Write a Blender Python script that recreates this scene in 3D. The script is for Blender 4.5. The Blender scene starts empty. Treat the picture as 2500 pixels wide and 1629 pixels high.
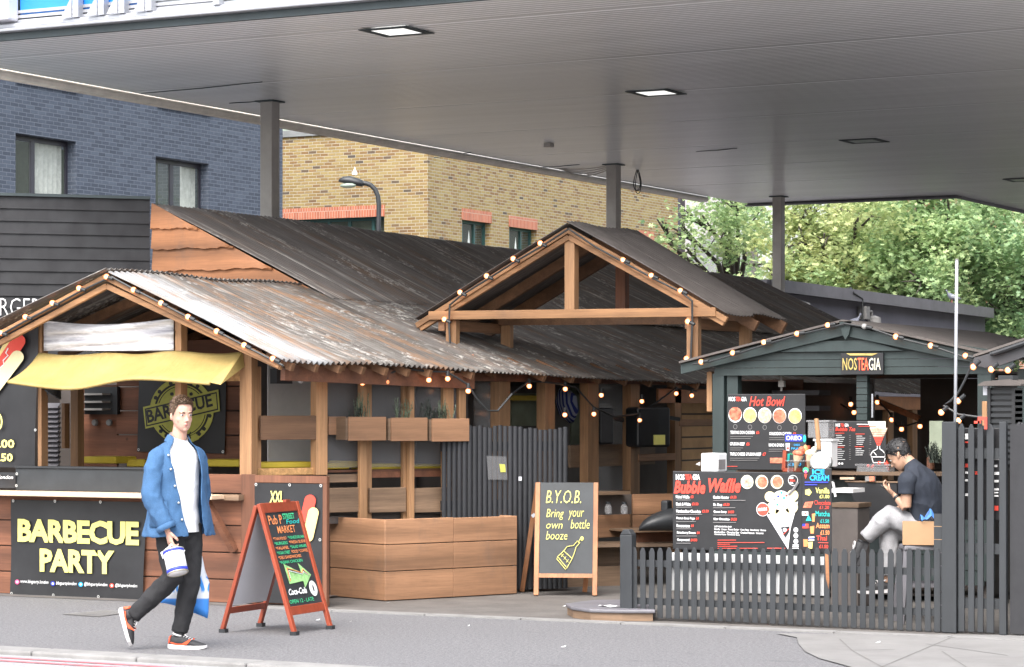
import bpy, bmesh, math, random
from mathutils import Vector, Matrix
R = math.radians
random.seed(7)
SC = bpy.context.scene
COL = SC.collection
# ---------------------------------------------------------------- camera
FPX, HOR, CAMZ, ANG = 6300.0, 1000.0, 1.726, R(28)
cd = bpy.data.cameras.new('camera'); cam = bpy.data.objects.new('camera', cd); COL.objects.link(cam)
cam.location = (0, 0, CAMZ); cam.rotation_euler = (R(90), 0, ANG)
cd.sensor_width = 36; cd.lens = FPX / 2500 * 36; cd.shift_y = (HOR - 814.5) / 2500
cd.clip_end = 600; cd.clip_start = .1
SC.camera = cam
# ---------------------------------------------------------------- sky, sun, exposure (bright overcast day)
SUN_EL, SUN_AZ = 55, 172
w = bpy.data.worlds.new('World'); SC.world = w; w.use_nodes = True
wn = w.node_tree.nodes; wl = w.node_tree.links
sky = wn.new('ShaderNodeTexSky'); sky.sky_type = 'NISHITA'; sky.sun_disc = False
sky.sun_elevation = R(SUN_EL); sky.sun_rotation = R(SUN_AZ); sky.dust_density = 4; sky.air_density = 1.2
hs = wn.new('ShaderNodeHueSaturation'); hs.inputs['Saturation'].default_value = .38
bgn = wn['Background']; bgn.inputs[1].default_value = .15
wl.new(sky.outputs[0], hs.inputs['Color']); wl.new(hs.outputs[0], bgn.inputs[0])
sl = bpy.data.lights.new('sun', 'SUN'); sl.energy = .9; sl.angle = R(55); sl.color = (1, .96, .9)
so = bpy.data.objects.new('sun', sl); COL.objects.link(so)
sd = Vector((math.sin(R(SUN_AZ)) * math.cos(R(SUN_EL)), math.cos(R(SUN_AZ)) * math.cos(R(SUN_EL)), math.sin(R(SUN_EL))))
so.rotation_euler = sd.to_track_quat('Z', 'Y').to_euler(); so.location = (0, 0, 30)
SC.view_settings.view_transform = 'Standard'; SC.view_settings.look = 'None'
SC.view_settings.exposure = 1.8; SC.view_settings.gamma = 1
SC.cycles.max_bounces = 8; SC.cycles.diffuse_bounces = 5; SC.cycles.transparent_max_bounces = 12
SC.cycles.sample_clamp_indirect = 4; SC.cycles.use_denoising = True
# ---------------------------------------------------------------- measuring helpers: world x runs along the stall fronts, y away from the street
CA, SA = math.cos(ANG), math.sin(ANG)
def ray(px, py):
    a = (px - 1250) / FPX
    return Vector((a * CA - SA, a * SA + CA, (HOR - py) / FPX))
def at_t(px, py, t): d = ray(px, py); return Vector((0, 0, CAMZ)) + d * (t / d.y)
def at_s(px, py, s): d = ray(px, py); return Vector((0, 0, CAMZ)) + d * (s / d.x)
def at_z(px, py, z=0.0): d = ray(px, py); return Vector((0, 0, CAMZ)) + d * ((z - CAMZ) / d.z)
def at_d(px, py, D): return Vector((0, 0, CAMZ)) + ray(px, py) * D
def rect(x0, y0, x1, y1, t):                       # picture rectangle -> s0, s1, z0, z1 on the plane y = t
    a, b = at_t(x0, (y0 + y1) / 2, t), at_t(x1, (y0 + y1) / 2, t)
    m = (x0 + x1) / 2
    return a.x, b.x, at_t(m, y1, t).z, at_t(m, y0, t).z
# ---------------------------------------------------------------- mesh builder
class MB:
    def __init__(s): s.v = []; s.f = []; s.m = []; s.mi = 0
    def add(s, vs, fs):
        o = len(s.v); s.v += [tuple(v) for v in vs]
        for f in fs: s.f.append([i + o for i in f]); s.m.append(s.mi)
        return s
    def box(s, x0, x1, y0, y1, z0, z1):
        x0, x1 = min(x0, x1), max(x0, x1); y0, y1 = min(y0, y1), max(y0, y1); z0, z1 = min(z0, z1), max(z0, z1)
        v = [(x0,y0,z0),(x1,y0,z0),(x1,y1,z0),(x0,y1,z0),(x0,y0,z1),(x1,y0,z1),(x1,y1,z1),(x0,y1,z1)]
        return s.add(v, [(3,2,1,0),(4,5,6,7),(0,1,5,4),(1,2,6,5),(2,3,7,6),(3,0,4,7)])
    def beam(s, p, q, w, h, up=(0, 0, 1)):         # bar p->q, w across, h along up
        p, q = Vector(p), Vector(q); d = (q - p).normalized(); u = Vector(up)
        x = d.cross(u)
        if x.length < 1e-4: x = d.cross(Vector((0, 1, 0)))
        x.normalize(); u = x.cross(d).normalized(); x = x * w / 2; u = u * h / 2
        v = [p-x-u, p+x-u, p+x+u, p-x+u, q-x-u, q+x-u, q+x+u, q-x+u]
        return s.add(v, [(0,1,2,3),(7,6,5,4),(1,0,4,5),(2,1,5,6),(3,2,6,7),(0,3,7,4)])
    def tube(s, pts, r, n=8, caps=True):
        pts = [Vector(p) for p in pts]; rs = r if isinstance(r, (list, tuple)) else [r] * len(pts)
        vs = []; fs = []; prev = None
        for i, p in enumerate(pts):
            d = (pts[min(i+1, len(pts)-1)] - pts[max(i-1, 0)])
            d = d.normalized() if d.length > 1e-9 else Vector((0,0,1))
            if prev is None:
                a = d.cross(Vector((0,0,1)))
                if a.length < 1e-3: a = d.cross(Vector((0,1,0)))
                a.normalize()
            else:
                a = (prev - d * prev.dot(d))
                if a.length < 1e-5: a = d.orthogonal()
                a.normalize()
            prev = a; b = d.cross(a)
            for k in range(n):
                th = 2*math.pi*k/n; vs.append(p + (a*math.cos(th) + b*math.sin(th)) * rs[i])
        for i in range(len(pts)-1):
            for k in range(n):
                k2 = (k+1) % n; fs.append((i*n+k, i*n+k2, (i+1)*n+k2, (i+1)*n+k))
        if caps: fs.append(tuple(range(n-1, -1, -1))); fs.append(tuple(range((len(pts)-1)*n, len(pts)*n)))
        return s.add(vs, fs)
    def loft(s, rings, caps=True, closed=True):    # rings of equal length lists of points
        n = len(rings[0]); vs = [p for r in rings for p in r]; fs = []
        for i in range(len(rings)-1):
            for k in range(n if closed else n-1):
                k2 = (k+1) % n; fs.append((i*n+k, i*n+k2, (i+1)*n+k2, (i+1)*n+k))
        if caps and closed: fs.append(tuple(range(n-1, -1, -1))); fs.append(tuple(range((len(rings)-1)*n, len(rings)*n)))
        return s.add(vs, fs)
    def lathe(s, prof, c=(0,0,0), n=20, axis=(0,0,1)):
        q = Vector((0,0,1)).rotation_difference(Vector(axis).normalized()); c = Vector(c)
        rings = [[c + q @ Vector((r*math.cos(2*math.pi*k/n), r*math.sin(2*math.pi*k/n), z)) for k in range(n)] for r, z in prof]
        return s.loft(rings)
    def ball(s, c, r, n=10, m=7):
        rx, ry, rz = r if isinstance(r, (tuple, list)) else (r, r, r); c = Vector(c)
        rings = []
        for i in range(m+1):
            ph = math.pi*(i+.02)/(m+.04) - math.pi/2
            rings.append([c + Vector((rx*math.cos(ph)*math.cos(2*math.pi*k/n), ry*math.cos(ph)*math.sin(2*math.pi*k/n), rz*math.sin(ph))) for k in range(n)])
        return s.loft(rings)
    def prism(s, poly, d):                          # polygon of 3-D points pushed by vector d
        d = Vector(d); P = [Vector(p) for p in poly]; n = len(P)
        return s.add(P + [p + d for p in P], [tuple(range(n-1,-1,-1)), tuple(range(n, 2*n))] + [(i, (i+1)%n, n+(i+1)%n, n+i) for i in range(n)])
    def quad(s, a, b, c, d): return s.add([a,b,c,d], [(0,1,2,3)])
    def grid(s, fn, nu, nv):
        vs = [fn(i/nu, j/nv) for j in range(nv+1) for i in range(nu+1)]
        return s.add(vs, [(j*(nu+1)+i, j*(nu+1)+i+1, (j+1)*(nu+1)+i+1, (j+1)*(nu+1)+i) for j in range(nv) for i in range(nu)])
    def text(s, st, o, ux, uy, w=None, h=None, shear=0, bold=0, ext=0, space=1.0, wave=None):
        vs, fs = glyphs(st, shear, bold, space)
        if not vs: return s
        x0 = min(v[0] for v in vs); x1 = max(v[0] for v in vs); y0 = min(v[1] for v in vs); y1 = max(v[1] for v in vs)
        ky = h / (y1 - y0); kx = (w / (x1 - x0)) if w else ky
        o, ux, uy = Vector(o), Vector(ux).normalized(), Vector(uy).normalized(); nn = ux.cross(uy)
        P = [o + ux*((x-x0)*kx) + uy*((y-y0)*ky) + nn*ext for x, y in vs]
        return s.add(P, fs)
    def pieces(s, name, mat, parent=None):         # one object for each loose piece
        par = list(range(len(s.v)))
        def fd(i):
            while par[i] != i: par[i] = par[par[i]]; i = par[i]
            return i
        for f in s.f:
            for i in f[1:]: par[fd(i)] = fd(f[0])
        grp = {}
        for f in s.f: grp.setdefault(fd(f[0]), []).append(f)
        out = []
        for fs in grp.values():
            ids = sorted({i for f in fs for i in f}); mp = {k: j for j, k in enumerate(ids)}
            out.append(MB().add([s.v[i] for i in ids], [[mp[i] for i in f] for f in fs]).build(name, mat, parent))
        return out
    def build(s, name, mat, parent=None, smooth=False, local=False, mod=None):
        me = bpy.data.meshes.new(name)
        off = Vector((0,0,0))
        if parent is not None and not local:
            r = parent
            while r is not None: off += r.location; r = r.parent
        me.from_pydata([tuple(Vector(v) - off) for v in s.v], [], s.f)
        mats = mat if isinstance(mat, (list, tuple)) else [mat]
        for m in mats: me.materials.append(m)
        if len(mats) > 1: me.polygons.foreach_set('material_index', s.m)
        me.validate(); me.update()
        if smooth: me.polygons.foreach_set('use_smooth', [True]*len(me.polygons))
        o = bpy.data.objects.new(name, me); COL.objects.link(o)
        if parent is not None: o.parent = parent
        return o
_gl = {}
def glyphs(st, shear, bold, space):
    k = (st, shear, bold, space)
    if k in _gl: return _gl[k]
    c = bpy.data.curves.new('lettering', 'FONT'); c.body = st; c.shear = shear; c.offset = bold; c.space_character = space
    c.resolution_u = 2; c.fill_mode = 'FRONT'
    o = bpy.data.objects.new('lettering', c); COL.objects.link(o)
    dg = bpy.context.evaluated_depsgraph_get(); me = bpy.data.meshes.new_from_object(o.evaluated_get(dg))
    vs = [(v.co.x, v.co.y) for v in me.vertices]; fs = [tuple(p.vertices) for p in me.polygons]
    bpy.data.objects.remove(o); bpy.data.curves.remove(c); bpy.data.meshes.remove(me)
    _gl[k] = (vs, fs); return _gl[k]
def bev(o, wd=.006, seg=2, angle=35):
    m = o.modifiers.new('bevel', 'BEVEL'); m.width = wd; m.segments = seg; m.limit_method = 'ANGLE'; m.angle_limit = R(angle); return o
def sub(o, n=1):
    m = o.modifiers.new('subdiv', 'SUBSURF'); m.levels = n; m.render_levels = n; return o
def solid(o, th, off=0):
    m = o.modifiers.new('solid', 'SOLIDIFY'); m.thickness = th; m.offset = off; return o
def tag(o, label, cat, group=None, kind=None):
    if label: o['label'] = label
    if cat: o['category'] = cat
    if group: o['group'] = group
    if kind: o['kind'] = kind
    return o
def thing(name, label, cat, loc, group=None, rz=0):
    o = bpy.data.objects.new(name, None); COL.objects.link(o); o.empty_display_size = .2
    o.location = loc; o.rotation_euler = (0, 0, rz)
    return tag(o, label, cat, group)
def struct(name, mb, mat): return tag(mb.build(name, mat), None, None, None, 'structure')
# ---------------------------------------------------------------- materials
class N:
    def __init__(s, name):
        s.m = bpy.data.materials.new(name); s.m.use_nodes = True; s.t = s.m.node_tree; s.b = s.t.nodes['Principled BSDF']
    def n(s, ty, **kw):
        x = s.t.nodes.new('ShaderNode' + ty)
        for k, v in kw.items():
            if hasattr(x, k): setattr(x, k, v)
            else: x.inputs[k.replace('_', ' ')].default_value = v
        return x
    def l(s, a, b): s.t.links.new(a, b)
    def coord(s, scale=(1,1,1), rot=(0,0,0), kind='Object'):
        c = s.n('TexCoord'); m = s.n('Mapping'); m.inputs['Scale'].default_value = scale; m.inputs['Rotation'].default_value = rot
        s.l(c.outputs[kind], m.inputs[0]); return m.outputs[0]
    def noise(s, vec, scale, detail=4, rough=.55):
        x = s.n('TexNoise'); x.inputs['Scale'].default_value = scale; x.inputs['Detail'].default_value = detail; x.inputs['Roughness'].default_value = rough
        s.l(vec, x.inputs['Vector']); return x.outputs['Fac']
    def ramp(s, fac, stops):
        r = s.n('ValToRGB'); e = r.color_ramp.elements
        while len(e) < len(stops): e.new(.5)
        for i, (p, c) in enumerate(stops): e[i].position = p; e[i].color = (*c, 1) if not isinstance(c, (int, float)) else (c, c, c, 1)
        s.l(fac, r.inputs[0]); return r.outputs[0]
    def mix(s, f, a, b, mode='MIX'):
        x = s.n('MixRGB', blend_type=mode)
        for i, v in ((0, f), (1, a), (2, b)):
            if isinstance(v, (int, float)): x.inputs[i].default_value = v if i == 0 else (v, v, v, 1)
            elif isinstance(v, tuple): x.inputs[i].default_value = (*v, 1)
            else: s.l(v, x.inputs[i])
        return x.outputs[0]
    def bump(s, h, strength=.3, dist=.01):
        x = s.n('Bump'); x.inputs['Strength'].default_value = strength; x.inputs['Distance'].default_value = dist
        s.l(h, x.inputs['Height']); s.l(x.outputs[0], s.b.inputs['Normal'])
    def fin(s, col, rough=.6, metal=0):
        if isinstance(col, tuple): s.b.inputs['Base Color'].default_value = (*col, 1)
        else: s.l(col, s.b.inputs['Base Color'])
        if isinstance(rough, (int, float)): s.b.inputs['Roughness'].default_value = rough
        else: s.l(rough, s.b.inputs['Roughness'])
        s.b.inputs['Metallic'].default_value = metal; return s.m
def sh(c, k): return tuple(min(1, x*k) for x in c)
def plain(name, col, rough=.6, metal=0, var=.18, scale=3, bump=0, bscale=60, emit=None):
    a = N(name); v = a.coord()
    c = a.mix(a.ramp(a.noise(v, scale, 6, .65), [(.3, 0.), (.7, 1.)]), sh(col, 1-var), sh(col, 1+var))
    if bump: a.bump(a.noise(v, bscale, 3), bump, .01)
    if emit: a.b.inputs['Emission Color'].default_value = (*emit[0], 1); a.b.inputs['Emission Strength'].default_value = emit[1]
    return a.fin(c, rough, metal)
def wood(name, col, axis='x', dark=.5, rough=.65, bump=.25, var=.35):
    a = N(name); k = {'x': (.6,9,9), 'y': (9,.6,9), 'z': (9,9,.6), 'h': (.8,.8,12)}[axis]; k2 = {'x': (2.5,60,60), 'y': (60,2.5,60), 'z': (60,60,2.5), 'h': (3,3,70)}[axis]
    g = a.noise(a.coord(k), 1.0, 5, .6); f = a.noise(a.coord(k2), 1.0, 4, .7)
    c = a.mix(a.ramp(g, [(.28, 0.), (.72, 1.)]), sh(col, 1-var), sh(col, 1+var))
    c = a.mix(a.ramp(f, [(.45, 0.), (.8, .75)]), c, sh(col, dark))
    c = a.mix(a.ramp(a.noise(a.coord(), 1.3, 5, .6), [(.5, 0.), (.85, .6)]), c, sh(col, dark*.8))
    vr = a.n('TexVoronoi'); vr.inputs['Scale'].default_value = 2.3; a.l(a.coord(), vr.inputs['Vector'])   # knots
    c = a.mix(a.ramp(vr.outputs['Distance'], [(.0, 1.), (.055, .0)]), c, sh(col, .25))
    oi = a.n('ObjectInfo'); mr = a.n('MapRange'); mr.inputs[3].default_value = .74; mr.inputs[4].default_value = 1.22; a.l(oi.outputs['Random'], mr.inputs[0])
    c = a.mix(1, c, mr.outputs[0], 'MULTIPLY')
    if axis != 'z': c = a.mix(1, c, a.ramp(a.noise(a.coord((.12,.12,4.4)), 1.0, 1, .3), [(.36, .68), (.62, 1.16)]), 'MULTIPLY')
    c = a.mix(a.ramp(a.noise(a.coord((2.2,2.2,1.1)), 1.0, 6, .7), [(.58, 0.), (.8, .45)]), c, (.10,.085,.075))
    a.bump(f, bump, .004); return a.fin(c, rough)
def paint(name, col, rough=.5, var=.25, spots=0.0, spot=(.3,.3,.3)):
    a = N(name); v = a.coord()
    c = a.mix(a.ramp(a.noise(a.coord((6,6,1)), 1.2, 6, .65), [(.3, 0.), (.75, 1.)]), sh(col, 1-var), sh(col, 1+var))
    if spots: c = a.mix(a.ramp(a.noise(v, 14, 5, .7), [(.72, 0.), (.8, spots)]), c, spot)
    a.bump(a.noise(a.coord((60,60,6)), 1, 3), .15, .004)
    return a.fin(c, a.ramp(a.noise(v, 5), [(.3, rough*.8), (.7, min(1, rough*1.3))]))
def brick(name, stops, mortar, bw=.225, rh=.075, ms=.009, bstr=.7, mort_rough=.9):
    a = N(name); c = a.n('TexCoord'); sx = a.n('SeparateXYZ'); a.l(c.outputs['Object'], sx.inputs[0])
    ad = a.n('Math', operation='ADD'); a.l(sx.outputs[0], ad.inputs[0]); a.l(sx.outputs[1], ad.inputs[1])
    nz = a.n('TexNoise'); nz.inputs['Scale'].default_value = 1.5; a.l(c.outputs['Object'], nz.inputs['Vector'])
    cb = a.n('CombineXYZ'); a.l(ad.outputs[0], cb.inputs[0]); a.l(sx.outputs[2], cb.inputs[1])
    wob = a.n('VectorMath', operation='SCALE'); wob.inputs['Scale'].default_value = .012; a.l(nz.outputs['Color'], wob.inputs[0])
    va = a.n('VectorMath', operation='ADD'); a.l(cb.outputs[0], va.inputs[0]); a.l(wob.outputs[0], va.inputs[1])
    b = a.n('TexBrick'); b.offset = .5; a.l(va.outputs[0], b.inputs['Vector'])
    for k, x in (('Scale', 1), ('Mortar Size', ms), ('Mortar Smooth', .3), ('Bias', 0), ('Brick Width', bw), ('Row Height', rh)): b.inputs[k].default_value = x
    b.inputs['Color1'].default_value = (0,0,0,1); b.inputs['Color2'].default_value = (1,1,1,1); b.inputs['Mortar'].default_value = (.5,.5,.5,1)
    col = a.ramp(b.outputs['Color'], stops)
    nn = a.noise(a.coord(), 9, 5, .7)
    col = a.mix(.35, col, a.mix(nn, (.25,.25,.25), (1.1,1.1,1.1)), 'MULTIPLY')
    big = a.noise(a.coord(), .35, 4, .6)
    col = a.mix(a.ramp(big, [(.4, 0.), (.75, .3)]), col, sh(stops[len(stops)//2][1], .7))
    col = a.mix(b.outputs['Fac'], col, mortar)
    inv = a.n('Math', operation='SUBTRACT'); inv.inputs[0].default_value = 1; a.l(b.outputs['Fac'], inv.inputs[1])
    hh = a.n('Math', operation='ADD'); a.l(inv.outputs[0], hh.inputs[0])
    nm = a.n('Math', operation='MULTIPLY'); a.l(nn, nm.inputs[0]); nm.inputs[1].default_value = .5; a.l(nm.outputs[0], hh.inputs[1])
    a.bump(hh.outputs[0], bstr, .012); return a.fin(col, .85)
def tin(name, cols, rust, rustamt, lich, lichamt, tmix=None):   # corrugated sheet, streaked down the slope (x direction)
    a = N(name)
    st = a.noise(a.coord((.5,3.2,.5)), 1.0, 6, .65); fine = a.noise(a.coord((3,26,3)), 1.0, 4, .7)
    blot = a.noise(a.coord((1.1,1.8,1.1)), 1.0, 5, .6)
    c = a.ramp(st, [(.3, cols[0]), (.5, cols[1]), (.68, cols[2])])
    if tmix:                                                     # newer bright sheets towards the street end
        sp = a.n('SeparateXYZ'); tc = a.n('TexCoord'); a.l(tc.outputs['Object'], sp.inputs[0])
        mr = a.n('MapRange'); mr.inputs[1].default_value = tmix[0]; mr.inputs[2].default_value = tmix[1]; a.l(sp.outputs[1], mr.inputs[0])
        ad = a.n('Math', operation='ADD'); a.l(mr.outputs[0], ad.inputs[0])
        s2 = a.n('Math', operation='MULTIPLY_ADD'); a.l(st, s2.inputs[0]); s2.inputs[1].default_value = .9; s2.inputs[2].default_value = -.45; a.l(s2.outputs[0], ad.inputs[1])
        c = a.mix(a.ramp(ad.outputs[0], [(.3, 0.), (.62, 1.)]), a.mix(fine, tmix[2], sh(tmix[2], .55)), c)
    c = a.mix(a.ramp(fine, [(.5, 0.), (.75, .5)]), c, sh(cols[0], .6))
    c = a.mix(a.ramp(a.noise(a.coord((.8,4,.8)), 1.0, 6, .7), [(.56 - rustamt*.1, 0.), (.66, rustamt)]), c, a.mix(fine, rust, sh(rust, .45)))
    lm = a.n('Math', operation='MULTIPLY'); a.l(a.ramp(blot, [(.5, 0.), (.62, 1.)]), lm.inputs[0]); a.l(a.ramp(a.noise(a.coord((9,22,9)), 1.0, 4, .75), [(.52, 0.), (.6, lichamt)]), lm.inputs[1])
    c = a.mix(lm.outputs[0], c, lich)
    ln = a.ramp(a.noise(a.coord((.18,7.5,.18)), 1.0, 5, .7), [(.6, 0.), (.64, .55), (.70, 0.)]); c = a.mix(ln, c, lich)
    c = a.mix(a.ramp(a.noise(a.coord((.22,5.5,.22),(0,0,0)), 1.3, 5, .65), [(.58, 0.), (.7, rustamt*.8)]), c, sh(rust, .8))
    a.bump(fine, .15, .004)
    return a.fin(c, a.ramp(blot, [(.3, .5), (.7, .75)]), .25)
def emis(name, col, st):
    a = N(name); a.b.inputs['Emission Color'].default_value = (*col, 1); a.b.inputs['Emission Strength'].default_value = st
    return a.fin(col, .4)
def glass(name, col=(.02,.025,.03), rough=.04, alpha=1, spec=.6):
    a = N(name); a.b.inputs['Alpha'].default_value = alpha; a.b.inputs['Specular IOR Level'].default_value = spec; return a.fin(col, rough)
M = {}
a = N('soffit_paint'); c = a.mix(a.ramp(a.noise(a.coord((.25,2.5,1)), 1.0, 6, .65), [(.35, 0.), (.7, 1.)]), (.80,.80,.81), (.9,.9,.91)); c = a.mix(a.ramp(a.noise(a.coord((.6,7,1)), 1.0, 5, .75), [(.66, 0.), (.74, .35)]), c, (.52,.50,.48)); a.b.inputs['Specular IOR Level'].default_value = .9; M['steel_white'] = a.fin(c, .26)
M['silver'] = plain('silver_trim', (.40,.41,.44), .45, .35, .18, 2.5, .1, 40)
M['edge_dark'] = plain('dark_edge', (.045,.06,.065), .6)
M['blue_panel'] = plain('blue_sign_panel', (.02,.22,.75), .35, 0, .06)
M['gutter'] = plain('gutter_cream', (.82,.75,.66), .45, 0, .15, 3)
M['pillar'] = plain('pillar_paint', (.36,.335,.31), .55, 0, .22, 1.5, .1, 30)
M['light_panel'] = emis('daylight_panel', (1,1,.97), .3)
M['light_dim'] = plain('dim_lamp_glass', (.30,.36,.30), .3)
M['black_metal'] = plain('black_metal', (.025,.027,.03), .45)
M['bluebrick'] = brick('blue_painted_brick', [(0,(.058,.072,.10)),(.5,(.076,.093,.128)),(1,(.10,.122,.162))], (.15,.172,.215), .225, .075, .008, 1.0)
M['yelbrick'] = brick('yellow_stock_brick', [(0,(.10,.08,.065)),(.06,(.25,.14,.06)),(.3,(.32,.215,.08)),(.55,(.36,.26,.10)),(.8,(.40,.30,.125)),(1,(.30,.18,.08))], (.42,.385,.30), .225, .075, .008, .6)
M['redbrick'] = brick('red_brick', [(0,(.22,.09,.05)),(.5,(.36,.15,.08)),(1,(.42,.2,.11))], (.42,.36,.3))
M['lintel'] = brick('orange_soldier_brick', [(0,(.46,.14,.08)),(.5,(.55,.18,.1)),(1,(.6,.22,.13))], (.5,.35,.27), .075, .3, .008, .4)
M['blue_lintel'] = brick('blue_soldier_brick', [(0,(.065,.08,.112)),(.5,(.08,.098,.135)),(1,(.10,.12,.162))], (.2,.23,.3), .075, .3, .01, 1.0)
M['frame_dark'] = plain('dark_window_frame', (.035,.033,.045), .4)
M['frame_green'] = plain('green_window_frame', (.03,.09,.085), .45)
M['curtain'] = plain('pale_curtain', (.78,.80,.76), .8, 0, .2, 9)
M['room'] = plain('dim_room', (.24,.27,.2), .9, 0, .3, 2)  # green-grey puts the greenish window reflection into the wall colour
M['pane'] = glass('window_pane', (.17,.20,.165), .03, .34, .9)  # glass colour carries a painted-in reflection of the trees
M['white_wall'] = plain('white_render', (.8,.8,.8), .8, 0, .05)
M['coping'] = plain('grey_coping', (.22,.23,.23), .7)
M['grey_render'] = plain('mauve_grey_render', (.14,.135,.16), .75, 0, .14, 1.2, .12, 30)
M['grey_flash'] = plain('grey_flashing', (.14,.135,.15), .5)
M['clad'] = paint('black_cladding', (.021,.021,.024), .6, .25)
M['orange_wood'] = wood('orange_boards', (.43,.185,.08), 'x', .6, .6, .2, .14)
M['pine'] = wood('pine_post', (.35,.19,.092), 'z', .5)
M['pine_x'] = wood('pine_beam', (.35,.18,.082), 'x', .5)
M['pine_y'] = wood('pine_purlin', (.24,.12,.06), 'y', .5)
M['pine_pale'] = wood('pale_shelf', (.62,.46,.32), 'x', .7, .6, .1, .1)
M['redwood'] = wood('redwood_planks', (.17,.068,.036), 'x', .5)
M['redwood_z'] = wood('redwood_post', (.17,.07,.038), 'z', .5)
M['planter'] = wood('planter_boards', (.31,.165,.09), 'h', .6, .65, .25, .25)
M['weathered'] = wood('weathered_boards', (.21,.135,.085), 'h', .5)
M['osb'] = plain('osb_board', (.48,.27,.11), .8, 0, .45, 24)
M['tin_front'] = tin('galvanised_front_roof', [(.07,.06,.054),(.105,.094,.085),(.17,.16,.15)], (.31,.16,.075), .8, (.34,.33,.31), .8, (-1.05,-.1,(.37,.385,.40)))
M['tin_dark'] = tin('dark_rusty_roof', [(.12,.108,.102),(.165,.148,.138),(.25,.23,.215)], (.27,.155,.085), .5, (.5,.47,.43), .75)
M['tin_low'] = tin('grey_rusty_roof', [(.095,.086,.081),(.135,.123,.115),(.21,.197,.185)], (.28,.155,.08), .5, (.5,.48,.44), .9)
M['felt'] = plain('roof_felt', (.12,.105,.097), .85, 0, .2, 5, .4, 90)
M['vinyl'] = plain('black_vinyl', (.02,.02,.022), .42, 0, .3, 2.5, .25, 3)
M['print_yellow'] = plain('yellow_print', (.80,.74,.22), .5, 0, .04)
M['print_lime'] = plain('lime_print', (.50,.50,.10), .55, 0, .15, 8)
M['print_white'] = plain('white_print', (.85,.85,.85), .5, 0, .03)
M['print_grey'] = plain('grey_print', (.22,.21,.21), .5)
M['print_red'] = plain('red_print', (.72,.07,.045), .5, 0, .08)
M['print_cyan'] = plain('blue_print', (.02,.42,.90), .5)
M['print_blue'] = plain('deep_blue_print', (.03,.05,.5), .5)
M['print_pink'] = plain('pink_print', (.8,.1,.25), .5)
M['print_green'] = plain('green_print', (.06,.55,.25), .6)
M['print_teal'] = plain('teal_print', (.02,.45,.42), .6)
M['print_orange'] = plain('orange_print', (.85,.28,.1), .6)
M['brass'] = plain('grommet', (.6,.6,.58), .35, .6)
a = N('yellow_awning'); v = a.coord(); c = a.mix(a.ramp(a.noise(v, 1.6, 6, .7), [(.3, 0.), (.7, 1.)]), (.40,.285,.09), (.54,.41,.155)); c = a.mix(a.ramp(a.noise(a.coord((3,3,9)), 1.3, 5, .75), [(.62, 0.), (.75, .5)]), c, (.30,.22,.10))
tb = a.n('Bump'); tb.inputs['Strength'].default_value = .6; tb.inputs['Distance'].default_value = .04; a.l(a.noise(a.coord((4,1.2,1.2),(0,.25,0)), 2.2, 5, .65), tb.inputs['Height']); a.l(tb.outputs[0], a.b.inputs['Normal'])
tr = a.n('BsdfTranslucent'); a.l(c, tr.inputs[0]); mx = a.n('MixShader'); mx.inputs[0].default_value = .25; M['awning'] = a.fin(c, .6); a.l(a.b.outputs[0], mx.inputs[1]); a.l(tr.outputs[0], mx.inputs[2]); a.l(mx.outputs[0], a.t.nodes['Material Output'].inputs[0])
M['cushion'] = plain('yellow_cushion', (.56,.42,.04), .7, 0, .15)
M['kiosk_green'] = paint('dark_green_paint', (.03,.044,.043), .5, .18)
M['fence_black'] = paint('charcoal_fence_paint', (.029,.032,.036), .5, .2, .5, (.25,.25,.25))
M['black_wood'] = paint('black_slats', (.022,.023,.027), .55, .25)
M['bulb'] = N('warm_bulb_glass'); _g = M['bulb']; _g.b.inputs['Alpha'].default_value = .5; _g.b.inputs['Emission Color'].default_value = (1,.30,.11,1); _g.b.inputs['Emission Strength'].default_value = .75; M['bulb'] = _g.fin((.7,.3,.15), .3); M['glow'] = emis('bulb_filament_glow', (1,.70,.40), 2.0)
M['bulb_off'] = plain('unlit_bulb', (.35,.34,.33), .2)
M['cable'] = plain('black_cable', (.03,.032,.034), .5)
M['red_frame'] = wood('red_stained_frame', (.33,.062,.028), 'z', .6, .4, .1, .2)
M['oak_frame'] = wood('oak_stained_frame', (.36,.155,.068), 'z', .55, .5)
M['chalkboard'] = plain('chalkboard', (.028,.032,.036), .55, 0, .25, 4)
M['board_back'] = plain('white_board', (.62,.62,.66), .45, 0, .05)
M['chalk'] = plain('yellow_chalk', (.66,.62,.2), .8)
M['charcoal'] = plain('charcoal_trim', (.05,.05,.055), .6, 0, .2, 3)
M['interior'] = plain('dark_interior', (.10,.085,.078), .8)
M['grey_panel'] = plain('grey_pane', (.42,.41,.40), .35, 0, .15, 2)
# ---------------------------------------------------------------- ground
a = N('asphalt'); v = a.coord()
c = a.mix(a.ramp(a.noise(v, 38, 4, .85), [(.36, 0.), (.66, 1.)]), (.06,.059,.062), (.215,.212,.22))
c = a.mix(a.ramp(a.noise(v, 75, 2, .6), [(.60, 0.), (.70, .8)]), c, (.34,.335,.34))
c = a.mix(a.ramp(a.noise(v, .7, 6, .65), [(.35, 0.), (.7, .55)]), c, (.13,.127,.133))
c = a.mix(a.ramp(a.noise(a.coord((1,2.4,1)), 1.7, 5, .7), [(.60, 0.), (.72, .5)]), c, (.075,.073,.076))
a.bump(a.noise(v, 70, 3), .8, .01); M['asphalt'] = a.fin(c, .85)
a = N('forecourt_concrete'); v = a.coord()
c = a.mix(a.ramp(a.noise(v, 2.2, 6, .65), [(.3, 0.), (.7, 1.)]), (.085,.077,.072), (.15,.138,.128))
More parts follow.
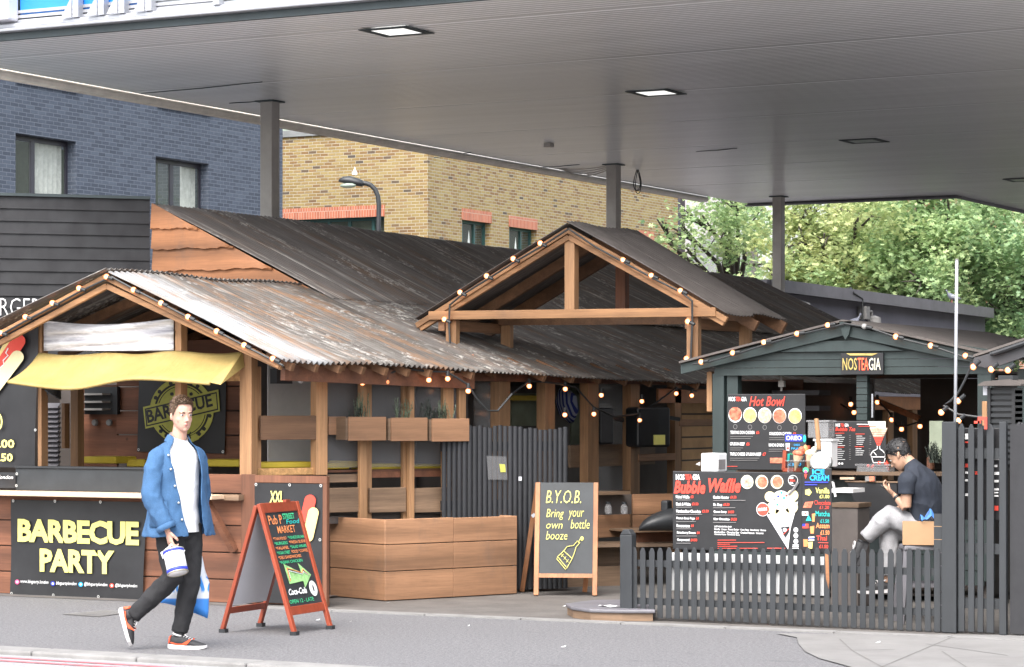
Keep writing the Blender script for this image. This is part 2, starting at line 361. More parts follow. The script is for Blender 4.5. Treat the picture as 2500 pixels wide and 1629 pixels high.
c = a.mix(a.ramp(a.noise(a.coord((2,12,3),(0,0,.3)), 1.2, 5, .7), [(.62, 0.), (.75, .7)]), c, (.25,.235,.22))
c = a.mix(a.ramp(a.noise(v, 30, 3, .8), [(.45, 0.), (.8, .5)]), c, (.06,.055,.05))
a.bump(a.noise(v, 60, 3), .3, .004); M['forecourt'] = a.fin(c, .85)
a = N('pale_paving'); v = a.coord()
c = a.mix(a.ramp(a.noise(v, 1.6, 6, .65), [(.3, 0.), (.7, 1.)]), (.15,.145,.142), (.215,.21,.205))
c = a.mix(a.ramp(a.noise(v, 45, 3, .8), [(.4, 0.), (.8, .45)]), c, (.2,.19,.185))
c = a.mix(a.ramp(a.noise(v, 9, 5, .8), [(.68, 0.), (.74, .6)]), c, (.14,.13,.125))
a.bump(a.noise(v, 80, 3), .2, .003); M['paving'] = a.fin(c, .8)
M['kerbstone'] = plain('kerb_concrete', (.21,.205,.2), .85, 0, .18, 4, .3, 70)
M['road'] = plain('road_asphalt', (.27,.265,.275), .8, 0, .18, 30, .4, 120)
M['redline'] = plain('red_road_line', (.45,.12,.14), .8, 0, .3, 14)
M['joint'] = plain('dark_joint', (.14,.135,.13), .9)
struct('ground', MB().quad((-160,14.82,0),(160,14.82,0),(160,260,0),(-160,260,0)), M['asphalt'])
struct('road', MB().quad((-160,-60,-.03),(160,-60,-.03),(160,14.7,-.03),(-160,14.7,-.03)), M['road'])
b = MB(); b.add([(-60,14.20,-.026),(60,14.20,-.026),(60,14.26,-.026),(-60,14.26,-.026)], [(0,1,2,3)])
b.add([(-60,14.38,-.026),(60,14.38,-.026),(60,14.44,-.026),(-60,14.44,-.026)], [(0,1,2,3)]); struct('road_marking', b, M['redline'])
b = MB(); x = -40.0
while x < -10.3: b.box(x, x+.905, 14.60, 14.86, -.12, .006); x += .915
xe = x
b.add([(xe,14.60,-.12),(xe+.915,14.60,-.12),(xe+.915,14.86,-.12),(xe,14.86,-.12),(xe,14.60,.006),(xe+.915,14.60,-.022),(xe+.915,14.86,.005),(xe,14.86,.006)], [(3,2,1,0),(4,5,6,7),(0,1,5,4),(1,2,6,5),(2,3,7,6),(3,0,4,7)])
x = xe + .925
while x < 20: b.box(x, x+.905, 14.60, 14.86, -.12, .005); x += .915
kerb = struct('kerb', b, M['kerbstone']); bev(kerb, .015)
struct('forecourt', MB().quad((-30,18.86,.004),(30,18.86,.004),(30,80,.004),(-30,80,.004)), M['forecourt'])
b = MB(); x = -12.6
while x < 2: b.box(x, x+.9, 18.72, 18.86, -.05, .012); x += .91
struct('kerb_edging', b, M['kerbstone'])
def gz(px, py, z=.008): return at_z(px, py, z)
pv = [(1895,1546),(1945,1556),(1950,1572),(1965,1590),(2000,1607),(2055,1622),(2120,1640),(2260,1690),(2900,1690),(2900,1552),(2500,1550),(2200,1549)]
struct('pavement', MB().add([gz(*p) for p in pv], [tuple(range(len(pv)))]), M['paving'])
b = MB()
for p, q in (((2330,1553),(2150,1629)),((2050,1560),(2080,1588)),((2080,1588),(2185,1585)),((2300,1590),(2360,1629)),((2080,1588),(2155,1629)),((2260,1572),(2460,1600))):
    P, Q = gz(*p, .010), gz(*q, .010); d = (Q-P).normalized().cross(Vector((0,0,1)))*.006; b.add([P-d,P+d,Q+d,Q-d],[(0,1,2,3)])
struct('pavement_joint', b, M['joint'])
# drain grating let into the pavement
g0 = at_z(200, 1502, .003); gt = thing('drain_grate', 'dark slotted drain grating set flush in the asphalt behind the walking man', 'drain', (g0.x, g0.y, 0))
b = MB(); P = [at_z(*p, .004) for p in ((150,1500),(258,1490),(330,1494),(240,1506))]
b.add(P, [(0,1,2,3)]); b.build('frame', M['joint'], gt)
b = MB()
for i in range(12):
    f = (i+.5)/12; A = P[0].lerp(P[1], f); B2 = P[3].lerp(P[2], f); d = (P[1]-P[0])*.02; u = Vector((0,0,.004)); b.add([A-d+u,A+d+u,B2+d+u,B2-d+u],[(0,1,2,3)])
b.build('grille', M['kerbstone'], gt)
# ---------------------------------------------------------------- canopy of the old filling station
HC = 5.4; S0, T0, T1 = -17.9, 20.2, 42.6
can = thing('station_canopy', 'huge flat slatted canopy on grey steel pillars covering the food stalls', 'canopy', (-10, 30, 0))
b = MB(); t = T0 + .02; i = 0
while t < 66:
    s0 = S0 if t < T1 - .1 else -14.0
    z = HC + .006*math.sin(t*.7) + (.004 if i % 29 == 11 else 0)
    b.add([(s0,t,z+.009),(6,t,z+.009),(6,t+.012,z),(s0,t+.012,z),(6,t+.088,z),(s0,t+.088,z),(6,t+.1,z+.009),(s0,t+.1,z+.009)], [(3,2,1,0),(5,4,2,3),(7,6,4,5)])
    t += .1; i += 1
b.build('soffit', M['steel_white'], can)
b = MB(); b.box(S0, 6, T0, T1, HC+.06, HC+.5); b.box(-14, 6, T1, 66, HC+.06, HC+.5); b.build('roof_deck', M['edge_dark'], can)
b = MB(); b.box(S0-.05, 6, T0-.05, T0, HC-.03, HC+.04); b.build('lower_edge', M['edge_dark'], can)
b = MB(); b.box(S0-.05, 6, T0-.14, T0-.002, HC+.042, HC+.075); b.box(S0-.05, 6, T0-.10, T0-.003, HC+.077, HC+.125); o = b.build('front_fascia', M['silver'], can); bev(o, .012)
b = MB(); b.box(S0-.06, S0+.03, T0, T1, HC+.01, HC+.05); b.build('side_edge', M['edge_dark'], can)
b = MB(); b.tube([(S0-.1, T0, HC-.035), (S0-.1, T1-1.6, HC-.035)], .052, 10); b.box(S0-.165, S0-.158, T0, T1-1.6, HC-.09, HC-.05); b.build('gutter', M['gutter'], can, True)
b = MB(); b.box(S0, -14, T1, T1+.05, HC-.05, HC+.3); b.box(-14.06, -14, T1+.05, 66, HC-.05, HC+.3); b.box(S0, -13.9, T1-.12, T1, HC-.06, HC-.035); b.build('rear_fascia', M['grey_flash'], can)
b = MB()                                            # a slat hanging loose by the middle pillar, and sagging joints
for p, q in (((345,228),(640,200)),((1060,385),(1150,372)),((1300,410),(1415,402)),((560,252),(660,244)),((1700,370),(1800,362))):
    P, Q = at_z(*p, HC-.006), at_z(*q, HC-.008); b.tube([P, (P+Q)/2 - Vector((0,0,.008)), Q], .006, 6)
b.pieces('loose_trim', M['edge_dark'], can)
for px, t in ((659, 25.75), (1498, 34.8), (1901, 41.35)):
    p = at_t(px, 500, t); o = MB().box(p.x-.085, p.x+.085, t-.085, t+.085, 0, HC-.004).build('pillar', M['pillar'], can); bev(o, .01)
    MB().box(p.x-.13, p.x+.13, t-.13, t+.13, HC-.022, HC-.006).build('pillar_collar', M['edge_dark'], can)
for k, (px, py, lit) in enumerate(((968,75,1),(1602,225,1),(2110,343,0),(2500,438,0))):
    p = at_z(px, py, HC)
    th = thing('ceiling_light', ('square recessed canopy light glowing white nearest the street', 'square recessed canopy light glowing bright over the gabled porch', 'square recessed canopy light, unlit and greenish, above the trees', 'square recessed canopy light half cut by the picture edge')[k], 'ceiling light', (p.x, p.y, HC), 'square lights recessed in the canopy')
    a_ = .185
    b = MB()
    for x0, x1, y0, y1 in ((-a_-.085,a_+.085,-a_-.085,-a_),(-a_-.085,a_+.085,a_,a_+.085),(-a_-.085,-a_,-a_,a_),(a_,a_+.085,-a_,a_)): b.box(p.x+x0,p.x+x1,p.y+y0,p.y+y1,HC-.014,HC-.006)
    b.build('frame', M['edge_dark'], th)
    MB().box(p.x-a_, p.x+a_, p.y-a_, p.y+a_, HC-.012, HC-.006).build('panel', M['light_panel'] if lit else M['light_dim'], th)
p = at_z(1340, 349, HC); th = thing('ceiling_sensor', 'small grey sensor box fixed under the canopy slats', 'sensor', (p.x, p.y, HC)); MB().box(p.x-.05,p.x+.05,p.y-.06,p.y+.06,HC-.06,HC-.006).build('casing', M['pillar'], th)
p = at_z(1555, 415, HC); th = thing('cable_loop', 'loop of black cable dangling from the canopy beside the middle pillar', 'cable', tuple(p))
b = MB()
for k, (r, dz) in enumerate(((.06,0),(.075,.02),(.05,-.03))):
    b.tube([(p.x + r*math.sin(q)*.8*(1-.55*math.cos(q)), p.y+.02*k, HC - .16 + dz*.5 + (.15+.02*k)*math.cos(q)) for q in [2*math.pi*j/18 for j in range(19)]], .006, 6)
b.tube([p, p + Vector((.03,0,-.03)), p + Vector((.05,0,-.06))], .006, 6); b.build('loops', M['cable'], th)
b = MB(); p0 = at_z(1360,412,HC-.004); p1 = at_z(1490,404,HC-.004)
th = thing('loose_wires', 'grey wires spilling from a gap in the canopy left of the middle pillar', 'wires', tuple(p0))
for k in range(4): b.tube([p0.lerp(p1, f) + Vector((0,.05*k, -.05*math.sin(math.pi*f)*(k+1)*.6)) for f in (0,.2,.4,.6,.8,1)], .008, 5)
b.build('wire', M['pillar'], th)
# sign frame standing on the canopy's street edge
sf = thing('billboard_frame', 'silver frame with brackets and blue panel along the canopy street edge', 'sign frame', at_t(300, 60, T0-.05))
zb = HC + .127
def fx(px): return at_t(px, 30, T0-.08).x
b = MB()
for px in (190, 252, 302, 368, 533): b.box(fx(px)-.035, fx(px)+.035, T0-.12, T0-.04, zb, zb+1.6)
b.pieces('upright', M['silver'], sf)
b = MB()
for px in (190, 252, 302, 368): x = fx(px)-.04; b.prism([(x,T0-.13,zb),(x-.13,T0-.13,zb),(x,T0-.13,zb+.2)], (0,.012,0))
b.pieces('bracket', M['silver'], sf)
b = MB()
for z in (.008, .052, .1): b.box(fx(-60), fx(1250), T0-.04, T0-.02, zb+z, zb+z+.03)
b.pieces('rail', M['silver'], sf)
MB().box(fx(40), fx(352), T0-.019, T0+.01, zb+.09, zb+1.5).build('blue_panel', M['blue_panel'], sf)
MB().box(fx(353), fx(1250), T0-.015, T0+.012, zb+.02, zb+1.5).build('backing', M['silver'], sf)
o = MB().box(fx(-80), fx(38), T0-.2, T0-.03, zb+.02, zb+.9).build('corner_box', M['board_back'], sf); bev(o, .02)
# ---------------------------------------------------------------- background buildings
def wall_s(b, s, t0, t1, z0, z1, holes, depth):    # wall on plane x = s seen from +x, holes (t0,t1,z0,z1) with reveals
    ts = sorted({t0, t1, *[h[0] for h in holes], *[h[1] for h in holes]}); zs = sorted({z0, z1, *[h[2] for h in holes], *[h[3] for h in holes]})
    for i in range(len(ts)-1):
        for j in range(len(zs)-1):
            cx, cz = (ts[i]+ts[i+1])/2, (zs[j]+zs[j+1])/2
            if any(h[0] < cx < h[1] and h[2] < cz < h[3] for h in holes): continue
            b.quad((s,ts[i],zs[j]),(s,ts[i+1],zs[j]),(s,ts[i+1],zs[j+1]),(s,ts[i],zs[j+1]))
    for a0, a1, c0, c1 in holes:
        d = s - depth
        b.quad((s,a0,c0),(s,a0,c1),(d,a0,c1),(d,a0,c0)); b.quad((s,a1,c1),(s,a1,c0),(d,a1,c0),(d,a1,c1))
        b.quad((s,a0,c1),(s,a1,c1),(d,a1,c1),(d,a0,c1)); b.quad((s,a1,c0),(s,a0,c0),(d,a0,c0),(d,a1,c0))
def wall_t(b, t, s0, s1, z0, z1, holes, depth):
    k = MB(); wall_s(k, 0, s0, s1, z0, z1, holes, depth); b.add([(v[1], t - v[0], v[2]) for v in k.v], k.f)
# dark blue painted brick block
SB = -29.8
bb = thing('blue_brick_building', 'navy painted brick building behind the timber stalls', 'building', (SB, 52, 0))
def bs(px, py): p = at_s(px, py, SB); return p.y, p.z
wz0, wz1 = at_s(110, 505, SB).z - .6, bs(110, 335)[1]
w2z1 = bs(445, 391)[1]
h1 = (bs(38,400)[0], bs(186,400)[0], wz0, wz1); h2 = (bs(380,430)[0], bs(510,430)[0], wz0, w2z1)
tend = bs(690, 400)[0]
b = MB(); wall_s(b, SB, 30, tend, 0, 14, [h1, h2], .28); b.quad((SB,tend,0),(SB-10,tend,0),(SB-10,tend,14),(SB,tend,14)); b.quad((SB,30,14),(SB,tend,14),(SB-10,tend,14),(SB-10,30,14)); b.build('wall', M['bluebrick'], bb)
b = MB()
for x0, x1, y in ((40,187,206),(383,512,264)):
    b.box(SB+.003, SB+.03, bs(x0,y)[0], bs(x1,y)[0], bs((x0+x1)/2,y+10)[1], bs((x0+x1)/2,y-16)[1])
b.pieces('lintel', M['blue_lintel'], bb)
for k, h in enumerate((h1, h2)):
    t0_, t1_, z0_, z1_ = h; d = SB - .2; th_ = .06
    b = MB(); b.box(d-.05,d,t0_,t1_,z1_-.09,z1_); b.box(d-.05,d,t0_,t0_+th_,z0_,z1_-.09); b.box(d-.05,d,t1_-th_,t1_,z0_,z1_-.09); tm = t0_ + (t1_-t0_)*(.42 if k == 0 else .45); b.box(d-.05,d,tm-.055,tm+.055,z0_,z1_-.09)
    wf = b.build('window', M['frame_dark'], bb)
    MB().quad((d-.03,t0_,z0_),(d-.03,t1_,z0_),(d-.03,t1_,z1_),(d-.03,t0_,z1_)).build('pane', M['pane'], wf)
    tc0, tc1 = (tm+.1, t1_-.06) if k == 0 else (tm+.45, t1_-.06)
    o = MB().grid(lambda u, v: (d-.12+.03*math.sin(u*40), tc0+(tc1-tc0)*u, z0_+(z1_-z0_)*v), 80, 1).build('curtain', M['curtain'], wf)
    b = MB(); b.quad((d-2.5,t0_-2,z0_-1),(d-2.5,t1_+2,z0_-1),(d-2.5,t1_+2,z1_+.3),(d-2.5,t0_-2,z1_+.3)); b.build('room_wall', M['room'], wf)
# yellow stock brick block, its corner towards the stalls
TY, SY = 53.8, -30.9
yb = thing('yellow_brick_building', 'yellow stock brick building with orange brick lintels behind the lamp', 'building', (SY, TY, 0))
def yt(px, py): p = at_t(px, py, TY); return p.x, p.z
def ys(px, py): p = at_s(px, py, SY); return p.y, p.z
ztop = yt(760, 332)[1]
hz = [(yt(560,560)[0], yt(938,560)[0], 3.0, yt(800,533)[1])]
b = MB(); wall_t(b, TY, -52, SY, 0, ztop, hz, .3)
holes = []
for x0, x1, y in ((1128,1198,540),(1243,1310,557),(1560,1595,588)):
    holes.append((ys(x0,y)[0], ys(x1,y)[0], ys((x0+x1)/2,y)[1]-1.6, ys((x0+x1)/2,y)[1]))
tyend = ys(1655, 600)[0]
wall_s(b, SY, TY, tyend, 0, ztop, holes, .25); b.quad((SY,tyend,0),(-52,tyend,0),(-52,tyend,ztop),(SY,tyend,ztop)); b.build('wall', M['yelbrick'], yb)
b = MB(); b.box(-52, SY+.05, TY-.05, tyend, ztop, ztop+.16); o = b.build('coping', M['coping'], yb)
b = MB()
for h in holes: b.box(SY+.003, SY+.02, h[0]-.02, h[1]+.02, h[3]-.01, h[3]+.27)
h = hz[0]; b.box(h[0]-.3, h[1]+.02, TY-.02, TY-.003, h[3]-.01, h[3]+.27); b.pieces('lintel', M['lintel'], yb)
for k, h in enumerate(holes):
    d = SY-.16; b = MB(); f = .07
    b.box(d-.06,d,h[0],h[1],h[3]-f,h[3]); b.box(d-.06,d,h[0],h[0]+f,h[2],h[3]-f); b.box(d-.06,d,h[1]-f,h[1],h[2],h[3]-f); tm = h[0]+(h[1]-h[0])*.62; b.box(d-.06,d,tm-f/2,tm+f/2,h[2],h[3]-f)
    tl = h[0]+(h[1]-h[0])*.2; b.box(d-.06,d,tl-f/2,tl+f/2,h[2],h[3]-f)
    wf = b.build('window', M['frame_green'], yb)
    MB().quad((d-.04,h[0],h[2]),(d-.04,h[1],h[2]),(d-.04,h[1],h[3]),(d-.04,h[0],h[3])).build('pane', M['pane'], wf)
    b = MB(); b.add([(d+.0,tl+.05,h[2]),(d+.0,tm-.05,h[2]),(d+.16,tl+.05,h[3]-.25)], [(0,1,2)]); b.build('open_sash', M['curtain'], wf)
    b = MB(); b.quad((d-.5,h[0]-.3,h[2]),(d-.5,h[1]+.3,h[2]),(d-.5,h[1]+.3,h[3]),(d-.5,h[0]-.3,h[3])); b.build('room_wall', M['frame_dark'], wf)
h = hz[0]; b = MB(); d = TY+.16
b.box(h[0],h[1],d,d+.06,h[3]-.09,h[3])
for f in (0,.25,.5,.62,.75,.9): x = h[0]+(h[1]-h[0])*f; b.box(x,x+.08,d,d+.06,h[2],h[3]-.09)
b.box(h[0],h[1],d,d+.06,h[3]-.75,h[3]-.68)
wf = b.build('window', M['frame_green'], yb); MB().quad((h[0],d+.04,h[2]),(h[1],d+.04,h[2]),(h[1],d+.04,h[3]),(h[0],d+.04,h[3])).build('pane', M['pane'], wf)
MB().quad((h[0],d+1.2,h[2]),(h[1],d+1.2,h[2]),(h[1],d+1.2,h[3]),(h[0],d+1.2,h[3])).build('room_wall', M['room'], wf)
b = MB(); b.box(-50,SY-.6,TY+1.2,TY+8,ztop+.16,ztop+3.2); b.build('upper_storey', M['coping'], yb)
b = MB()
for i in range(9): b.box(-49+i*2, -47.4+i*2, TY+1.15, TY+1.19, ztop+.3, ztop+2.4)
b.build('upper_glazing', M['light_dim'], yb)
# white building and a red brick one far behind the trees
p = at_d(1680, 600, 92); wb = thing('white_building', 'white rendered building with grey windows glimpsed behind the tree', 'building', (p.x, p.y, 0))
b = MB(); p0 = at_d(1657, 600, 92); p1 = at_d(1800, 600, 97); z1 = at_d(1700, 440, 92).z
b.prism([(p0.x,p0.y,0),(p1.x,p1.y,0),(p1.x-8,p1.y+12,0),(p0.x-8,p0.y+12,0)], (0,0,z1)); b.build('wall', M['white_wall'], wb)
n_ = Vector((p1.y-p0.y, -(p1.x-p0.x), 0)).normalized()
for x0, x1, y0, y1 in ((1692,1712,590,668),(1716,1738,580,668),(1760,1795,600,680)):
    A, B_ = at_d(x0,600,93), at_d(x1,600,94); z0, zz = at_d(x0,y1,93).z, at_d(x0,y0,93).z
    MB().prism([(A.x,A.y,z0),(B_.x,B_.y,z0),(B_.x,B_.y,zz),(A.x,A.y,zz)], (0,0,.0)+n_*.0 if False else n_*.9).build('window', M['coping'], wb)
b = MB(); A = at_d(1654,600,90); b.box(A.x-.2,A.x+.2,A.y-.2,A.y+.2,0,z1); b.build('downpipe', M['frame_dark'], wb)
A, B_ = at_d(2150, 500, 85), at_d(2560, 500, 88)
rb = thing('red_brick_building', 'red brick building mostly hidden behind the leafy trees', 'building', (A.x, A.y, 0))
b = MB(); b.prism([(A.x,A.y,0),(B_.x,B_.y,0),(B_.x-5,B_.y+9,0),(A.x-5,A.y+9,0)], (0,0,12)); b.build('wall', M['redbrick'], rb)
b = MB(); b.prism([(A.x,A.y,12),(B_.x,B_.y,12),(B_.x-5,B_.y+9,12),(A.x-5,A.y+9,12)], (0,0,.3)); b.build('roof', M['coping'], rb)
# ---------------------------------------------------------------- low grey rendered building on the right
D0 = 46.0
c0 = at_d(1885, 690, D0); VS = c0.x
gb = thing('grey_building', 'low flat roofed mauve grey building behind the dark green kiosk', 'building', (c0.x, c0.y, 0))
tend = at_s(2405, 760, VS).y
def gtop(t): 
    f = (t - c0.y)/(tend - c0.y); return at_s(1885, 683, VS).z*(1-f) + at_s(2410, 753, VS).z*f - .2
za, zb_ = gtop(c0.y), gtop(tend)
b = MB(); b.prism([(VS,c0.y,0),(VS,tend,0),(VS-6,tend,0),(VS-6,c0.y,0)], (0,0,.01))
b.add([(VS,c0.y,0),(VS,tend,0),(VS,tend,zb_),(VS,c0.y,za),(VS-2.5,c0.y+.5,0),(VS-2.5,tend,0),(VS-2.5,tend,zb_),(VS-2.5,c0.y+.5,za)], [(0,1,2,3),(4,0,3,7),(1,5,6,2),(3,2,6,7)]); b.build('wall', M['grey_render'], gb)
b = MB(); up = Vector((0,0,.09))
b.beam(Vector((VS+.02,c0.y-.05,za))+up, Vector((VS+.02,tend+.1,zb_))+up, .3, .22); b.beam(Vector((VS,c0.y-.02,za))+up, Vector((VS-2.5,c0.y+.48,za))+up, .3, .22); b.build('coping', M['grey_flash'], gb)
p = at_s(2085, 730, VS); b = MB(); b.tube([at_s(2060,706,VS-.1), at_s(2078,704,VS+.1), at_s(2083,715,VS+.18), (VS+.17,p.y,p.z), (VS+.17,p.y,p.z-1.2)], .018, 6); b.build('cable', M['cable'], gb)
fl = at_s(2135, 775, VS+.2); th = thing('floodlight', 'pale floodlight with a round sensor fixed to the grey wall', 'lamp', tuple(fl))
b = MB(); b.box(VS+.02,VS+.2,fl.y-.45,fl.y-.25,fl.z-.05,fl.z+.2); b.build('junction_box', M['kerbstone'], th)
b = MB(); b.tube([(VS+.1,fl.y-.25,fl.z+.1),(VS+.1,fl.y+.1,fl.z+.12),(VS+.1,fl.y+.12,fl.z-.05)], .03, 6); b.build('arm', M['kerbstone'], th)
b = MB(); b.lathe([(.02,.16),(.13,.12),(.15,-.05),(.14,-.15),(.02,-.16)], (VS+.14,fl.y+.14,fl.z-.12), 14); b.build('lamp_head', M['kerbstone'], th)
fl = at_s(1968, 752, VS+.2); th = thing('wall_vent', 'small pale flue pipe sticking up behind the rusty roof', 'vent', tuple(fl))
MB().tube([(VS+.05,fl.y-.35,fl.z+.12),(VS+.12,fl.y+.25,fl.z+.05),(VS+.14,fl.y+.3,fl.z-.25)], .07, 8).build('pipe', M['kerbstone'], th)
# ---------------------------------------------------------------- street lamp behind the long shed
D = 44; lp = at_d(922, 560, D); z0 = lp.z
def L(px, py): return at_d(px, py, D)
sl_ = thing('street_lamp', 'black street lamp with a curved arm in front of the yellow brick', 'street lamp', (lp.x, lp.y, 0))
b = MB(); pts = [Vector((lp.x, lp.y, 0))] + [L(*q) for q in ((924,560),(925,500),(923,480),(916,463),(905,452),(893,448),(880,446))]; b.tube(pts, [.06]+[.042]*7, 10); b.build('post', M['black_metal'], sl_, True)
b = MB(); ax = (L(826,440)-L(888,452)); rings = []
for f, r, dz in ((0,.045,0),(.08,.085,.0),(.25,.095,.005),(.55,.1,.01),(.8,.075,.0),(.95,.04,-.02),(1.0,.008,-.03)):
    c_ = L(888,450) + ax*f + Vector((0,0,dz)); u_ = Vector((SA, -CA, 0)); rings.append([c_ + u_*(r*1.1*math.cos(q)) + Vector((0,0,1))*(r*(.85 if math.sin(q) > 0 else .6)*math.sin(q)) for q in [2*math.pi*k/14 for k in range(14)]])
b.loft(rings); b.build('lamp_head', M['black_metal'], sl_, True)
b = MB(); b.ball(L(850,453), (.16,.1,.045)); b.build('lens', M['light_dim'], sl_, True)
b = MB(); b.lathe([(.045,0),(.045,.04),(.03,.06),(.012,.1),(.002,.14)], L(866,427), 10); b.build('photocell', M['white_wall'], sl_)
# ---------------------------------------------------------------- trees
def leafmat(name, c1, c2, c3):
    a = N(name); at = a.n('Attribute'); at.attribute_name = 'tone'
    c = a.ramp(at.outputs['Fac'], [(0, c1), (.45, c2), (1, c3)])
    a.b.inputs['Subsurface Weight'].default_value = 0
    tr = a.n('BsdfTranslucent'); a.l(c, tr.inputs[0]); mx = a.n('MixShader'); mx.inputs[0].default_value = .45
    a.fin(c, .5); out = a.t.nodes['Material Output']; a.l(a.b.outputs[0], mx.inputs[1]); a.l(tr.outputs[0], mx.inputs[2]); a.l(mx.outputs[0], out.inputs[0]); return a.m
LM = [leafmat('leaf_fresh', (.18,.31,.15), (.34,.47,.22), (.52,.60,.29)), leafmat('leaf_yellowing', (.21,.31,.14), (.40,.48,.21), (.58,.59,.28)), leafmat('leaf_deep', (.16,.29,.15), (.30,.43,.21), (.46,.56,.27))]
M['bark'] = plain('bark', (.06,.05,.042), .9, 0, .3, 6, .5, 20)
def tree(label, base, clusters, n, lm, size, seed):
    rn = random.Random(seed); base = Vector((base.x, base.y, 0))
    th = thing('tree', label, 'tree', tuple(base), 'leafy trees behind the stalls')
    cen = sum((Vector(c[0]) for c in clusters), Vector())/len(clusters)
    b = MB(); fork = Vector((base.x, base.y, max(1.6, min(c[0].z for c in clusters)-.6)))
    b.tube([base, base.lerp(fork,.5)+Vector((.06,.05,0)), fork], [.26,.2,.17], 10)
    for c, r in clusters:
        e = Vector(c) + Vector((rn.uniform(-.3,.3), rn.uniform(-.3,.3), rn.uniform(0,.5)*r)); m = fork.lerp(e, .5) + Vector((rn.uniform(-.3,.3), rn.uniform(-.3,.3), .25))
        b.tube([fork, m, e], [.11,.06,.02], 7)
        for q in range(3):
            d = Vector((rn.gauss(0,1), rn.gauss(0,1), rn.gauss(0,.7))).normalized()*r*.8; b.tube([m.lerp(e,.6), Vector(c)+d*.5, Vector(c)+d], [.035,.02,.008], 5)
    b.build('trunk', M['bark'], th, True)
    vs = []; fs = []; tone = []; off = base
    tot = sum(r**2 for c, r in clusters)
    for c, r in clusters:
        k = int(n*r*r/tot); sub_ = []
        for _ in range(max(8, int(r*r*11))):
            d = Vector((rn.gauss(0,1), rn.gauss(0,1), rn.gauss(0,1))).normalized(); sub_.append((Vector(c)+d*r*rn.uniform(.45,1.05), rn.uniform(.28,.5), rn.uniform(0,1)))
        for _ in range(k):
            sc, sr, tn = rn.choice(sub_)
            d = Vector((rn.gauss(0,1), rn.gauss(0,1), rn.gauss(0,.75)))*.55*sr; p_ = sc + d - Vector((0,0,abs(rn.gauss(0,.12))))
            nrm = (Vector((rn.gauss(0,.7), rn.gauss(0,.7), 1))).normalized(); a1 = nrm.orthogonal().normalized(); a1 = Matrix.Rotation(rn.uniform(0,6.28),3,nrm) @ a1; a2 = nrm.cross(a1)
            s_ = size*rn.uniform(.6,1.3); o_ = len(vs); p_ = p_ - off
            # palmate leaf: five lobes folded a little
            pts = [(-.55,0,0),(-.25,.5,.06),(.0,.2,.0),(.3,.6,.05),(.35,.18,0),(.85,0,-.12),(.35,-.18,0),(.3,-.6,.05),(.0,-.2,0),(-.25,-.5,.06)]
            for x, y, z in pts: vs.append(tuple(p_ + a1*(x*s_) + a2*(y*s_) + nrm*(z*s_)))
            fs.append([o_+i for i in range(10)]); tone.append(min(1, max(0, tn*.55+rn.uniform(0,.45))))
    me = bpy.data.meshes.new('crown'); me.from_pydata(vs, [], fs); me.materials.append(lm)
    at = me.attributes.new('tone', 'FLOAT', 'FACE'); at.data.foreach_set('value', tone)
    o = bpy.data.objects.new('crown', me); COL.objects.link(o); o.parent = th
    return th
def cl(lst, D): return [(at_d(x, y, D + dd), r) for x, y, r, dd in lst]
rt = random.Random(3)
def blob(x0, x1, y0, y1, n, r0, r1, D):
    return [(at_d(rt.uniform(x0,x1), rt.uniform(y0,y1), D + rt.uniform(-2.2,2.2)), rt.uniform(r0,r1)) for _ in range(n)]
tree('pale green maple leaning over the yellow brick wall, leftmost tree', at_d(1790, 900, 66), blob(1740,1850,490,600,6,.6,.95,62) + cl([(1628,585,.28,0),(1660,565,.4,0),(1690,530,.42,0),(1625,545,.22,0),(1690,610,.3,0),(1780,690,.5,0)], 60), 3600, LM[0], .10, 11)
tree('yellowing maple with white sky showing through, right of the third pillar', at_d(2010, 900, 60), blob(1890,2130,500,730,17,.75,1.25,58), 14000, LM[1], .105, 12)
tree('broad green maple in front of the red brick building', at_d(2290, 900, 60), blob(2080,2330,470,760,18,.7,1.2,58), 15000, LM[0], .105, 13)
tree('deep green maple at the right edge of the picture', at_d(2470, 900, 62), blob(2320,2560,500,830,20,.75,1.3,59), 17000, LM[2], .105, 14)
tree('dark green tree low behind the grey building, beyond the maples', at_d(2200, 900, 74), blob(1800,2520,620,800,16,1.1,1.6,72), 4500, LM[2], .15, 15)
# ---------------------------------------------------------------- timber structures
def corr(b, A, B_, C, D_, pitch=.076, amp=.011, nv=10, lap=None, rag=0):   # A,B top edge (start,end); D_,C bottom edge; waves along A->B
    A, B_, C, D_ = map(Vector, (A, B_, C, D_)); n = max(8, int(((B_-A).length + (C-D_).length)/2/pitch)*6)
    nm = ((B_-A).cross(D_-A)).normalized()
    if nm.z < 0: nm = -nm
    rg = [random.uniform(-rag, rag) for _ in range(40)]
    def f(u, v):
        p = (A.lerp(B_, u)).lerp(D_.lerp(C, u), v)
        ph = 2*math.pi*u*n/6
        sh_ = int(u*n/6/9)                                        # a new sheet every nine waves, laps the last one
        q = p + nm*(amp*math.sin(ph) + .006*(sh_ % 2) + .012*math.sin(u*9+v*3))
        if v > .999: q += (D_-A).normalized()*rg[sh_ % 40]
        return q
    return b.grid(f, n, nv)
TF = 19.1
RZ = 2.96
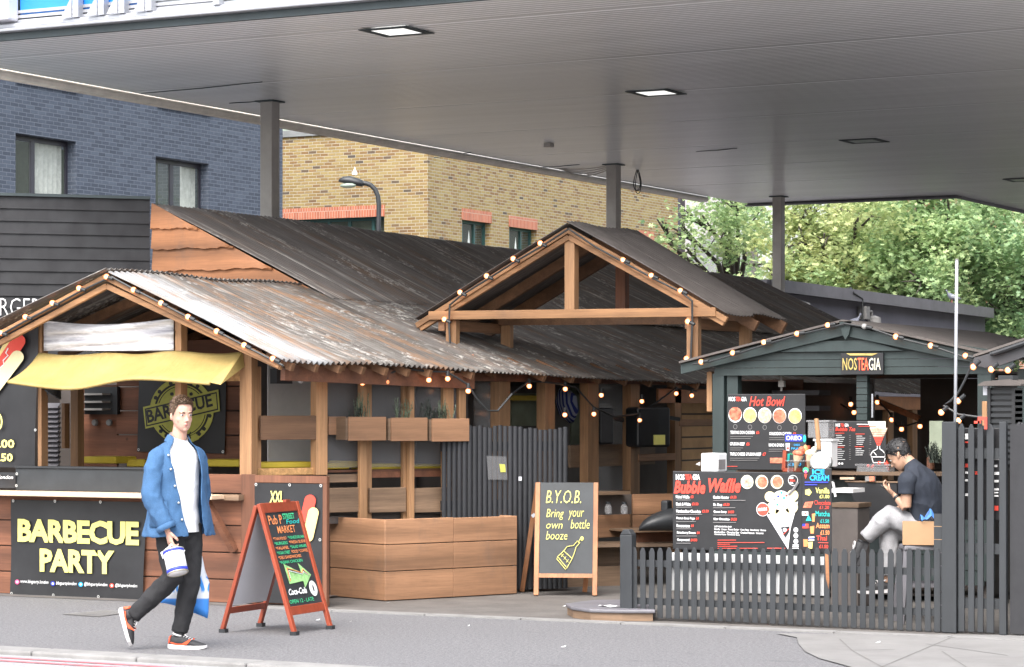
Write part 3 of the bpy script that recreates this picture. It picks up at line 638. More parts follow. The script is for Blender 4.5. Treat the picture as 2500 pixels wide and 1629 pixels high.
# main hut: front gable faces the street
hut = thing('barbecue_hut', 'timber barbecue hut with a galvanised gable roof and yellow awning', 'food hut', (-14, 20, 0))
R0 = Vector((-14.1, 18.78, RZ)); R1 = Vector((-14.1, 22.1, RZ))
E0 = at_d(690, 880, 22.35); E1 = at_d(1140, 903, 24.1)
E1 = E0 + (E1-E0)*1.12
b = MB(); corr(b, R0, R1, E1, E0, amp=.016, nv=12, rag=.012); o = b.build('roof_slope', M['tin_front'], hut, True); solid(o, .003)
EL0 = Vector((-15.98, 18.78, at_t(-20, 838, 18.78).z-.03)); EL1 = Vector((-15.98, 22.0, EL0.z))
b = MB(); corr(b, R0+Vector((0,-.04,.03)), R1+Vector((0,0,.03)), EL1, EL0, nv=8); o = b.build('roof_slope', M['tin_low'], hut, True); solid(o, .003)
FR = 18.84
def rake(b, P, Q, t, w=.035, h=.1): b.beam((P[0], t, P[1]), (Q[0], t, Q[1]), w, h)
def sz(px, py, t): p = at_t(px, py, t); return (p.x, p.z)
b = MB()
for d_ in (0, 19): rake(b, sz(262, 677+d_*1.15, FR), sz(687, 893+d_*.2, FR), FR - (.02 if d_ == 0 else 0), .04, .05)
o = b.build('barge_board', M['pine_x'], hut); bev(o, .004)
b = MB()
for d_ in (0, 19): rake(b, sz(262, 677+d_*1.15, FR), sz(-30, 835+d_, FR), FR - (.02 if d_ == 0 else 0), .04, .05)
o = b.build('barge_board', M['pine_x'], hut); bev(o, .004)
b = MB()                                            # rafters and ridge beam under the tin
for t in (19.7, 20.4, 21.1, 21.8):
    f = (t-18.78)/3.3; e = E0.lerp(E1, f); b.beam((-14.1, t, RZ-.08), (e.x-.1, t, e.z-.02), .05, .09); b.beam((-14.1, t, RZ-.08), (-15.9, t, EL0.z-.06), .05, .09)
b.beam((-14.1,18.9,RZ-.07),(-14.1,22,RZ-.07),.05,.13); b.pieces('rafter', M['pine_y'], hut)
b = MB(); b.beam(E0+Vector((-.16,.25,-.1)), E1+Vector((-.16,0,-.1)), .06, .14); b.build('eaves_beam', M['redwood'], hut)
b = MB(); e = (E1-E0)
for i in range(9): p = E0 + e*(.06+i*.11) ; b.beam(p+Vector((-.3,0,.045)), p+Vector((-.03,.0,-.055)), .05, .07)
b.pieces('rafter_end', M['pine_y'], hut)
def post(x0, x1, y0, y1, t, dep=.09, mat='pine', name='post', parent=None, t_off=0):
    s0, s1, z0, z1 = rect(x0, y0, x1, y1, t); o = MB().box(s0, s1, t+t_off, t+t_off+dep, z0, z1).build(name, M[mat], parent); bev(o, .004); return o
def zfl(px, t): return at_t(px, 1000, t)
# street front
post(585, 614, 850, 1160, TF, .1, 'pine', 'post', hut)
post(427, 442, 768, 990, TF, .1, 'pine', 'post', hut)
post(92, 101, 775, 1145, TF, .1, 'pine', 'post', hut)
post(150, 158, 985, 1095, TF+.9, .08, 'pine', 'post', hut)
post(172, 190, 935, 1150, TF+.9, .1, 'pine', 'post', hut)
s0, s1, _, _ = rect(-40, 1216, 600, 1475, TF)
b = MB(); zz = [.0, .21, .45, .69, .925]
for i in range(4): b.box(s0, s1, TF+.004*(i % 2), TF+.035, zz[i]+.006, zz[i+1]-.004)
o = b.build('plank_wall', M['redwood'], hut); bev(o, .006)
MB().box(s0, s1, TF+.04, TF+.06, .02, .9).build('wall_lining', M['interior'], hut)
x0, x1, z0, z1 = rect(490, 1158, 600, 1204, TF); o = MB().box(x0-.3, x1, TF, TF+.035, z0, z1).build('plank_wall', M['redwood'], hut); bev(o, .005)
x0, x1, z0, z1 = rect(590, 1158, 626, 1480, TF); o = MB().box(x0, x1, TF-.012, TF-.002, 0.01, z1).build('corner_board', M['redwood_z'], hut); bev(o, .005)
x0, x1, z0, z1 = rect(0, 1204, 524, 1215, TF-.25); b = MB(); b.box(x0-.3, x1, TF-.3, TF-.012, z0, z1); o = b.build('counter_shelf', M['pine_pale'], hut); bev(o, .006)
x0, x1, _, _ = rect(524, 1204, 598, 1219, TF); o = MB().box(x0, x1, TF-.1, TF-.014, z0-.01, z1).build('counter_bracket', M['weathered'], hut)
p, q = at_t(502, 1220, TF-.22), at_t(572, 1345, TF-.03); MB().beam(p, q, .05, .07, (0,1,0)).build('counter_brace', M['redwood'], hut)
# inside: back wall, side wall, shelves
TB = 21.0
b = MB(); x0, x1, _, _ = rect(284, 900, 640, 1150, TB); zz = [at_t(400, y, TB).z for y in (1128, 1062, 1003, 944, 880, 830)]
for i in range(5): b.box(x0, x1, TB, TB+.03, zz[i]+.006, zz[i+1]-.006)
o = b.build('back_wall', M['redwood'], hut); bev(o, .005)
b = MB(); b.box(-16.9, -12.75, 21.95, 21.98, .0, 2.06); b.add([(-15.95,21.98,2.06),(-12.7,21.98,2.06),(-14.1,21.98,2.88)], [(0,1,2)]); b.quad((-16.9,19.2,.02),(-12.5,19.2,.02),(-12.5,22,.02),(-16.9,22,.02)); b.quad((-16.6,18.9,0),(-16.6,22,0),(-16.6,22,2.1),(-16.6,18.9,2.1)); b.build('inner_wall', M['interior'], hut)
x0, x1, z0, z1 = rect(200, 940, 284, 1150, TB); MB().box(x0, x1, TB+.01, TB+.04, z0, z1).build('side_panel', M['redwood'], hut)
x0, x1, z0, z1 = rect(532, 893, 590, 931, TF+.3); o = MB().box(x0, x1, TF+.3, TF+.318, z0, z1).build('osb_panel', M['osb'], hut)
x0, x1, z0, z1 = rect(286, 1142, 610, 1162, TB-.3); MB().box(x0, x1, TB-.5, TB-.03, z0-.1, z0).build('bench', M['pine_x'], hut)
M['film_thin'] = glass('hazy_sheeting', (.30,.30,.31), .15, .22, .8)
# side with window boxes (runs back from the front corner)
W0 = at_d(606, 1000, 22.95); W1 = at_d(1145, 1000, 24.35); WD = (W1-W0); WD.z = 0; WL = WD.length; WD.normalize(); WN = Vector((WD.y, -WD.x, 0))
def wp(px, py, off=0):                               # point on the side wall plane, off = towards the viewer
    d = ray(px, py); o = Vector((0,0,CAMZ)); n = WN; k = ((W0 + WN*off) - o).dot(n) / d.dot(n); return o + d*k
def wbox(b, x0, x1, y0, y1, off, th):               # box on that wall from a picture rectangle
    ym = (y0+y1)/2; A = wp(x0, ym, off); C_ = wp(x1, ym, off); xm = (x0+x1)/2; z1 = wp(xm, y0, off).z; z0 = wp(xm, y1, off).z
    P = [(A.x,A.y,z0),(C_.x,C_.y,z0),(C_.x,C_.y,z1),(A.x,A.y,z1)]; return b.prism([P[3],P[2],P[1],P[0]], -WN*th)
def wpart(x0, x1, y0, y1, off, th, mat, name, par): o = wbox(MB(), x0, x1, y0, y1, off, th).build(name, M[mat], par); bev(o, .004); return o
wpart(620, 638, 895, 1160, -.1, .08, 'pine', 'post', hut)
wpart(772, 800, 878, 1160, .0, .1, 'pine', 'post', hut)
for x0, x1 in ((880, 896), (1000, 1012)): wpart(x0, x1, 890, 1270, .03, .05, 'pine', 'post', hut)
for x0, x1 in ((882-2, 911-3), (985, 998), (1083, 1108), (1121, 1138)): wpart(x0, x1, 890, 1275, -.04, .05, 'pine', 'post', hut)
wpart(637, 772, 1015, 1074, .0, .03, 'planter', 'rail', hut)
wpart(804, 845, 1017, 1062, .01, .03, 'planter', 'rail', hut)
wpart(631, 769, 1143, 1160, -.05, .03, 'osb', 'ledge', hut)
for x0, x1, y0, y1 in ((802,1125,1192,1250),): pass
for x0, x1 in ((802,891),(903,992),(1006,1095)): wpart(x0, x1, 1191, 1251, .0, .03, 'weathered', 'pallet_board', hut)
wpart(796, 892, 1158, 1178, -.05, .08, 'weathered', 'rail', hut); wpart(905, 1130, 1150, 1165, -.1, .06, 'redwood', 'rail', hut)
wpart(796, 1082, 1146, 1152, -.1, .3, 'redwood', 'ledge', hut)
wpart(800, 1100, 1258, 1275, -.12, .1, 'interior', 'rail', hut)
o = wbox(MB(), 655, 770, 885, 1132, -.7, .02).build('pane', M['grey_panel'], hut)
wbox(MB(), 800, 1125, 905, 1140, -.09, .004).build('clear_sheet', M['film_thin'], hut)
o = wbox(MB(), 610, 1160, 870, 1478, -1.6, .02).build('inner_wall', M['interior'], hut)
for x0, x1, y0, y1 in ((632,770,1128,1143),(798,855,1130,1146),(850,876,1126,1142),(905,980,1132,1148),(1006,1083,1134,1148)):
    pp = wp((x0+x1)/2, y1, -.28); th = thing('seat_cushion', {632:'yellow seat cushion under the grey pane beside the corner post',798:'yellow seat cushion overlapping another, right of the wide post',850:'short yellow cushion overlapped by its neighbour',905:'yellow seat cushion below the first window box',1006:'yellow seat cushion below the right window boxes'}[x0], 'cushion', tuple(pp), 'yellow cushions on the hut bench')
    o = wbox(MB(), x0, x1, y0, y1, -.2, .35).build('pad', M['cushion'], th); bev(o, .015, 3)
for x0, x1, y0, y1, t in ((202,282,1115,1132,TF+1.2),(308,352,1122,1140,TB-.5),(486,584,1122,1140,TB-.5)):
    s0,s1,z0,z1 = rect(x0,y0,x1,y1,t); th = thing('seat_cushion', {202:'yellow cushion slanting on the inside ledge near the louvre',308:'yellow cushion left of the walking man',486:'yellow cushion right of the walking man below the logo banner'}[x0], 'cushion', (s0,t,z0), 'yellow cushions on the hut bench')
    o = MB().box(s0,s1,t,t+.35,z0,z1).build('pad', M['cushion'], th); bev(o, .015, 3)
# window boxes with rosemary
def plant(name, label, base, h, wd, n, mat, seed, group=None, par=None):
    rn = random.Random(seed); th = thing(name, label, 'plant', tuple(base), group); b = MB()
    for _ in range(n):
        p = Vector(base)+WD*rn.uniform(-wd,wd)+WN*rn.uniform(-.04,.04); tip = p+Vector((rn.gauss(0,.03),rn.gauss(0,.03),h*rn.uniform(.5,1)))
        b.tube([p, p.lerp(tip,.6)+Vector((rn.gauss(0,.008),0,0)), tip], [.004,.003,.001], 4, False)
        for k in range(12):
            c_ = p.lerp(tip, rn.uniform(.15,1)); d = Vector((rn.gauss(0,1),rn.gauss(0,1),rn.uniform(.2,1.4))).normalized()*.035; s_ = d.cross(Vector((0,0,1))).normalized()*.004
            b.add([c_-s_, c_+s_, c_+d], [(0,1,2)])
    b.build('foliage', mat, th); return th
M['rosemary'] = plain('rosemary', (.13,.17,.11), .7, 0, .35, 12); M['heath'] = plain('dark_heather', (.035,.045,.035), .8, 0, .3)
for k, (x0, x1, y0, y1) in enumerate(((852,943,1018,1076),(956,1044,1020,1077),(1056,1146,1022,1078))):
    A = wp((x0+x1)/2, y1, .16); th = thing('window_box', ('wooden window box nearest the wide post','wooden window box, middle of the three on the hut wall','wooden window box nearest the black slatted gate')[k], 'window box', tuple(A), 'window boxes on the hut wall')
    o = wbox(MB(), x0, x1, y0, y1, .19, .02).build('front_board', M['planter'], th); bev(o, .003)
    b = MB(); wbox(b, x0-8, x0, y0+2, y1-2, .17, .17); wbox(b, x1-10, x1-2, y0+2, y1-2, .165, .16); wbox(b, x0, x1-10, y1-8, y1-3, .165, .16); wbox(b, x0, x1-8, y0+12, y0+16, .16, .15); b.build('box_side', M['weathered'], th)
for k, (px, h, mt) in enumerate(((870,.14,'heath'),(890,.3,'rosemary'),(985,.22,'rosemary'),(1040,.22,'heath'),(1068,.12,'heath'),(1085,.22,'rosemary'))):
    plant('herb_plant', ('dark low heather in the left window box','tall rosemary bush in the left window box','rosemary bush in the middle window box','dark heather between the middle and right window boxes','low dark heather in the right window box','rosemary bush in the right window box')[k], wp(px, 1022, .09), h*.9, .08, 14, M[mt], 30+k, 'plants in the window boxes')
# ---------------------------------------------------------------- long shed behind, lean-to roof
shed = thing('long_shed', 'long timber shed with a dark rusty corrugated lean-to roof', 'shed', (-13, 30, 0))
A = at_t(375, 499, 22.0); Bq = Vector((-15.9, 38.2, A.z - .06)); TR = 22.02
mid0 = at_t(748, 702, TR); mid1 = Vector((mid0.x, 38.2, mid0.z-.04)); 
b = MB(); corr(b, A, Bq, mid1+Vector((.35,0,-.14)), mid0+Vector((.35,0,-.14)), amp=.014, nv=10, rag=.06); o = b.build('roof_slope', M['tin_dark'], shed, True); solid(o, .003)
es = -11.62; q0 = E0+(E1-E0)*.985; q1 = at_d(1735, 938, 28.8); 
b = MB(); corr(b, mid0+Vector((-.1,.02,.01)), mid1+Vector((-.1,0,-.02)), Vector((q1.x, 38.2, q1.z-.13)), q0+Vector((0,.0,-.012)), nv=12, rag=.015); o = b.build('roof_slope', M['tin_low'], shed, True); solid(o, .003)
# live-edge boards closing the shed's street end
b = MB(); ys_ = [(0,500),(1,561),(2,608),(3,661),(4,706)]
xl = A.x
def xr(z): return mid0.x + (z-mid0.z)/(A.z-mid0.z)*(A.x-mid0.x)
lv = [A.z-.02, at_t(420,559,22).z, at_t(420,609,22).z, at_t(480,660,22).z, 2.55]
rn = random.Random(5)
for i in range(4):
    z1, z0 = lv[i], lv[i+1]; n = 26; X1 = xr(z0-.02) if i < 3 else mid0.x+.4
    top = []; bot = []
    for k in range(n+1):
        x = xl + (min(X1, mid0.x+.5)-xl)*k/n; zt = min(z1+.03, A.z+.012 + (mid0.z-A.z)*(x-xl)/(mid0.x-xl)); bz = z0 + .006*math.sin(k*.5+i*2)+.004*math.sin(k*1.7+i)+rn.uniform(-.004,.004)
        top.append((x, 22.0-.012*(3-i), max(zt, bz))); bot.append((x, 21.975-.012*(3-i), bz))
    b.add(top+bot, [(k, n+1+k, n+2+k, k+1) for k in range(n)])
o = b.build('gable_boards', M['orange_wood'], shed); solid(o, .022, -1)
b = MB(); wallS = es - .28
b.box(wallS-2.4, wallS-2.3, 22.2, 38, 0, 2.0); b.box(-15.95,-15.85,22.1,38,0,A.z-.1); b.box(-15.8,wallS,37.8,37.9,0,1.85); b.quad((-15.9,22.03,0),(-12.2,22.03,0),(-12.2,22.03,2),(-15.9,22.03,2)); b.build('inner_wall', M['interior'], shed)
def sp(px, py, off=0): return at_s(px, py, wallS+off)
def sbox(b, x0, x1, y0, y1, off=0, th=.06):
    ym = (y0+y1)/2; a0 = sp(x0, ym, off); a1 = sp(x1, ym, off); m = (x0+x1)/2; z1 = sp(m, y0, off).z; z0 = sp(m, y1, off).z; return b.box(wallS+off-th, wallS+off, a0.y, a1.y, z0, z1)
def spart(x0,x1,y0,y1,off,th,mat,name): o = sbox(MB(),x0,x1,y0,y1,off,th).build(name, M[mat], shed); bev(o,.004); return o
for x0, x1 in ((1219,1246),(1331,1355),(1436,1462),(1540,1562),(1648,1664)): spart(x0,x1,925,1400,0,.1,'pine','post')
spart(1140,1740,918,936,.03,.06,'redwood','eaves_beam')
spart(1560,1650,1108,1125,.01,.05,'pine_y','rail'); spart(1660,1740,1024,1040,.01,.05,'pine_y','rail'); spart(1608,1740,950,985,.0,.03,'orange_wood','rail')
spart(1392,1600,1085,1138,-.1,.03,'weathered','pallet_board'); spart(1460,1540,1200,1210,.05,.1,'pine_y','rail')
b = MB()
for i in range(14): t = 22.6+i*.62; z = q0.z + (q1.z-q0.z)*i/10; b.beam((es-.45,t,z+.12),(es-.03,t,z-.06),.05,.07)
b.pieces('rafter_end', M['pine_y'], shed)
# clutter inside the shed seen through the openings
M['film'] = glass('clear_sheet', (.45,.45,.46), .12, .35, .8); M['warm_wall'] = plain('lamplight_tint_boards', (.55,.33,.17), .7)  # warm lamplight is mixed into the colour of the inner boards
o = sbox(MB(), 1160, 1200, 930, 1045, -.5, .02).build('clear_panel', M['film'], shed)
o = sbox(MB(), 1250, 1325, 960, 1040, -.9, .02).build('clear_panel', M['room'], shed)
o = sbox(MB(), 1245, 1335, 966, 978, -.7, .02).build('yellow_strip', M['cushion'], shed)
o = sbox(MB(), 1462, 1535, 930, 1200, -.4, .01).build('clear_panel', M['film'], shed)
o = sbox(MB(), 1395, 1440, 940, 1085, -.9, .02).build('inner_board', M['room'], shed)
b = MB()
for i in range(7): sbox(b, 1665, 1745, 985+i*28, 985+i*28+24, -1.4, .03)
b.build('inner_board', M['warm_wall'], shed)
spart(2005,2290,968,1001,.05,.05,'orange_wood','eaves_beam')
for x0, x1 in ((2060,2072),(2168,2182),(2228,2240)): spart(x0,x1,1000,1300,0,.08,'pine','post')
# black slatted gate swung out in front of the shed
G0 = at_d(1078, 1452, 24.05); G1 = at_d(1386, 1452, 24.5); G0.z = G1.z = .03; gd = (G1-G0).normalized(); gn = Vector((gd.y,-gd.x,0))
gt = thing('slatted_gate', 'tall black gate of narrow upright slats behind the board with the bottle', 'gate', tuple(G0))
L_ = (G1-G0).length; b = MB(); n = 25; ztop_ = at_d(1250, 1040, 24.3).z
for i in range(n):
    p = G0 + gd*(L_*(i+.5)/n); h = ztop_ + random.uniform(-.015,.02) - .03*i/n; r = L_/n*.47
    ring = [p + gd*(r*math.cos(q)) + gn*(r*.7*math.sin(q)) for q in [math.pi*k/6 for k in range(7)]]
    b.loft([[v for v in ring], [v+Vector((0,0,h-.03)) for v in ring]])
b.build('slats', M['black_wood'], gt)
b = MB(); off = -gn*.02
for z in (.25, .8, 1.35): b.beam(G0+off+Vector((0,0,z)), G1+off+Vector((0,0,z)), .03, .09)
b.build('rail', M['black_wood'], gt)
def gp(px, py, off=.035):
    d = ray(px, py); o = Vector((0,0,CAMZ)); return o + d*(((G0+gn*off)-o).dot(gn)/d.dot(gn))
th = thing('plastic_wallet', 'clear plastic wallet with a yellow note pinned to the black gate', 'notice', tuple(gp(1215,1145)))
o = MB().add([gp(1188,1113),gp(1236,1115),gp(1239,1172),gp(1192,1171)], [(3,2,1,0)]).build('wallet', M['film_thin'], th); solid(o,.003)
MB().add([gp(1219,1133,.04),gp(1233,1134,.04),gp(1235,1153,.04),gp(1222,1153,.04)], [(3,2,1,0)]).build('note', M['print_lime'], th)
th = thing('door_tag', 'tiny white tag on the black slatted gate', 'tag', tuple(gp(1270,1170))); MB().add([gp(1266,1164,.04),gp(1274,1164,.04),gp(1274,1174,.04),gp(1266,1174,.04)], [(3,2,1,0)]).build('paper', M['board_back'], th)
# ---------------------------------------------------------------- black clad building on the left
K0 = Vector((A.x-.02, 21.96, 0)); kd = Vector((-.952*CA+.305*SA, -.952*SA-.305*CA, 0)).normalized(); kn = Vector((-kd.y, kd.x, 0))
if kn.dot(-ray(100,700)) < 0: kn = -kn
kb = thing('black_clad_building', 'black weatherboarded burger building at the left edge', 'building', tuple(K0))
zt = at_t(373, 487, 21.96).z; b = MB(); n = 0; z = zt
while z > 2.25:
    b.prism([K0+Vector((0,0,z))+kn*.004, K0+Vector((0,0,z-.128))+kn*.022, K0+Vector((0,0,z-.128)), K0+Vector((0,0,z))], kd*6); z -= .128
b.build('weatherboard', M['clad'], kb)
MB().prism([K0+Vector((0,0,0)), K0+Vector((0,0,zt)), K0+Vector((0,0,zt))-kn*5, K0-kn*5], kd*6).build('wall', M['interior'], kb)
MB().prism([K0+Vector((0,0,zt))+kn*.04, K0+Vector((0,0,zt+.03))+kn*.04, K0+Vector((0,0,zt+.03))-kn*5, K0+Vector((0,0,zt))-kn*5], kd*6).build('roof', M['edge_dark'], kb)
def kp(px, py, off=.03):
    d = ray(px, py); o = Vector((0,0,CAMZ)); return o + d*(((K0+kn*off)-o).dot(kn)/d.dot(kn))
b = MB(); p = kp(-55, 770); b.text('BURGERS', p, -kd, (0,0,1), w=(kp(118,770)-p).length, h=kp(0,727).z-kp(0,770).z, bold=-.012); b.build('lettering', M['print_white'], kb)
# ---------------------------------------------------------------- gabled porch straddling the alley
TP = 22.2
po = thing('gabled_porch', 'open timber porch with a felted gable roof rising above the rusty roofs', 'porch', (-11.2, 22.8, 2))
pk = at_t(1390, 560, TP); le = at_t(1020, 793, TP); re = at_t(1777, 779, TP); bk = 1.55
b = MB(); v = Vector((0, bk, 0)); f_ = Vector((0,-.06,0)); up = Vector((0,0,.05))
corr(b, pk+f_+up, pk+v+up, le+v+up*1.1, le+f_+up*1.1, .076, .008, 8, None, .03); o = b.build('roof_slope', M['felt'], po, True); solid(o, .004)
b = MB(); corr(b, pk+f_+up+Vector((0,0,.02)), pk+v+up+Vector((0,0,.02)), re+v+up*1.1+Vector((0,0,-.02)), re+f_+up*1.1, .076, .008, 8, None, .03); o = b.build('roof_slope', M['felt'], po, True); solid(o, .004)
for e in (le, re):
    b = MB(); b.beam(pk+Vector((0,-.02,-.01)), e+Vector((0,-.02,-.01)), .04, .055); b.beam(pk+Vector((0,0,-.075)), e.lerp(pk,.02)+Vector((0,0,-.06)), .045, .05); o = b.build('barge_board', M['pine_x'], po); bev(o, .004)
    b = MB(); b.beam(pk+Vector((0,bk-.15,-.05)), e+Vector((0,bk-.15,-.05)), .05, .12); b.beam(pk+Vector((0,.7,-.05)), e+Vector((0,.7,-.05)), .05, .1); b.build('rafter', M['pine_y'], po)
a0, a1 = at_t(1052, 771, TP), at_t(1752, 762, TP); b = MB(); b.beam((a0.x, TP-.03, a0.z), (a1.x, TP-.03, a1.z), .045, .085); o = b.build('tie_beam', M['pine_x'], po); bev(o,.004)
b = MB(); b.beam((a0.x+.15, TP+1.15, a0.z-.02), (a1.x-.1, TP+1.15, a1.z-.03), .045, .09); b.build('tie_beam', M['pine_y'], po)
for t_, e in ((0,a0),(0,a1)):
    x = e.x + (.12 if e is a0 else -.3); b = MB(); b.beam((x, TP+.0, e.z-.1), (x, TP+1.2, e.z-.1), .07, .1); b.build('side_beam', M['pine_y'], po)
post(1378, 1402, 580, 756, TP, .1, 'pine', 'king_post', po); post(1502,1526, 640, 760, TP+1.1, .1, 'redwood_z', 'king_post', po)
for x0, x1, y0, y1, t_ in ((1088,1096,770,868,TP-.045),(1098,1113,782,868,TP),(1222,1245,790,872,TP+1.15),(1676,1687,768,890,TP-.045),(1690,1704,770,900,TP),(1804,1829,790,870,TP+1.15)): post(x0,x1,y0,y1,t_,.08,'pine','post',po)
# ---------------------------------------------------------------- banners, boards and lettering
def disc(b, c, ux, uz, rx, ry=None, n=20, r0=0):
    c, ux, uz = Vector(c), Vector(ux), Vector(uz); ry = ry or rx
    P = [c + ux*(rx*math.cos(2*math.pi*k/n)) + uz*(ry*math.sin(2*math.pi*k/n)) for k in range(n)]
    if not r0: return b.add(P, [tuple(range(n))])
    Q = [c + (p-c)*r0 for p in P]; return b.add(P+Q, [(k, (k+1)%n, n+(k+1)%n, n+k) for k in range(n)])
UX, UZ = Vector((1,0,0)), Vector((0,0,1))
class Face:                                          # a flat sign on the plane y = t, laid out from picture measures
    def __init__(s, t, root): s.t = t; s.root = root; s.parts = {}
    def mb(s, mat, name='lettering'): return s.parts.setdefault((mat, name), MB())
    def text(s, st, x0, y0, x1, y1, mat, lift=.004, name='lettering', rot=0, **k):
        a, c, z0, z1 = rect(x0, y0, x1, y1, s.t - lift); u = Vector((math.cos(R(rot)),0,math.sin(R(rot)))); v = Vector((-math.sin(R(rot)),0,math.cos(R(rot))))
        s.mb(mat, name).text(st, (a, s.t-lift, z0), u, v, w=c-a, h=z1-z0, **k)
    def dot(s, px, py, rpx, mat, lift=.004, ry=None, r0=0, name='lettering', n=20):
        p = at_t(px, py, s.t-lift); k = at_t(px+1, py, s.t-lift).x - p.x; kz = p.z - at_t(px, py+1, s.t-lift).z
        disc(s.mb(mat, name), p, UX, UZ, rpx*k, (ry or rpx)*kz, n, r0)
    def poly(s, pts, mat, lift=.004, name='lettering'):
        P = [at_t(x, y, s.t-lift) for x, y in pts]; s.mb(mat, name).add(P, [tuple(range(len(P)-1,-1,-1))])
    def line(s, pts, mat, wpx=1.5, lift=.005, name='lettering'):
        P = [at_t(x, y, s.t-lift) for x, y in pts]; s.mb(mat, name).tube(P, wpx*P[0].length/FPX*.5, 5)
    def done(s):
        for (m, n), b in s.parts.items(): b.build(n, M[m], s.root)
def sag_sheet(corners, t, amp=.012, nu=24, nv=14, seed=0):
    P = [at_t(x, y, t) for x, y in corners]          # tl, tr, br, bl
    rn = random.Random(seed); ph = [rn.uniform(0,6) for _ in range(6)]
    def f(u, v):
        p = P[0].lerp(P[1],u).lerp(P[3].lerp(P[2],u), v)
        d = amp*(math.sin(u*9+v*4+ph[0])*.4+math.sin(u*4-v*7+ph[1])*.4+math.sin(u*17+ph[2])*math.exp(-v*5)*.4)
        return p + Vector((0, d, 0))
    return MB().grid(f, nu, nv)
def banner(name, label, corners, t, mat='vinyl', amp=.012, seed=0, grom=()):
    c = at_t(sum(p[0] for p in corners)/4, corners[2][1], t); th = thing(name, label, 'banner', tuple(c))
    o = sag_sheet(corners, t, amp, seed=seed).build('sheet', M[mat], th, True)
    if grom:
        b = MB()
        for px, py in grom: p = at_t(px, py, t-.012); disc(b, p, UX, UZ, .014, None, 12, .45)
        b.build('grommets', M['brass'], th)
    return th
t = TF-.03
th = banner('street_banner', 'black vinyl banner reading BARBECUE PARTY in yellow below the counter', [(27,1220),(358,1226),(349,1466),(25,1453)], t, amp=.010, seed=2, grom=((32,1223),(134,1224),(245,1226),(353,1228),(28,1449),(130,1453),(240,1457)))
F = Face(t-.012, th)
F.text('BARBECUE', 43, 1270, 339, 1328, 'print_yellow', bold=.045, space=.95); F.text('PARTY', 97, 1342, 279, 1399, 'print_yellow', bold=.045, space=.98)
for px, py, m, st, x0, x1 in ((42,1421,'print_pink','www.bbqparty.london',50,118),(129,1425,'print_blue','bbqpartylondon',137,187),(197,1427,'print_cyan','@bbqpartylondon',205,262),(273,1430,'print_red','@bbqpartylondon',281,335)):
    F.dot(px, py, 5.5, m); F.text(st, x0, py-5, x1, py+6, 'print_white', shear=.25)
    F.dot(px, py, 2.6, 'print_white', lift=.006)
F.done()
# logo banner on the back wall
t = TB-.03
th = banner('logo_banner', 'black banner with a lime round barbecue emblem on the inside wall', [(340,900),(553,905),(548,1108),(335,1103)], t, amp=.006, seed=4, grom=((338,1098),(544,1103)))
F = Face(t-.008, th)
F.dot(443,1003,78,'print_lime',.004,80,.86,'emblem',40); F.dot(443,1003,62,'print_lime',.004,64,.955,'emblem',40); F.dot(443,1003,57,'print_lime',.004,59,.0,'emblem',40)
for q in (60,80,100,120): F.dot(443+47*math.cos(R(q)),1003-47*math.sin(R(q)),5,'vinyl',.006,None,0,'emblem',5)
for q in range(0, 360, 14):
    if q % 42: F.dot(443+70*math.cos(R(q)),1003-72*math.sin(R(q)),5.5,'vinyl',.006,None,0,'emblem',5)
F.poly([(349,994),(533,951),(537,1004),(355,1047)],'print_lime',.008,'emblem'); F.poly([(353,998),(529,957),(533,1001),(357,1042)],'vinyl',.009,'emblem')
F.poly([(356,1001),(527,961),(530,998),(360,1038)],'print_lime',.010,'emblem')
F.text('BARBECUE', 361, 1001, 524, 1034, 'vinyl', .013, rot=12.2, bold=.03)
F.poly([(408,1092),(478,1058),(486,1072),(420,1104)],'print_lime',.008,'emblem'); F.text('PARTY', 418, 1084, 478, 1099, 'vinyl', .011, rot=26, bold=.02); F.done()
# hot dog price banner at the left edge
t = TF-.02
th = thing('price_banner', 'black hot dog price banner cut off by the left picture edge', 'banner', tuple(at_t(40,1142,t)))
P = [(-70,846),(97,750),(83,1142),(-70,1140)]; sag_sheet(P, t, .02, seed=8).build('sheet', M['vinyl'], th, True)
F = Face(t-.022, th)
F.dot(22,845,17,'print_yellow',.004,38,0,'hot_dog'); 
def sausage(F, x0, y0, x1, y1, r, mat, lift, name='hot_dog'):
    d = math.hypot(x1-x0, y1-y0); nx, ny = -(y1-y0)/d, (x1-x0)/d; a0 = math.atan2(ny, nx); pts = []
    for k in range(9): q = a0 + math.pi*k/8; pts.append((x0 + r*math.cos(q), y0 + r*math.sin(q)))
    for k in range(9): q = a0 + math.pi + math.pi*k/8; pts.append((x1 + r*math.cos(q), y1 + r*math.sin(q)))
    area = sum(pts[i][0]*pts[(i+1)%18][1]-pts[(i+1)%18][0]*pts[i][1] for i in range(18))
    F.poly(pts if area > 0 else pts[::-1], mat, lift, name)
M['bun'] = plain('bun_print', (.80,.62,.26), .6, 0, .15, 5); M['bun_pale'] = plain('bun_pale_print', (.82,.72,.42), .6, 0, .12, 6)
F.parts.clear(); sausage(F, 22,850,-20,930,17,'bun',.004); sausage(F, 45,833,-10,915,17,'print_red',.006); sausage(F, 42,872,-25,960,16,'bun_pale',.008); F.line([(20,850),(14,862),(20,868),(8,880),(10,890),(-2,900)],'print_white',3,.010,'hot_dog')
F.dot(-6,1030,12,'print_yellow',.004,22,.7); F.text('.00', -4, 1073, 35, 1094, 'print_yellow', bold=.03); F.text('.50', -4, 1107, 31, 1127, 'print_yellow', bold=.03)
F.done()
b = MB(); disc(b, at_t(86,1050,t-.03), UX, UZ, .014, None, 10, .4); b.build('grommets', M['brass'], th)
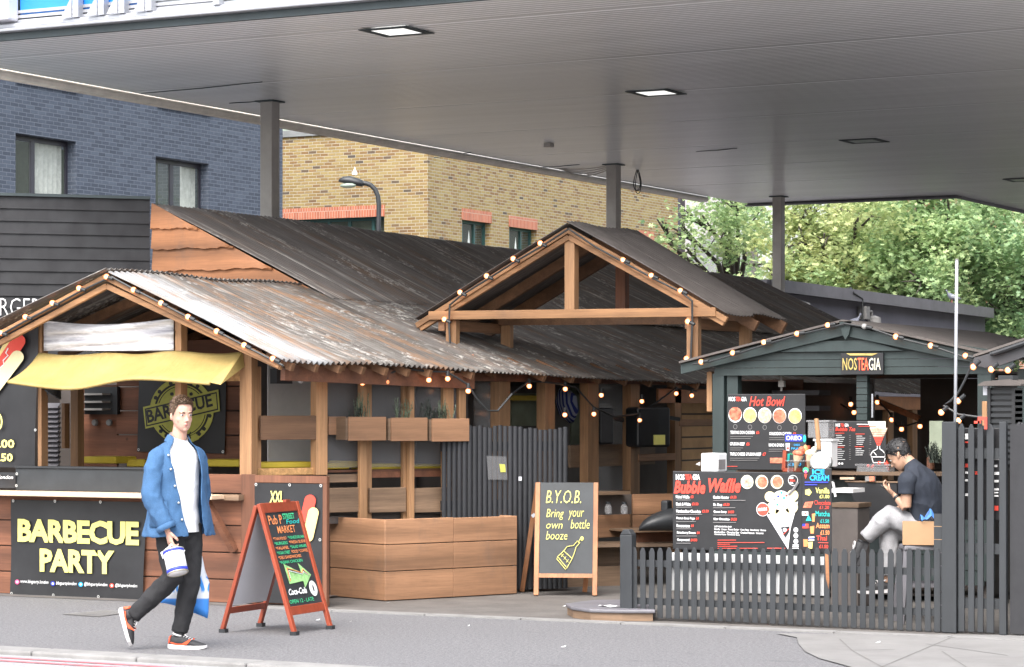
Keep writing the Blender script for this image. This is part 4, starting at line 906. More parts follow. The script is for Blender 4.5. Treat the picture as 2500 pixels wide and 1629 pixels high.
th = banner('web_banner', 'small black banner strip ending in white web lettering at the left edge', [(-60,1152),(39,1154),(37,1192),(-60,1191)], TF-.06, amp=.004, seed=3, grom=((41,1157),(40,1186)))
F = Face(TF-.066, th); F.text('bbqpartylondon', -48, 1160, 32, 1172, 'print_white', shear=.25); F.done()
x0,x1,z0,z1 = rect(37,1146,492,1201,TF-.05); th = thing('counter_board', 'long blank blackboard along the hut counter above the pale shelf', 'blackboard', (x0,TF-.05,z0))
o = MB().box(x0,x1,TF-.045,TF-.014,z0,z1).build('board', M['chalkboard'], th); bev(o,.004); MB().box(x0,x1,TF-.06,TF+.1,z1+.002,z1+.02).build('top_ledge', M['black_metal'], th)
# XXL banner on its timber frame beside the corner
x0,x1,z0,z1 = rect(602,1162,802,1482,TF); fr = thing('banner_frame', 'brown timber panel carrying the XXL banner behind the red board', 'panel', (x0,TF,0))
b = MB(); b.box(x0+.11,x1,TF-.01,TF+.02,0.01,z1); o = b.build('panel', M['redwood_z'], fr); bev(o,.005); b = MB(); b.box(x0+.11,x1,TF-.03,TF-.012,z1-.06,z1+.004); b.box(x1-.075,x1,TF-.03,TF-.012,0.01,z1-.062); b.build('frame', M['redwood_z'], fr)
th = banner('size_banner', 'black banner with a yellow XXL and a hot dog behind the red board', [(622,1179),(787,1182),(786,1478),(622,1470)], TF-.036, amp=.005, seed=6, grom=((625,1183),(707,1184),(783,1186),(781,1318)))
F = Face(TF-.044, th); F.text('XXL', 658, 1199, 692, 1228, 'print_yellow', shear=.12, bold=.03); sausage(F, 757,1222,748,1262,14,'print_red',.004); sausage(F, 765,1252,752,1310,13,'bun',.006); F.done()
# ---------------------------------------------------------------- awning and plastic wrap
p = at_t(340, 930, TF-.4); th = thing('awning', 'yellow fabric awning sagging over the barbecue counter', 'awning', tuple(p))
TLs = [at_t(95,862,TF-.02), at_t(260,862,TF-.02), at_t(427,857,TF-.02), at_t(592,860,TF-.02)]; LWs = [at_t(20,930,TF-.45), at_t(175,946,TF-.45), at_t(325,922,TF-.45), at_t(512,934,TF-.45)]
def cr(P, u):
    k = min(2, int(u*3)); f = u*3-k; g = lambda i: P[max(0,min(3,i))]
    a_, b_, c_, d_ = g(k-1), g(k), g(k+1), g(k+2)
    return .5*((2*b_)+(c_-a_)*f+(2*a_-5*b_+4*c_-d_)*f*f+(3*b_-a_-3*c_+d_)*f**3)
def aw(u, v):
    p = cr(TLs,u).lerp(cr(LWs,u), v); s_ = math.sin(math.pi*v)
    return p - Vector((0,0,.035*s_*(1+.5*math.sin(u*7)))) - Vector((0,0,.02*math.sin(u*math.pi*3)**2*(1-v))) + Vector((0,.008*math.sin(u*30+v*6)*(1-v),0))
o = MB().grid(aw, 48, 14).build('canvas', M['awning'], th, True); solid(o, .004)
b = MB(); b.tube([aw(k/24,1.0)+Vector((0,0,-.012)) for k in range(25)], .014, 8); b.build('hem', M['awning'], th, True)
a0, a1 = TLs[3], LWs[3]; b = MB(); b.add([a0, a1, a1+Vector((.10,.02,-.02)), a0+Vector((.02,0,-.13))], [(0,1,2,3)]); o = b.build('side_flap', M['awning'], th); solid(o,.004)
a = N('stretch_wrap'); n1 = a.noise(a.coord((1.2,1,26)), 1, 5, .7); n2 = a.noise(a.coord((3,1,14),(0,.5,0)), 1, 5, .7)
c = a.mix(a.ramp(n1, [(.35,0.),(.62,1.)]), (.28,.27,.30), (.66,.66,.68)); c = a.mix(a.ramp(n2,[(.5,0.),(.66,.7)]), c, (.8,.8,.82)); a.bump(n1,.5,.02); M['wrap'] = a.fin(c, .22)
p = at_t(265,858,TF); th = thing('plastic_wrap', 'band of crumpled clear stretch wrap above the yellow awning', 'plastic wrap', tuple(p))
def wr(u, v):
    top = 783 + 11*math.sin(math.pi*min(1,u*1.05)) - 4*u; y = top + (857-top)*v; return at_t(107+(424-107)*u, y, TF-.01+.012*math.sin(v*14+u*5))
o = MB().grid(wr, 30, 16).build('film', M['wrap'], th, True); solid(o, .003)
# louvred vent and things inside the hut
x0,x1,z0,z1 = rect(112,985,146,1150,TF+1.4); th = thing('louvre', 'dark louvred shutter inside the hut at the left', 'shutter', (x0,TF+1.4,z0)); b = MB(); n=14
for i in range(n): z = z0+(z1-z0)*i/n; b.add([(x0,TF+1.36,z),(x1,TF+1.36,z),(x1,TF+1.42,z+.05),(x0,TF+1.42,z+.05)],[(0,1,2,3)])
o = b.build('blades', M['grey_flash'], th); solid(o,.006)
x0,x1,z0,z1 = rect(200,945,280,1012,TB-.1); th = thing('hatch_shelf', 'dark metal serving hatch shelf on the hut back wall', 'shelf', (x0,TB,z0)); b = MB(); b.box(x0,x1,TB-.06,TB-.01,z0,z1); b.build('back', M['black_metal'], th); b = MB()
for f in (.15,.42,.7): b.box(x0,x1-.08,TB-.2,TB-.062,z0+(z1-z0)*f,z0+(z1-z0)*f+.02)
b.build('shelf', M['pillar'], th)
p = at_t(150,965,TF+.1); th = thing('spot_lamp', 'small black clip spotlight on the hut\'s left post under the awning', 'lamp', tuple(p)); b = MB(); b.beam(at_t(93,1000,TF+.05), at_t(122,950,TF+.1), .015,.015); b.beam(at_t(115,955,TF+.1), at_t(150,950,TF+.15), .03,.03); b.build('arm', M['black_metal'], th); b = MB(); b.lathe([(.02,.06),(.05,.04),(.09,-.02),(.085,-.03)], at_t(132,958,TF+.1), 12, (.5,.3,1)); b.build('lamp_head', M['black_metal'], th)
for k,(px) in enumerate((233,268)):
    p = at_t(px,1032,TB-.03); th = thing('wall_plug', ('white wall plug, left of a pair, on the hut back wall','white wall plug, right of a pair, on the hut back wall')[k], 'plug', tuple(p)); MB().lathe([(.005,.03),(.03,.025),(.035,0)], p, 12, (0,-1,0)).build('plug', M['kerbstone'], th)
# box under the eaves on the window side
A_ = wp(690,905,-.3); th = thing('wall_speaker', 'small dark speaker bracket hung behind the grey pane', 'speaker', tuple(A_)); wbox(MB(), 676, 714, 900, 937, -.3, .12).build('body', M['black_metal'], th)
# ---------------------------------------------------------------- plank planters in front of the hut
Cg, Lg, Rg = at_z(940,1470), at_z(806,1458), at_z(1262,1452); Jg = Cg.lerp(Rg, .51)
hp = .745
def planter(label, P, h):
    th = thing('plank_planter', label, 'planter', tuple(P[0]), 'plank planters by the hut'); rows = [.012, .275, .515, h]
    for i in range(len(P)-1):
        a_, c_ = P[i], P[i+1]; d = (c_-a_).normalized(); nn = Vector((d.y,-d.x,0)); b = MB()
        for k in range(3):
            q = nn*(.002*k); b.prism([a_+q+UZ*rows[k], c_+q+UZ*rows[k], c_+q+UZ*(rows[k+1]-.006), a_+q+UZ*(rows[k+1]-.006)], -nn*.03)
        o = b.build('planks', M['planter'], th); bev(o,.005)
        b = MB(); b.prism([a_+UZ*.01-nn*.035,c_+UZ*.01-nn*.035,c_+UZ*(h-.02)-nn*.035,a_+UZ*(h-.02)-nn*.035], -nn*.01); b.build('lining', M['interior'], th)
    return th
bk2 = WN*-.45
planter('plank planter with a corner, left of the pair by the hut', [Lg, Cg, Jg+(Cg-Jg)*.004], hp); planter('plank planter beside the black slatted gate, right of the pair', [Jg, Rg, Rg+bk2], hp-.005)
b = MB(); b.add([Lg+UZ*(hp-.09), Cg+UZ*(hp-.09), Rg+UZ*(hp-.09), Rg+bk2+UZ*(hp-.09), Lg+bk2*1.2+UZ*(hp-.09)], [(0,1,2,3,4)]); so_ = tag(b.build('soil', plain('soil',(.04,.03,.022),.95,0,.3,20)), 'dark soil filling the plank planters', 'soil', None, 'stuff')
# bench boxes along the shed front, right of the slatted gate
def dbox(b, x0, x1, y0, y1, D, dep, skew=0):          # box facing the street between two picture columns, D metres off
    a0 = at_d(x0,(y0+y1)/2,D); a1 = at_d(x1,(y0+y1)/2,D+skew); m = at_d((x0+x1)/2,y0,D+skew/2).z; n_ = at_d((x0+x1)/2,y1,D+skew/2).z; d = (a1-a0); d.z=0; d.normalize(); nn = Vector((-d.y,d.x,0))
    P = [Vector((a0.x,a0.y,n_)),Vector((a1.x,a1.y,n_)),Vector((a1.x,a1.y,m)),Vector((a0.x,a0.y,m))]; return b.prism(P[::-1], nn*dep)
th = thing('plank_bench', 'rough plank bench box against the shed beside the picket fence', 'bench', tuple(at_d(1450,1437,25)))
for x0,x1,y0,y1,D,m,nm in ((1368,1520,1383,1437,25.0,'weathered','front_board'),(1360,1520,1338,1382,25.1,'weathered','front_board'),(1459,1538,1257,1312,25.6,'planter','front_board'),(1555,1680,1299,1330,25.3,'redwood','front_board'),(1546,1660,1206,1255,25.9,'planter','back_board'),(1546,1660,1257,1297,25.88,'planter','back_board')):
    o = dbox(MB(),x0,x1,y0,y1,D,.03,.25).build(nm, M[m], th); bev(o,.004)
for x0,x1,y0,y1,D,dp in ((1365,1680,1328,1336,24.9,.5),(1548,1680,1294,1299,25.2,.6),(1459,1540,1201,1208,25.5,.3)): o = dbox(MB(),x0,x1,y0,y1,D,dp,.25).build('top_board', M['weathered'], th)
o = dbox(MB(),1459,1542,1208,1256,25.75,.02,.2).build('dark_back', M['interior'], th)
for k,px in enumerate((1485,1524)):
    p = at_d(px,1255,25.6); th = thing('glass_jar', ('clear glass jar with a spoon handle, left one on the bench shelf','clear glass jar, right one on the bench shelf')[k], 'jar', tuple(p)); MB().lathe([(.03,0),(.036,.02),(.036,.07),(.024,.085),(.024,.1)], p, 12).build('glass', M['film'], th); MB().lathe([(.026,.1),(.026,.12),(.0,.12)], p, 12).build('lid', M['black_metal'], th)
p = at_d(1600,1297,25.1); th = thing('black_bag', 'slumped black holdall lying on the plank bench', 'bag', tuple(p)); b = MB(); rings = []
for f,h in ((0,.02),(.08,.1),(.25,.16),(.5,.21),(.75,.24),(1,.22)):
    c_ = at_d(1558+f*120,1297,25.0+f*.1); rings.append([c_+Vector((-SA,CA,0))*(.14*math.cos(q)*(.4+.6*min(1,f*4+.1)))+UZ*(h/2+h/2*math.sin(q)) for q in [2*math.pi*k/12 for k in range(12)]])
b.loft(rings); o = b.build('body', M['black_metal'], th, True); sub(o,1)
b = MB(); b.box(at_d(1612,1260,25.1).x,at_d(1634,1260,25.1).x,at_d(1612,1260,25.1).y,at_d(1612,1260,25.1).y+.12,p.z+.18,p.z+.3); o = b.build('pocket', M['black_metal'], th); bev(o,.02,3)
for lab,x0,x1,y0,y1,D,sk in (('black loudspeaker hung edge-on between the shed posts',1463,1500,996,1085,27.2,.05),('larger black loudspeaker with a yellow label on the shed wall',1557,1638,994,1092,27.6,.25)):
    a0 = at_d(x0,y1,D); th = thing('loudspeaker', lab, 'speaker', tuple(a0), 'speakers on the shed wall'); o = dbox(MB(),x0,x1,y0,y1,D,.3,sk).build('cabinet', M['black_metal'], th); bev(o,.03,3)
    dbox(MB(),x0+6,x1-4 if sk<.1 else x1-30,y0+5,y1-5,D-.012,.01,sk*.6).build('grille', M['vinyl'], th)
    if sk > .1:
        dbox(MB(),1598,1624,1062,1086,D+.08,.02,.08).build('label', M['print_yellow'], th)
    b = MB(); b.beam(at_d((x0+x1)/2,y0+20,D+.3), at_d(x1+20,y0+30,D+.5), .04,.04); b.build('bracket', M['black_metal'], th)
# folded blue striped parasol hanging at the back of the shed
a = N('striped_cloth'); wv = a.n('TexWave'); wv.inputs['Scale'].default_value = 9; wv.inputs['Distortion'].default_value = 1; a.l(a.coord((1,1,.2),(0,.4,0)), wv.inputs[0]); M['striped'] = a.fin(a.ramp(wv.outputs['Fac'],[(.3,(.03,.05,.3)),(.6,(.45,.5,.65))]), .8)
p0 = at_s(1375,950,wallS-.6); p1 = at_s(1395,1030,wallS-.6); th = thing('striped_parasol', 'blue and white striped cloth bundle hanging inside the shed', 'cloth', tuple(p1)); b = MB(); b.tube([p0,p0.lerp(p1,.3),p0.lerp(p1,.7),p1],[.05,.12,.11,.03],12); o = b.build('cloth', M['striped'], th, True)
# ---------------------------------------------------------------- A boards
def aboard(name, label, gx, gy, wvec, W, S, H, frame, back_splay=(0,0)):
    o_ = at_z(gx, gy); wv_ = Vector((wvec[0]*CA-wvec[1]*SA, wvec[0]*SA+wvec[1]*CA, 0)).normalized()
    th = thing(name, label, 'sandwich board', tuple(o_), None, math.atan2(wv_.y, wv_.x)); l = H
    def fp(x, v, lift=0): return Vector((x, S/2*v - lift*H/math.hypot(H,S/2), H*v + lift*S/2/math.hypot(H,S/2)))
    def bp(x, v, lift=0): s0, s1 = back_splay; return Vector((x + (s0 if x < W/2 else s1)*(1-v), S - S/2*v + lift, H*v + .0))
    for x in (.022, W-.022):
        b = MB(); b.beam(fp(x,.012), fp(x,1), .045, .03, (0,-1,0)); o = b.build('leg', M[frame], th, local=True); bev(o,.004)
        b = MB(); b.beam(bp(x,.012,.018), bp(x,.985,.018), .045, .03, (0,1,0)); o = b.build('leg', M[frame], th, local=True); bev(o,.004)
    return th, fp, bp
th, fp, bp = aboard('chalk_board', 'red framed sandwich board with coloured chalk menu and arrow, standing on the pavement', 717, 1552, (.394,.919), .64, .62, 1.0, 'red_frame')
W = .64
for v0,v1 in ((.145,.21),(.925,1.0)):
    b = MB(); P = [fp(.045,v0,.012),fp(W-.045,v0,.012),fp(W-.045,v1,.012),fp(.045,v1,.012)]; b.prism(P, Vector((0,.025,0))); o = b.build('cross_rail', M['red_frame'], th, local=True); bev(o,.004)
    b = MB(); P = [bp(.045,v0,.03),bp(W-.045,v0,.03),bp(W-.045,v1-.015,.03),bp(.045,v1-.015,.03)]; b.prism(P, Vector((0,-.025,0))); o = b.build('cross_rail', M['red_frame'], th, local=True); bev(o,.004)
b = MB(); b.prism([fp(.045,.21,.002),fp(W-.045,.21,.002),fp(W-.045,.925,.002),fp(.045,.925,.002)], Vector((0,.008,0))); b.build('panel', M['chalkboard'], th, local=True)
b = MB(); b.prism([bp(.045,.21,.014),bp(W-.045,.21,.014),bp(W-.045,.925,.014),bp(.045,.925,.014)], Vector((0,-.008,0))); b.build('panel', M['board_back'], th, local=True)
for x in (.022, W-.022):
    for q in (fp, bp): c_ = q(x,.0); MB().box(c_.x-.03,c_.x+.03,c_.y-.022,c_.y+.03,0,.03).build('rubber_foot', M['black_metal'], th, local=True)
b = MB(); b.beam(fp(.43,1.005), fp(.5,1.005), .03, .03); b.build('handle', M['red_frame'], th, local=True)
fu = (0, .31, 1.0)
def ab(parts, st, x0, v0, x1, v1, mat, **k):
    parts.setdefault(mat, MB()).text(st, fp(x0*W, v0, .008), (1,0,0), fu, w=(x1-x0)*W, h=(v1-v0)*math.hypot(1,.31), **k)
pt = {}
ab(pt,'Pub P',.12,.835,.47,.905,'print_orange',shear=.1,bold=.01); ab(pt,'STREET',.50,.868,.80,.912,'print_green',bold=.02); ab(pt,'Food',.55,.83,.9,.866,'print_teal',shear=.2,bold=.015); ab(pt,'MARKET',.28,.765,.74,.82,'print_orange',shear=.1,bold=.01)
for k,(s1,m1,s2,m2) in enumerate((('*THAI FOOD','print_orange','*VENEZUELAN','print_green'),('*BURGERS','print_green','*FRESH SUSHI','print_orange'),('*FALAFEL','print_orange','*SALAD WRAPS','print_green'),('*VEGAN STREET','print_green','FOOD *COFFEE','print_orange'),('*DELI SANDWICHES','print_orange','',''),('*ASIAN CHICKEN','print_green','',''))):
    v = .715-.036*k; ab(pt,s1,.12,v,.45 if s2 else .70,v+.024,m1,bold=.012)
    if s2: ab(pt,s2,.49,v,.9,v+.024,m2,bold=.012)
ab(pt,'Coca-Cola',.14,.295,.6,.345,'print_white',shear=.35,bold=.03); ab(pt,'OPEN 12 - LATE',.1,.232,.72,.262,'print_green',bold=.008)
for m,bb_ in pt.items(): bb_.build('lettering', M[m], th, local=True)
def fq(x, v, l=.008): return fp(x*W, v, l)
b = MB(); disc(b, fq(.78,.325), (1,0,0), Vector(fu).normalized(), .062, .062, 24); b.build('badge', M['print_white'], th, local=True); b = MB(); disc(b, fq(.78,.325,.010), (1,0,0), Vector(fu).normalized(), .012, .028, 12); b.build('badge_mark', M['chalkboard'], th, local=True)
b = MB(); A5 = [(.22,.38),(.2,.535),(.58,.455),(.56,.53),(.82,.43),(.58,.335),(.58,.39)]; b.add([fq(*q) for q in A5], [(0,6,2,1),(6,5,4),(6,4,2),(2,4,3)]); b.build('arrow', plain('arrow_chalk',(.28,.52,.2),.8,0,.4,20), th, local=True)
for m,o_ in (('print_orange',.0),('print_white',.02),('chalkboard',.012)):
    b = MB(); b.tube([fq(.25+o_,.40+o_,.011),fq(.25+o_,.50-o_,.011),fq(.6,.45-o_*.5,.011),fq(.63,.48-o_,.011),fq(.74,.43,.011)], .003, 5); b.build('arrow_line', M[m], th, local=True)
th, fp, bp = aboard('chalk_board', 'oak framed blackboard reading B.Y.O.B. with a chalk bottle drawing', 1303, 1457, (1,-.08), .585, .5, 1.045, 'oak_frame', (-.17,-.12))
W = .585; H_ = 1.045
b = MB(); b.prism([fp(.045,.2,.006),fp(W-.045,.2,.006),fp(W-.03,1,.006),fp(.03,1,.006)], Vector((0,.01,0))); b.build('panel', M['chalkboard'], th, local=True)
b = MB(); P = [fp(.045,.165,.012),fp(W-.045,.165,.012),fp(W-.045,.2,.012),fp(.045,.2,.012)]; b.prism(P, Vector((0,.025,0))); o = b.build('cross_rail', M['oak_frame'], th, local=True)
b = MB(); b.beam(fp(.0,.72),fp(-.03,.70),.02,.03); b.build('hinge', M['silver'], th, local=True)
fu = (0,.25,1.045); b = MB(); hl = math.hypot(1.045,.25)
def bt(st,x0,v0,x1,v1,**k): b.text(st, fp(x0*W,v0,.014), (1,0,0), fu, w=(x1-x0)*W, h=(v1-v0)*hl, shear=.22, bold=-.004, **k)
bt('B.Y.O.B.',.17,.815,.73,.93); bt('Bring',.18,.668,.46,.765); bt('your',.53,.668,.78,.752); bt('own',.18,.592,.44,.637); bt('bottle',.57,.592,.87,.672); bt('booze',.18,.495,.52,.57)
b.build('lettering', M['chalk'], th, local=True)
b = MB()
def bl(pts, r=.0045): b.tube([fp(x*W,v,.016) for x,v in pts], r, 5)
bl([(.37,.345),(.36,.325),(.50,.235),(.52,.25),(.60,.33),(.64,.39),(.66,.43),(.72,.47)]); bl([(.72,.47),(.68,.485),(.62,.445),(.52,.435),(.47,.40),(.37,.345)]); bl([(.46,.4),(.60,.33)]); bl([(.38,.34),(.51,.255)])
for x,v in ((.445,.36),(.485,.335),(.525,.31)): bl([(x-.018,v+.012),(x+.018,v-.014)],.003); bl([(x-.018,v-.014),(x+.018,v+.012)],.003)
b.ball(fp(.75*W,.505,.014),(.018,.004,.022)); bl([(.69,.47),(.72,.5)],.004); b.build('bottle_drawing', M['chalk'], th, local=True)
# ---------------------------------------------------------------- low step at the alley mouth
Q = [at_z(x,y,.09) for x,y in ((1380,1476),(1395,1484),(1440,1490),(1520,1492),(1600,1492),(1600,1466),(1450,1467))]
th = thing('step', 'low rounded timber step with grey felt top at the alley mouth', 'step', tuple(Q[0])); b = MB(); b.prism([Vector((q.x,q.y,.07)) for q in Q], (0,0,.03)); o = b.build('tread', M['grey_flash'], th); bev(o,.01)
b = MB(); cc = sum(Q,Vector())/7; Qi = [cc.lerp(q,.95) for q in Q]; b.prism([Vector((q.x,q.y,.006)) for q in Qi], (0,0,.063)); b.build('riser', M['weathered'], th)
p = at_z(1478,1504,.03); th = thing('loose_brick', 'broken orange brick wedged under the step by the fence', 'brick', (p.x,p.y,0)); o = MB().box(p.x-.05,p.x+.05,p.y-.05,p.y+.05,.006,.07).build('brick', M['lintel'], th); bev(o,.008)
p = at_z(1495,1482,.10); th = thing('paper_scrap', 'torn white paper lying on the timber step', 'litter', tuple(p)); o = MB().grid(lambda u,v: p+Vector(((u-.5)*.22,(v-.5)*.08,.008+.006*math.sin(u*9+v*5))),6,3).build('paper', M['print_white'], th)
rn = random.Random(9)
for k in range(9):
    px, py = rn.choice(((rn.uniform(300,1500),rn.uniform(1470,1600)),(rn.uniform(1700,2450),rn.uniform(1550,1575)))); p = at_z(px,py,.012); s_ = rn.uniform(.006,.016)
    o = MB().add([p+Vector((-s_,-s_,0)),p+Vector((s_*1.4,-s_*.6,.004)),p+Vector((s_,s_,.012)),p+Vector((-s_*.7,s_*.8,.003))],[(0,1,2,3)]).build('litter_scrap', M[rn.choice(('print_white','print_white','bun','kerbstone'))]); tag(o, 'tiny scrap of pale litter lying on the ground by the stalls', 'litter', 'litter scraps on the ground')
# ---------------------------------------------------------------- dark green kiosk
TK = 22.0
kk = thing('green_kiosk', 'dark green timber kiosk with a low gable and a lit name board', 'kiosk', (-8.3, TK, 0))
pk = at_t(2065, 800, TK); le = at_t(1668, 901, TK); re = at_t(2478, 893, TK); BK = 4.2
v = Vector((0,BK,0)); up = Vector((0,0,.05)); fr_ = Vector((0,-.1,0))
for e, nm in ((le,'l'),(re,'r')):
    b = MB(); P = [pk+fr_+up, pk+v+up, e+v+up, e+fr_+up]; P = P if nm == 'l' else P[::-1]; b.prism(P, (0,0,.02)); b.build('roof_slope', M['felt'], kk)
    b = MB(); a0, a1 = pk+Vector((0,-.06,-.035)), e+Vector((0,-.06,-.01)); b.prism([a0+UZ*.06,a1+UZ*.055,a1-UZ*.04,a0-UZ*.04] if nm=='r' else [a0+UZ*.06,a0-UZ*.04,a1-UZ*.04,a1+UZ*.055], (0,.03,0)); o = b.build('barge_board', M['kiosk_green'], kk); bev(o,.004)
p = at_t(2064, 790, TK-.1); k_ = .0037
b = MB(); b.prism([p+Vector((-.06,0,.02)),p+Vector((-.03,0,-.1)),p+Vector((0,0,-.145)),p+Vector((.03,0,-.1)),p+Vector((.06,0,.02))], (0,.03,0)); b.build('finial', M['kiosk_green'], kk)
x0,x1,z0,z1 = rect(1905,832,2206,858,TK-.03); b = MB(); b.prism([(x0,TK-.03,z0),(x1,TK-.03,z0),(x1-.35,TK-.03,z1),(x0+.35,TK-.03,z1)], (0,.02,0)); o = b.build('gable_panel', M['kiosk_green'], kk)
x0,x1,z0,z1 = rect(1742,858,2420,915,TK); b = MB(); n=3
for i in range(n): b.box(x0,x1,TK+.02-.004*i,TK+.05,z0+(z1-z0)*i/n,z0+(z1-z0)*(i+1)/n-.004)
b.add([(x0,TK+.04,z1),(x1,TK+.04,z1),(pk.x,TK+.04,pk.z)],[(0,1,2)]); o = b.build('gable_boards', M['kiosk_green'], kk)
def kpost(x0,x1,y0,y1,t,dep,mat='kiosk_green',name='post'): s0,s1,z0,z1 = rect(x0,y0,x1,y1,t); o = MB().box(s0,s1,t,t+dep,z0,z1).build(name,M[mat],kk); bev(o,.004); return o
kpost(1739,1767,912,1420,TK+.027,.12); kpost(1774,1801,905,1420,TK+.06,.1); kpost(1725,1738,908,1005,TK+.1,.05,'pine'); kpost(2386,2420,912,1420,TK+.027,.12)
b = MB(); x0,x1,z0,z1 = rect(2091,915,2117,1200,TK+.05); n=18
for i in range(n): b.box(x0,x1,TK+.05,TK+.12,z0+(z1-z0)*i/n,z0+(z1-z0)*(i+1)/n-.006)
b.build('boarded_post', M['kiosk_green'], kk)
x0,x1,z0,z1 = rect(1739,1170,2400,1420,TK); b = MB(); n=7
for i in range(n): b.box(x0,x1,TK+.03,TK+.06,z0+(z1-z0)*i/n,z0+(z1-z0)*(i+1)/n-.006)
b.build('lower_boards', M['kiosk_green'], kk)
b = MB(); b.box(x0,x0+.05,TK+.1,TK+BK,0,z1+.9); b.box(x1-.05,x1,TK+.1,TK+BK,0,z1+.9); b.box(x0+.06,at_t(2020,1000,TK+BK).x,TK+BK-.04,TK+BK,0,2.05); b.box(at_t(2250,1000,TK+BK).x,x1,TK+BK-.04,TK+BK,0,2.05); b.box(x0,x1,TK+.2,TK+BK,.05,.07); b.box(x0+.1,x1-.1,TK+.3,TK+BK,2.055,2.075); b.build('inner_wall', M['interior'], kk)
x0,x1,z0,z1 = rect(1795,925,1960,1100,TK+1.6); b = MB()
for i in range(6): b.box(x0,x1,TK+1.6,TK+1.62,z0+(z1-z0)*i/6,z0+(z1-z0)*(i+1)/6-.008)
b.build('inner_boards', M['redwood'], kk)
b = MB()
for y in (965,1003): x0,x1,z0,z1 = rect(1955,y-12,2000,y,TK+1.2); b.box(x0-.3,x1,TK+1.2,TK+1.5,z0,z1)
b.build('shelf', M['grey_flash'], kk)
kpost(2127,2131,962,1020,TK-.02,.02,'silver','door_handle')
x0,x1,z0,z1 = rect(2030,1152,2210,1160,TK-.3); MB().box(x0-.9,x1+.4,TK-.35,TK+.05,z0,z1).build('counter', M['weathered'], kk)
# name board
x0,x1,z0,z1 = rect(2053,862,2156,914,TK-.03); th = thing('name_sign', 'black name board with gold and red capital letters on the kiosk gable', 'sign', (x0,TK,z0)); o = MB().box(x0,x1,TK-.03,TK-.008,z0,z1).build('board', M['vinyl'], th)
F = Face(TK-.036, th); F.text('NOS',2057,874,2091,904,'gold',bold=.01) if 'gold' in M else None
M['gold'] = plain('gold_letters',(.62,.47,.16),.35,.5,.25,30); M['glow_red'] = emis('lit_red_letters',(.9,.1,.04),.7); M['cream'] = plain('cream_letters',(.8,.76,.6),.5)
F.text('NOS',2057,874,2092,904,'gold',bold=.008); F.text('TEA',2094,874,2120,904,'glow_red',bold=.006); F.text('GIA',2121,874,2150,904,'cream',bold=.004); F.poly([(2066,863),(2142,863),(2130,868),(2075,868)],'gold'); F.done()
# ---------------------------------------------------------------- kiosk goods
M['food_red'] = plain('food_red_print',(.62,.16,.09),.6,0,.75,26); M['food_gold'] = plain('food_gold_print',(.66,.46,.16),.6,0,.6,24); M['food_pink'] = plain('food_pink_print',(.70,.42,.30),.6,0,.6,24)
def signboard(name,label,x0,y0,x1,y1,t,mat='vinyl',th_=.012,cat='menu board'):
    a_,c_,z0,z1 = rect(x0,y0,x1,y1,t); r = thing(name,label,cat,((a_+c_)/2,t,z0)); o = MB().box(a_,c_,t,t+th_,z0,z1).build('board',M[mat],r); bev(o,.008,2); return Face(t-.002,r)
F = signboard('menu_board','tall black Hot Bowl menu board with five bowl pictures in a row',1776,962,1966,1148,TK-.5)
F.text('NOS',1779,969,1795,980,'print_white',bold=.03); F.text('TEA',1796,969,1809,980,'print_red',bold=.03); F.text('GIA',1810,969,1823,980,'print_white',bold=.03)
F.text('Hot Bowl',1829,968,1917,992,'print_red',shear=.3,bold=.015)
for k,(px,m) in enumerate(((1795,'food_red'),(1831,'food_gold'),(1867,'food_pink'),(1903,'food_red'),(1941,'food_gold'))):
    F.dot(px,1013+k*.7,16.5,'print_white',.004,19); F.dot(px,1013+k*.7+(-2 if k<1 else 1),15.5,m,.006,17); F.dot(px,1042+k*.8,5,'print_grey',.004,6,.8)
for st,x0,x1,y,pr,px in (('TERIYAKI DON CHICKEN',1783,1842,1056,'£6',1846),('GYUDON BEEF',1782,1818,1084,'£6',1822),('TRIPLE CHEESE GYUDON BEEF',1782,1858,1109,'£7',1862),('OYAKODON CHICKEN',1878,1932,1059,'£6',1936),('KIMCHI GYUDON',1877,1918,1087,'£6.5',1922)):
    F.text(st,x0,y-4,x1,y+4,'print_white',bold=.02); F.text(pr,px,y-4,px+8,y+4,'print_red',bold=.03)
    for q in (10,15): F.line([(x0,y+q),(x1+6-q,y+q)],'print_grey',1.2)
F.poly([(1880,1118),(1912,1118),(1912,1131),(1880,1131)],'food_red'); F.line([(1775,1139),(1800,1139)],'print_red',1.5); F.done()
F = signboard('menu_board','black Bubble Tea menu board behind the seated man with a cup drawing',2034,1028,2163,1145,TK-.25)
F.text('NOS',2040,1034,2051,1042,'print_white',bold=.03); F.text('TEA',2052,1034,2061,1042,'print_red',bold=.03); F.text('GIA',2062,1034,2072,1042,'print_white',bold=.03); F.text('Bubble Tea',2039,1043,2088,1053,'print_red',shear=.3,bold=.02)
for x0,y0,n in ((2041,1063,6),(2041,1097,6),(2091,1065,5),(2089,1096,4)):
    F.line([(x0-2,y0-5),(x0+20,y0-5)],'print_red',1.6)
    for i in range(n): F.line([(x0,y0+i*5),(x0+14+(i*7)%9,y0+i*5)],'print_white',1.1); F.line([(x0+32,y0+i*5),(x0+36,y0+i*5)],'print_grey',1)
F.line([(2092,1036),(2150,1037)],'print_white',1.6); F.line([(2096,1041),(2140,1041)],'print_red',1.6)
F.poly([(2118,1029),(2162,1029),(2162,1045),(2125,1045)],'cream',.003)
for i in range(8): y = 1045+i*5.5; h = 20*(1-i/8.5)+2; F.poly([(2145-h,y),(2145+h,y),(2145+h-2.2,y+4.6),(2145-h+2.2,y+4.6)],'food_pink' if i < 4 else 'print_red',.004)
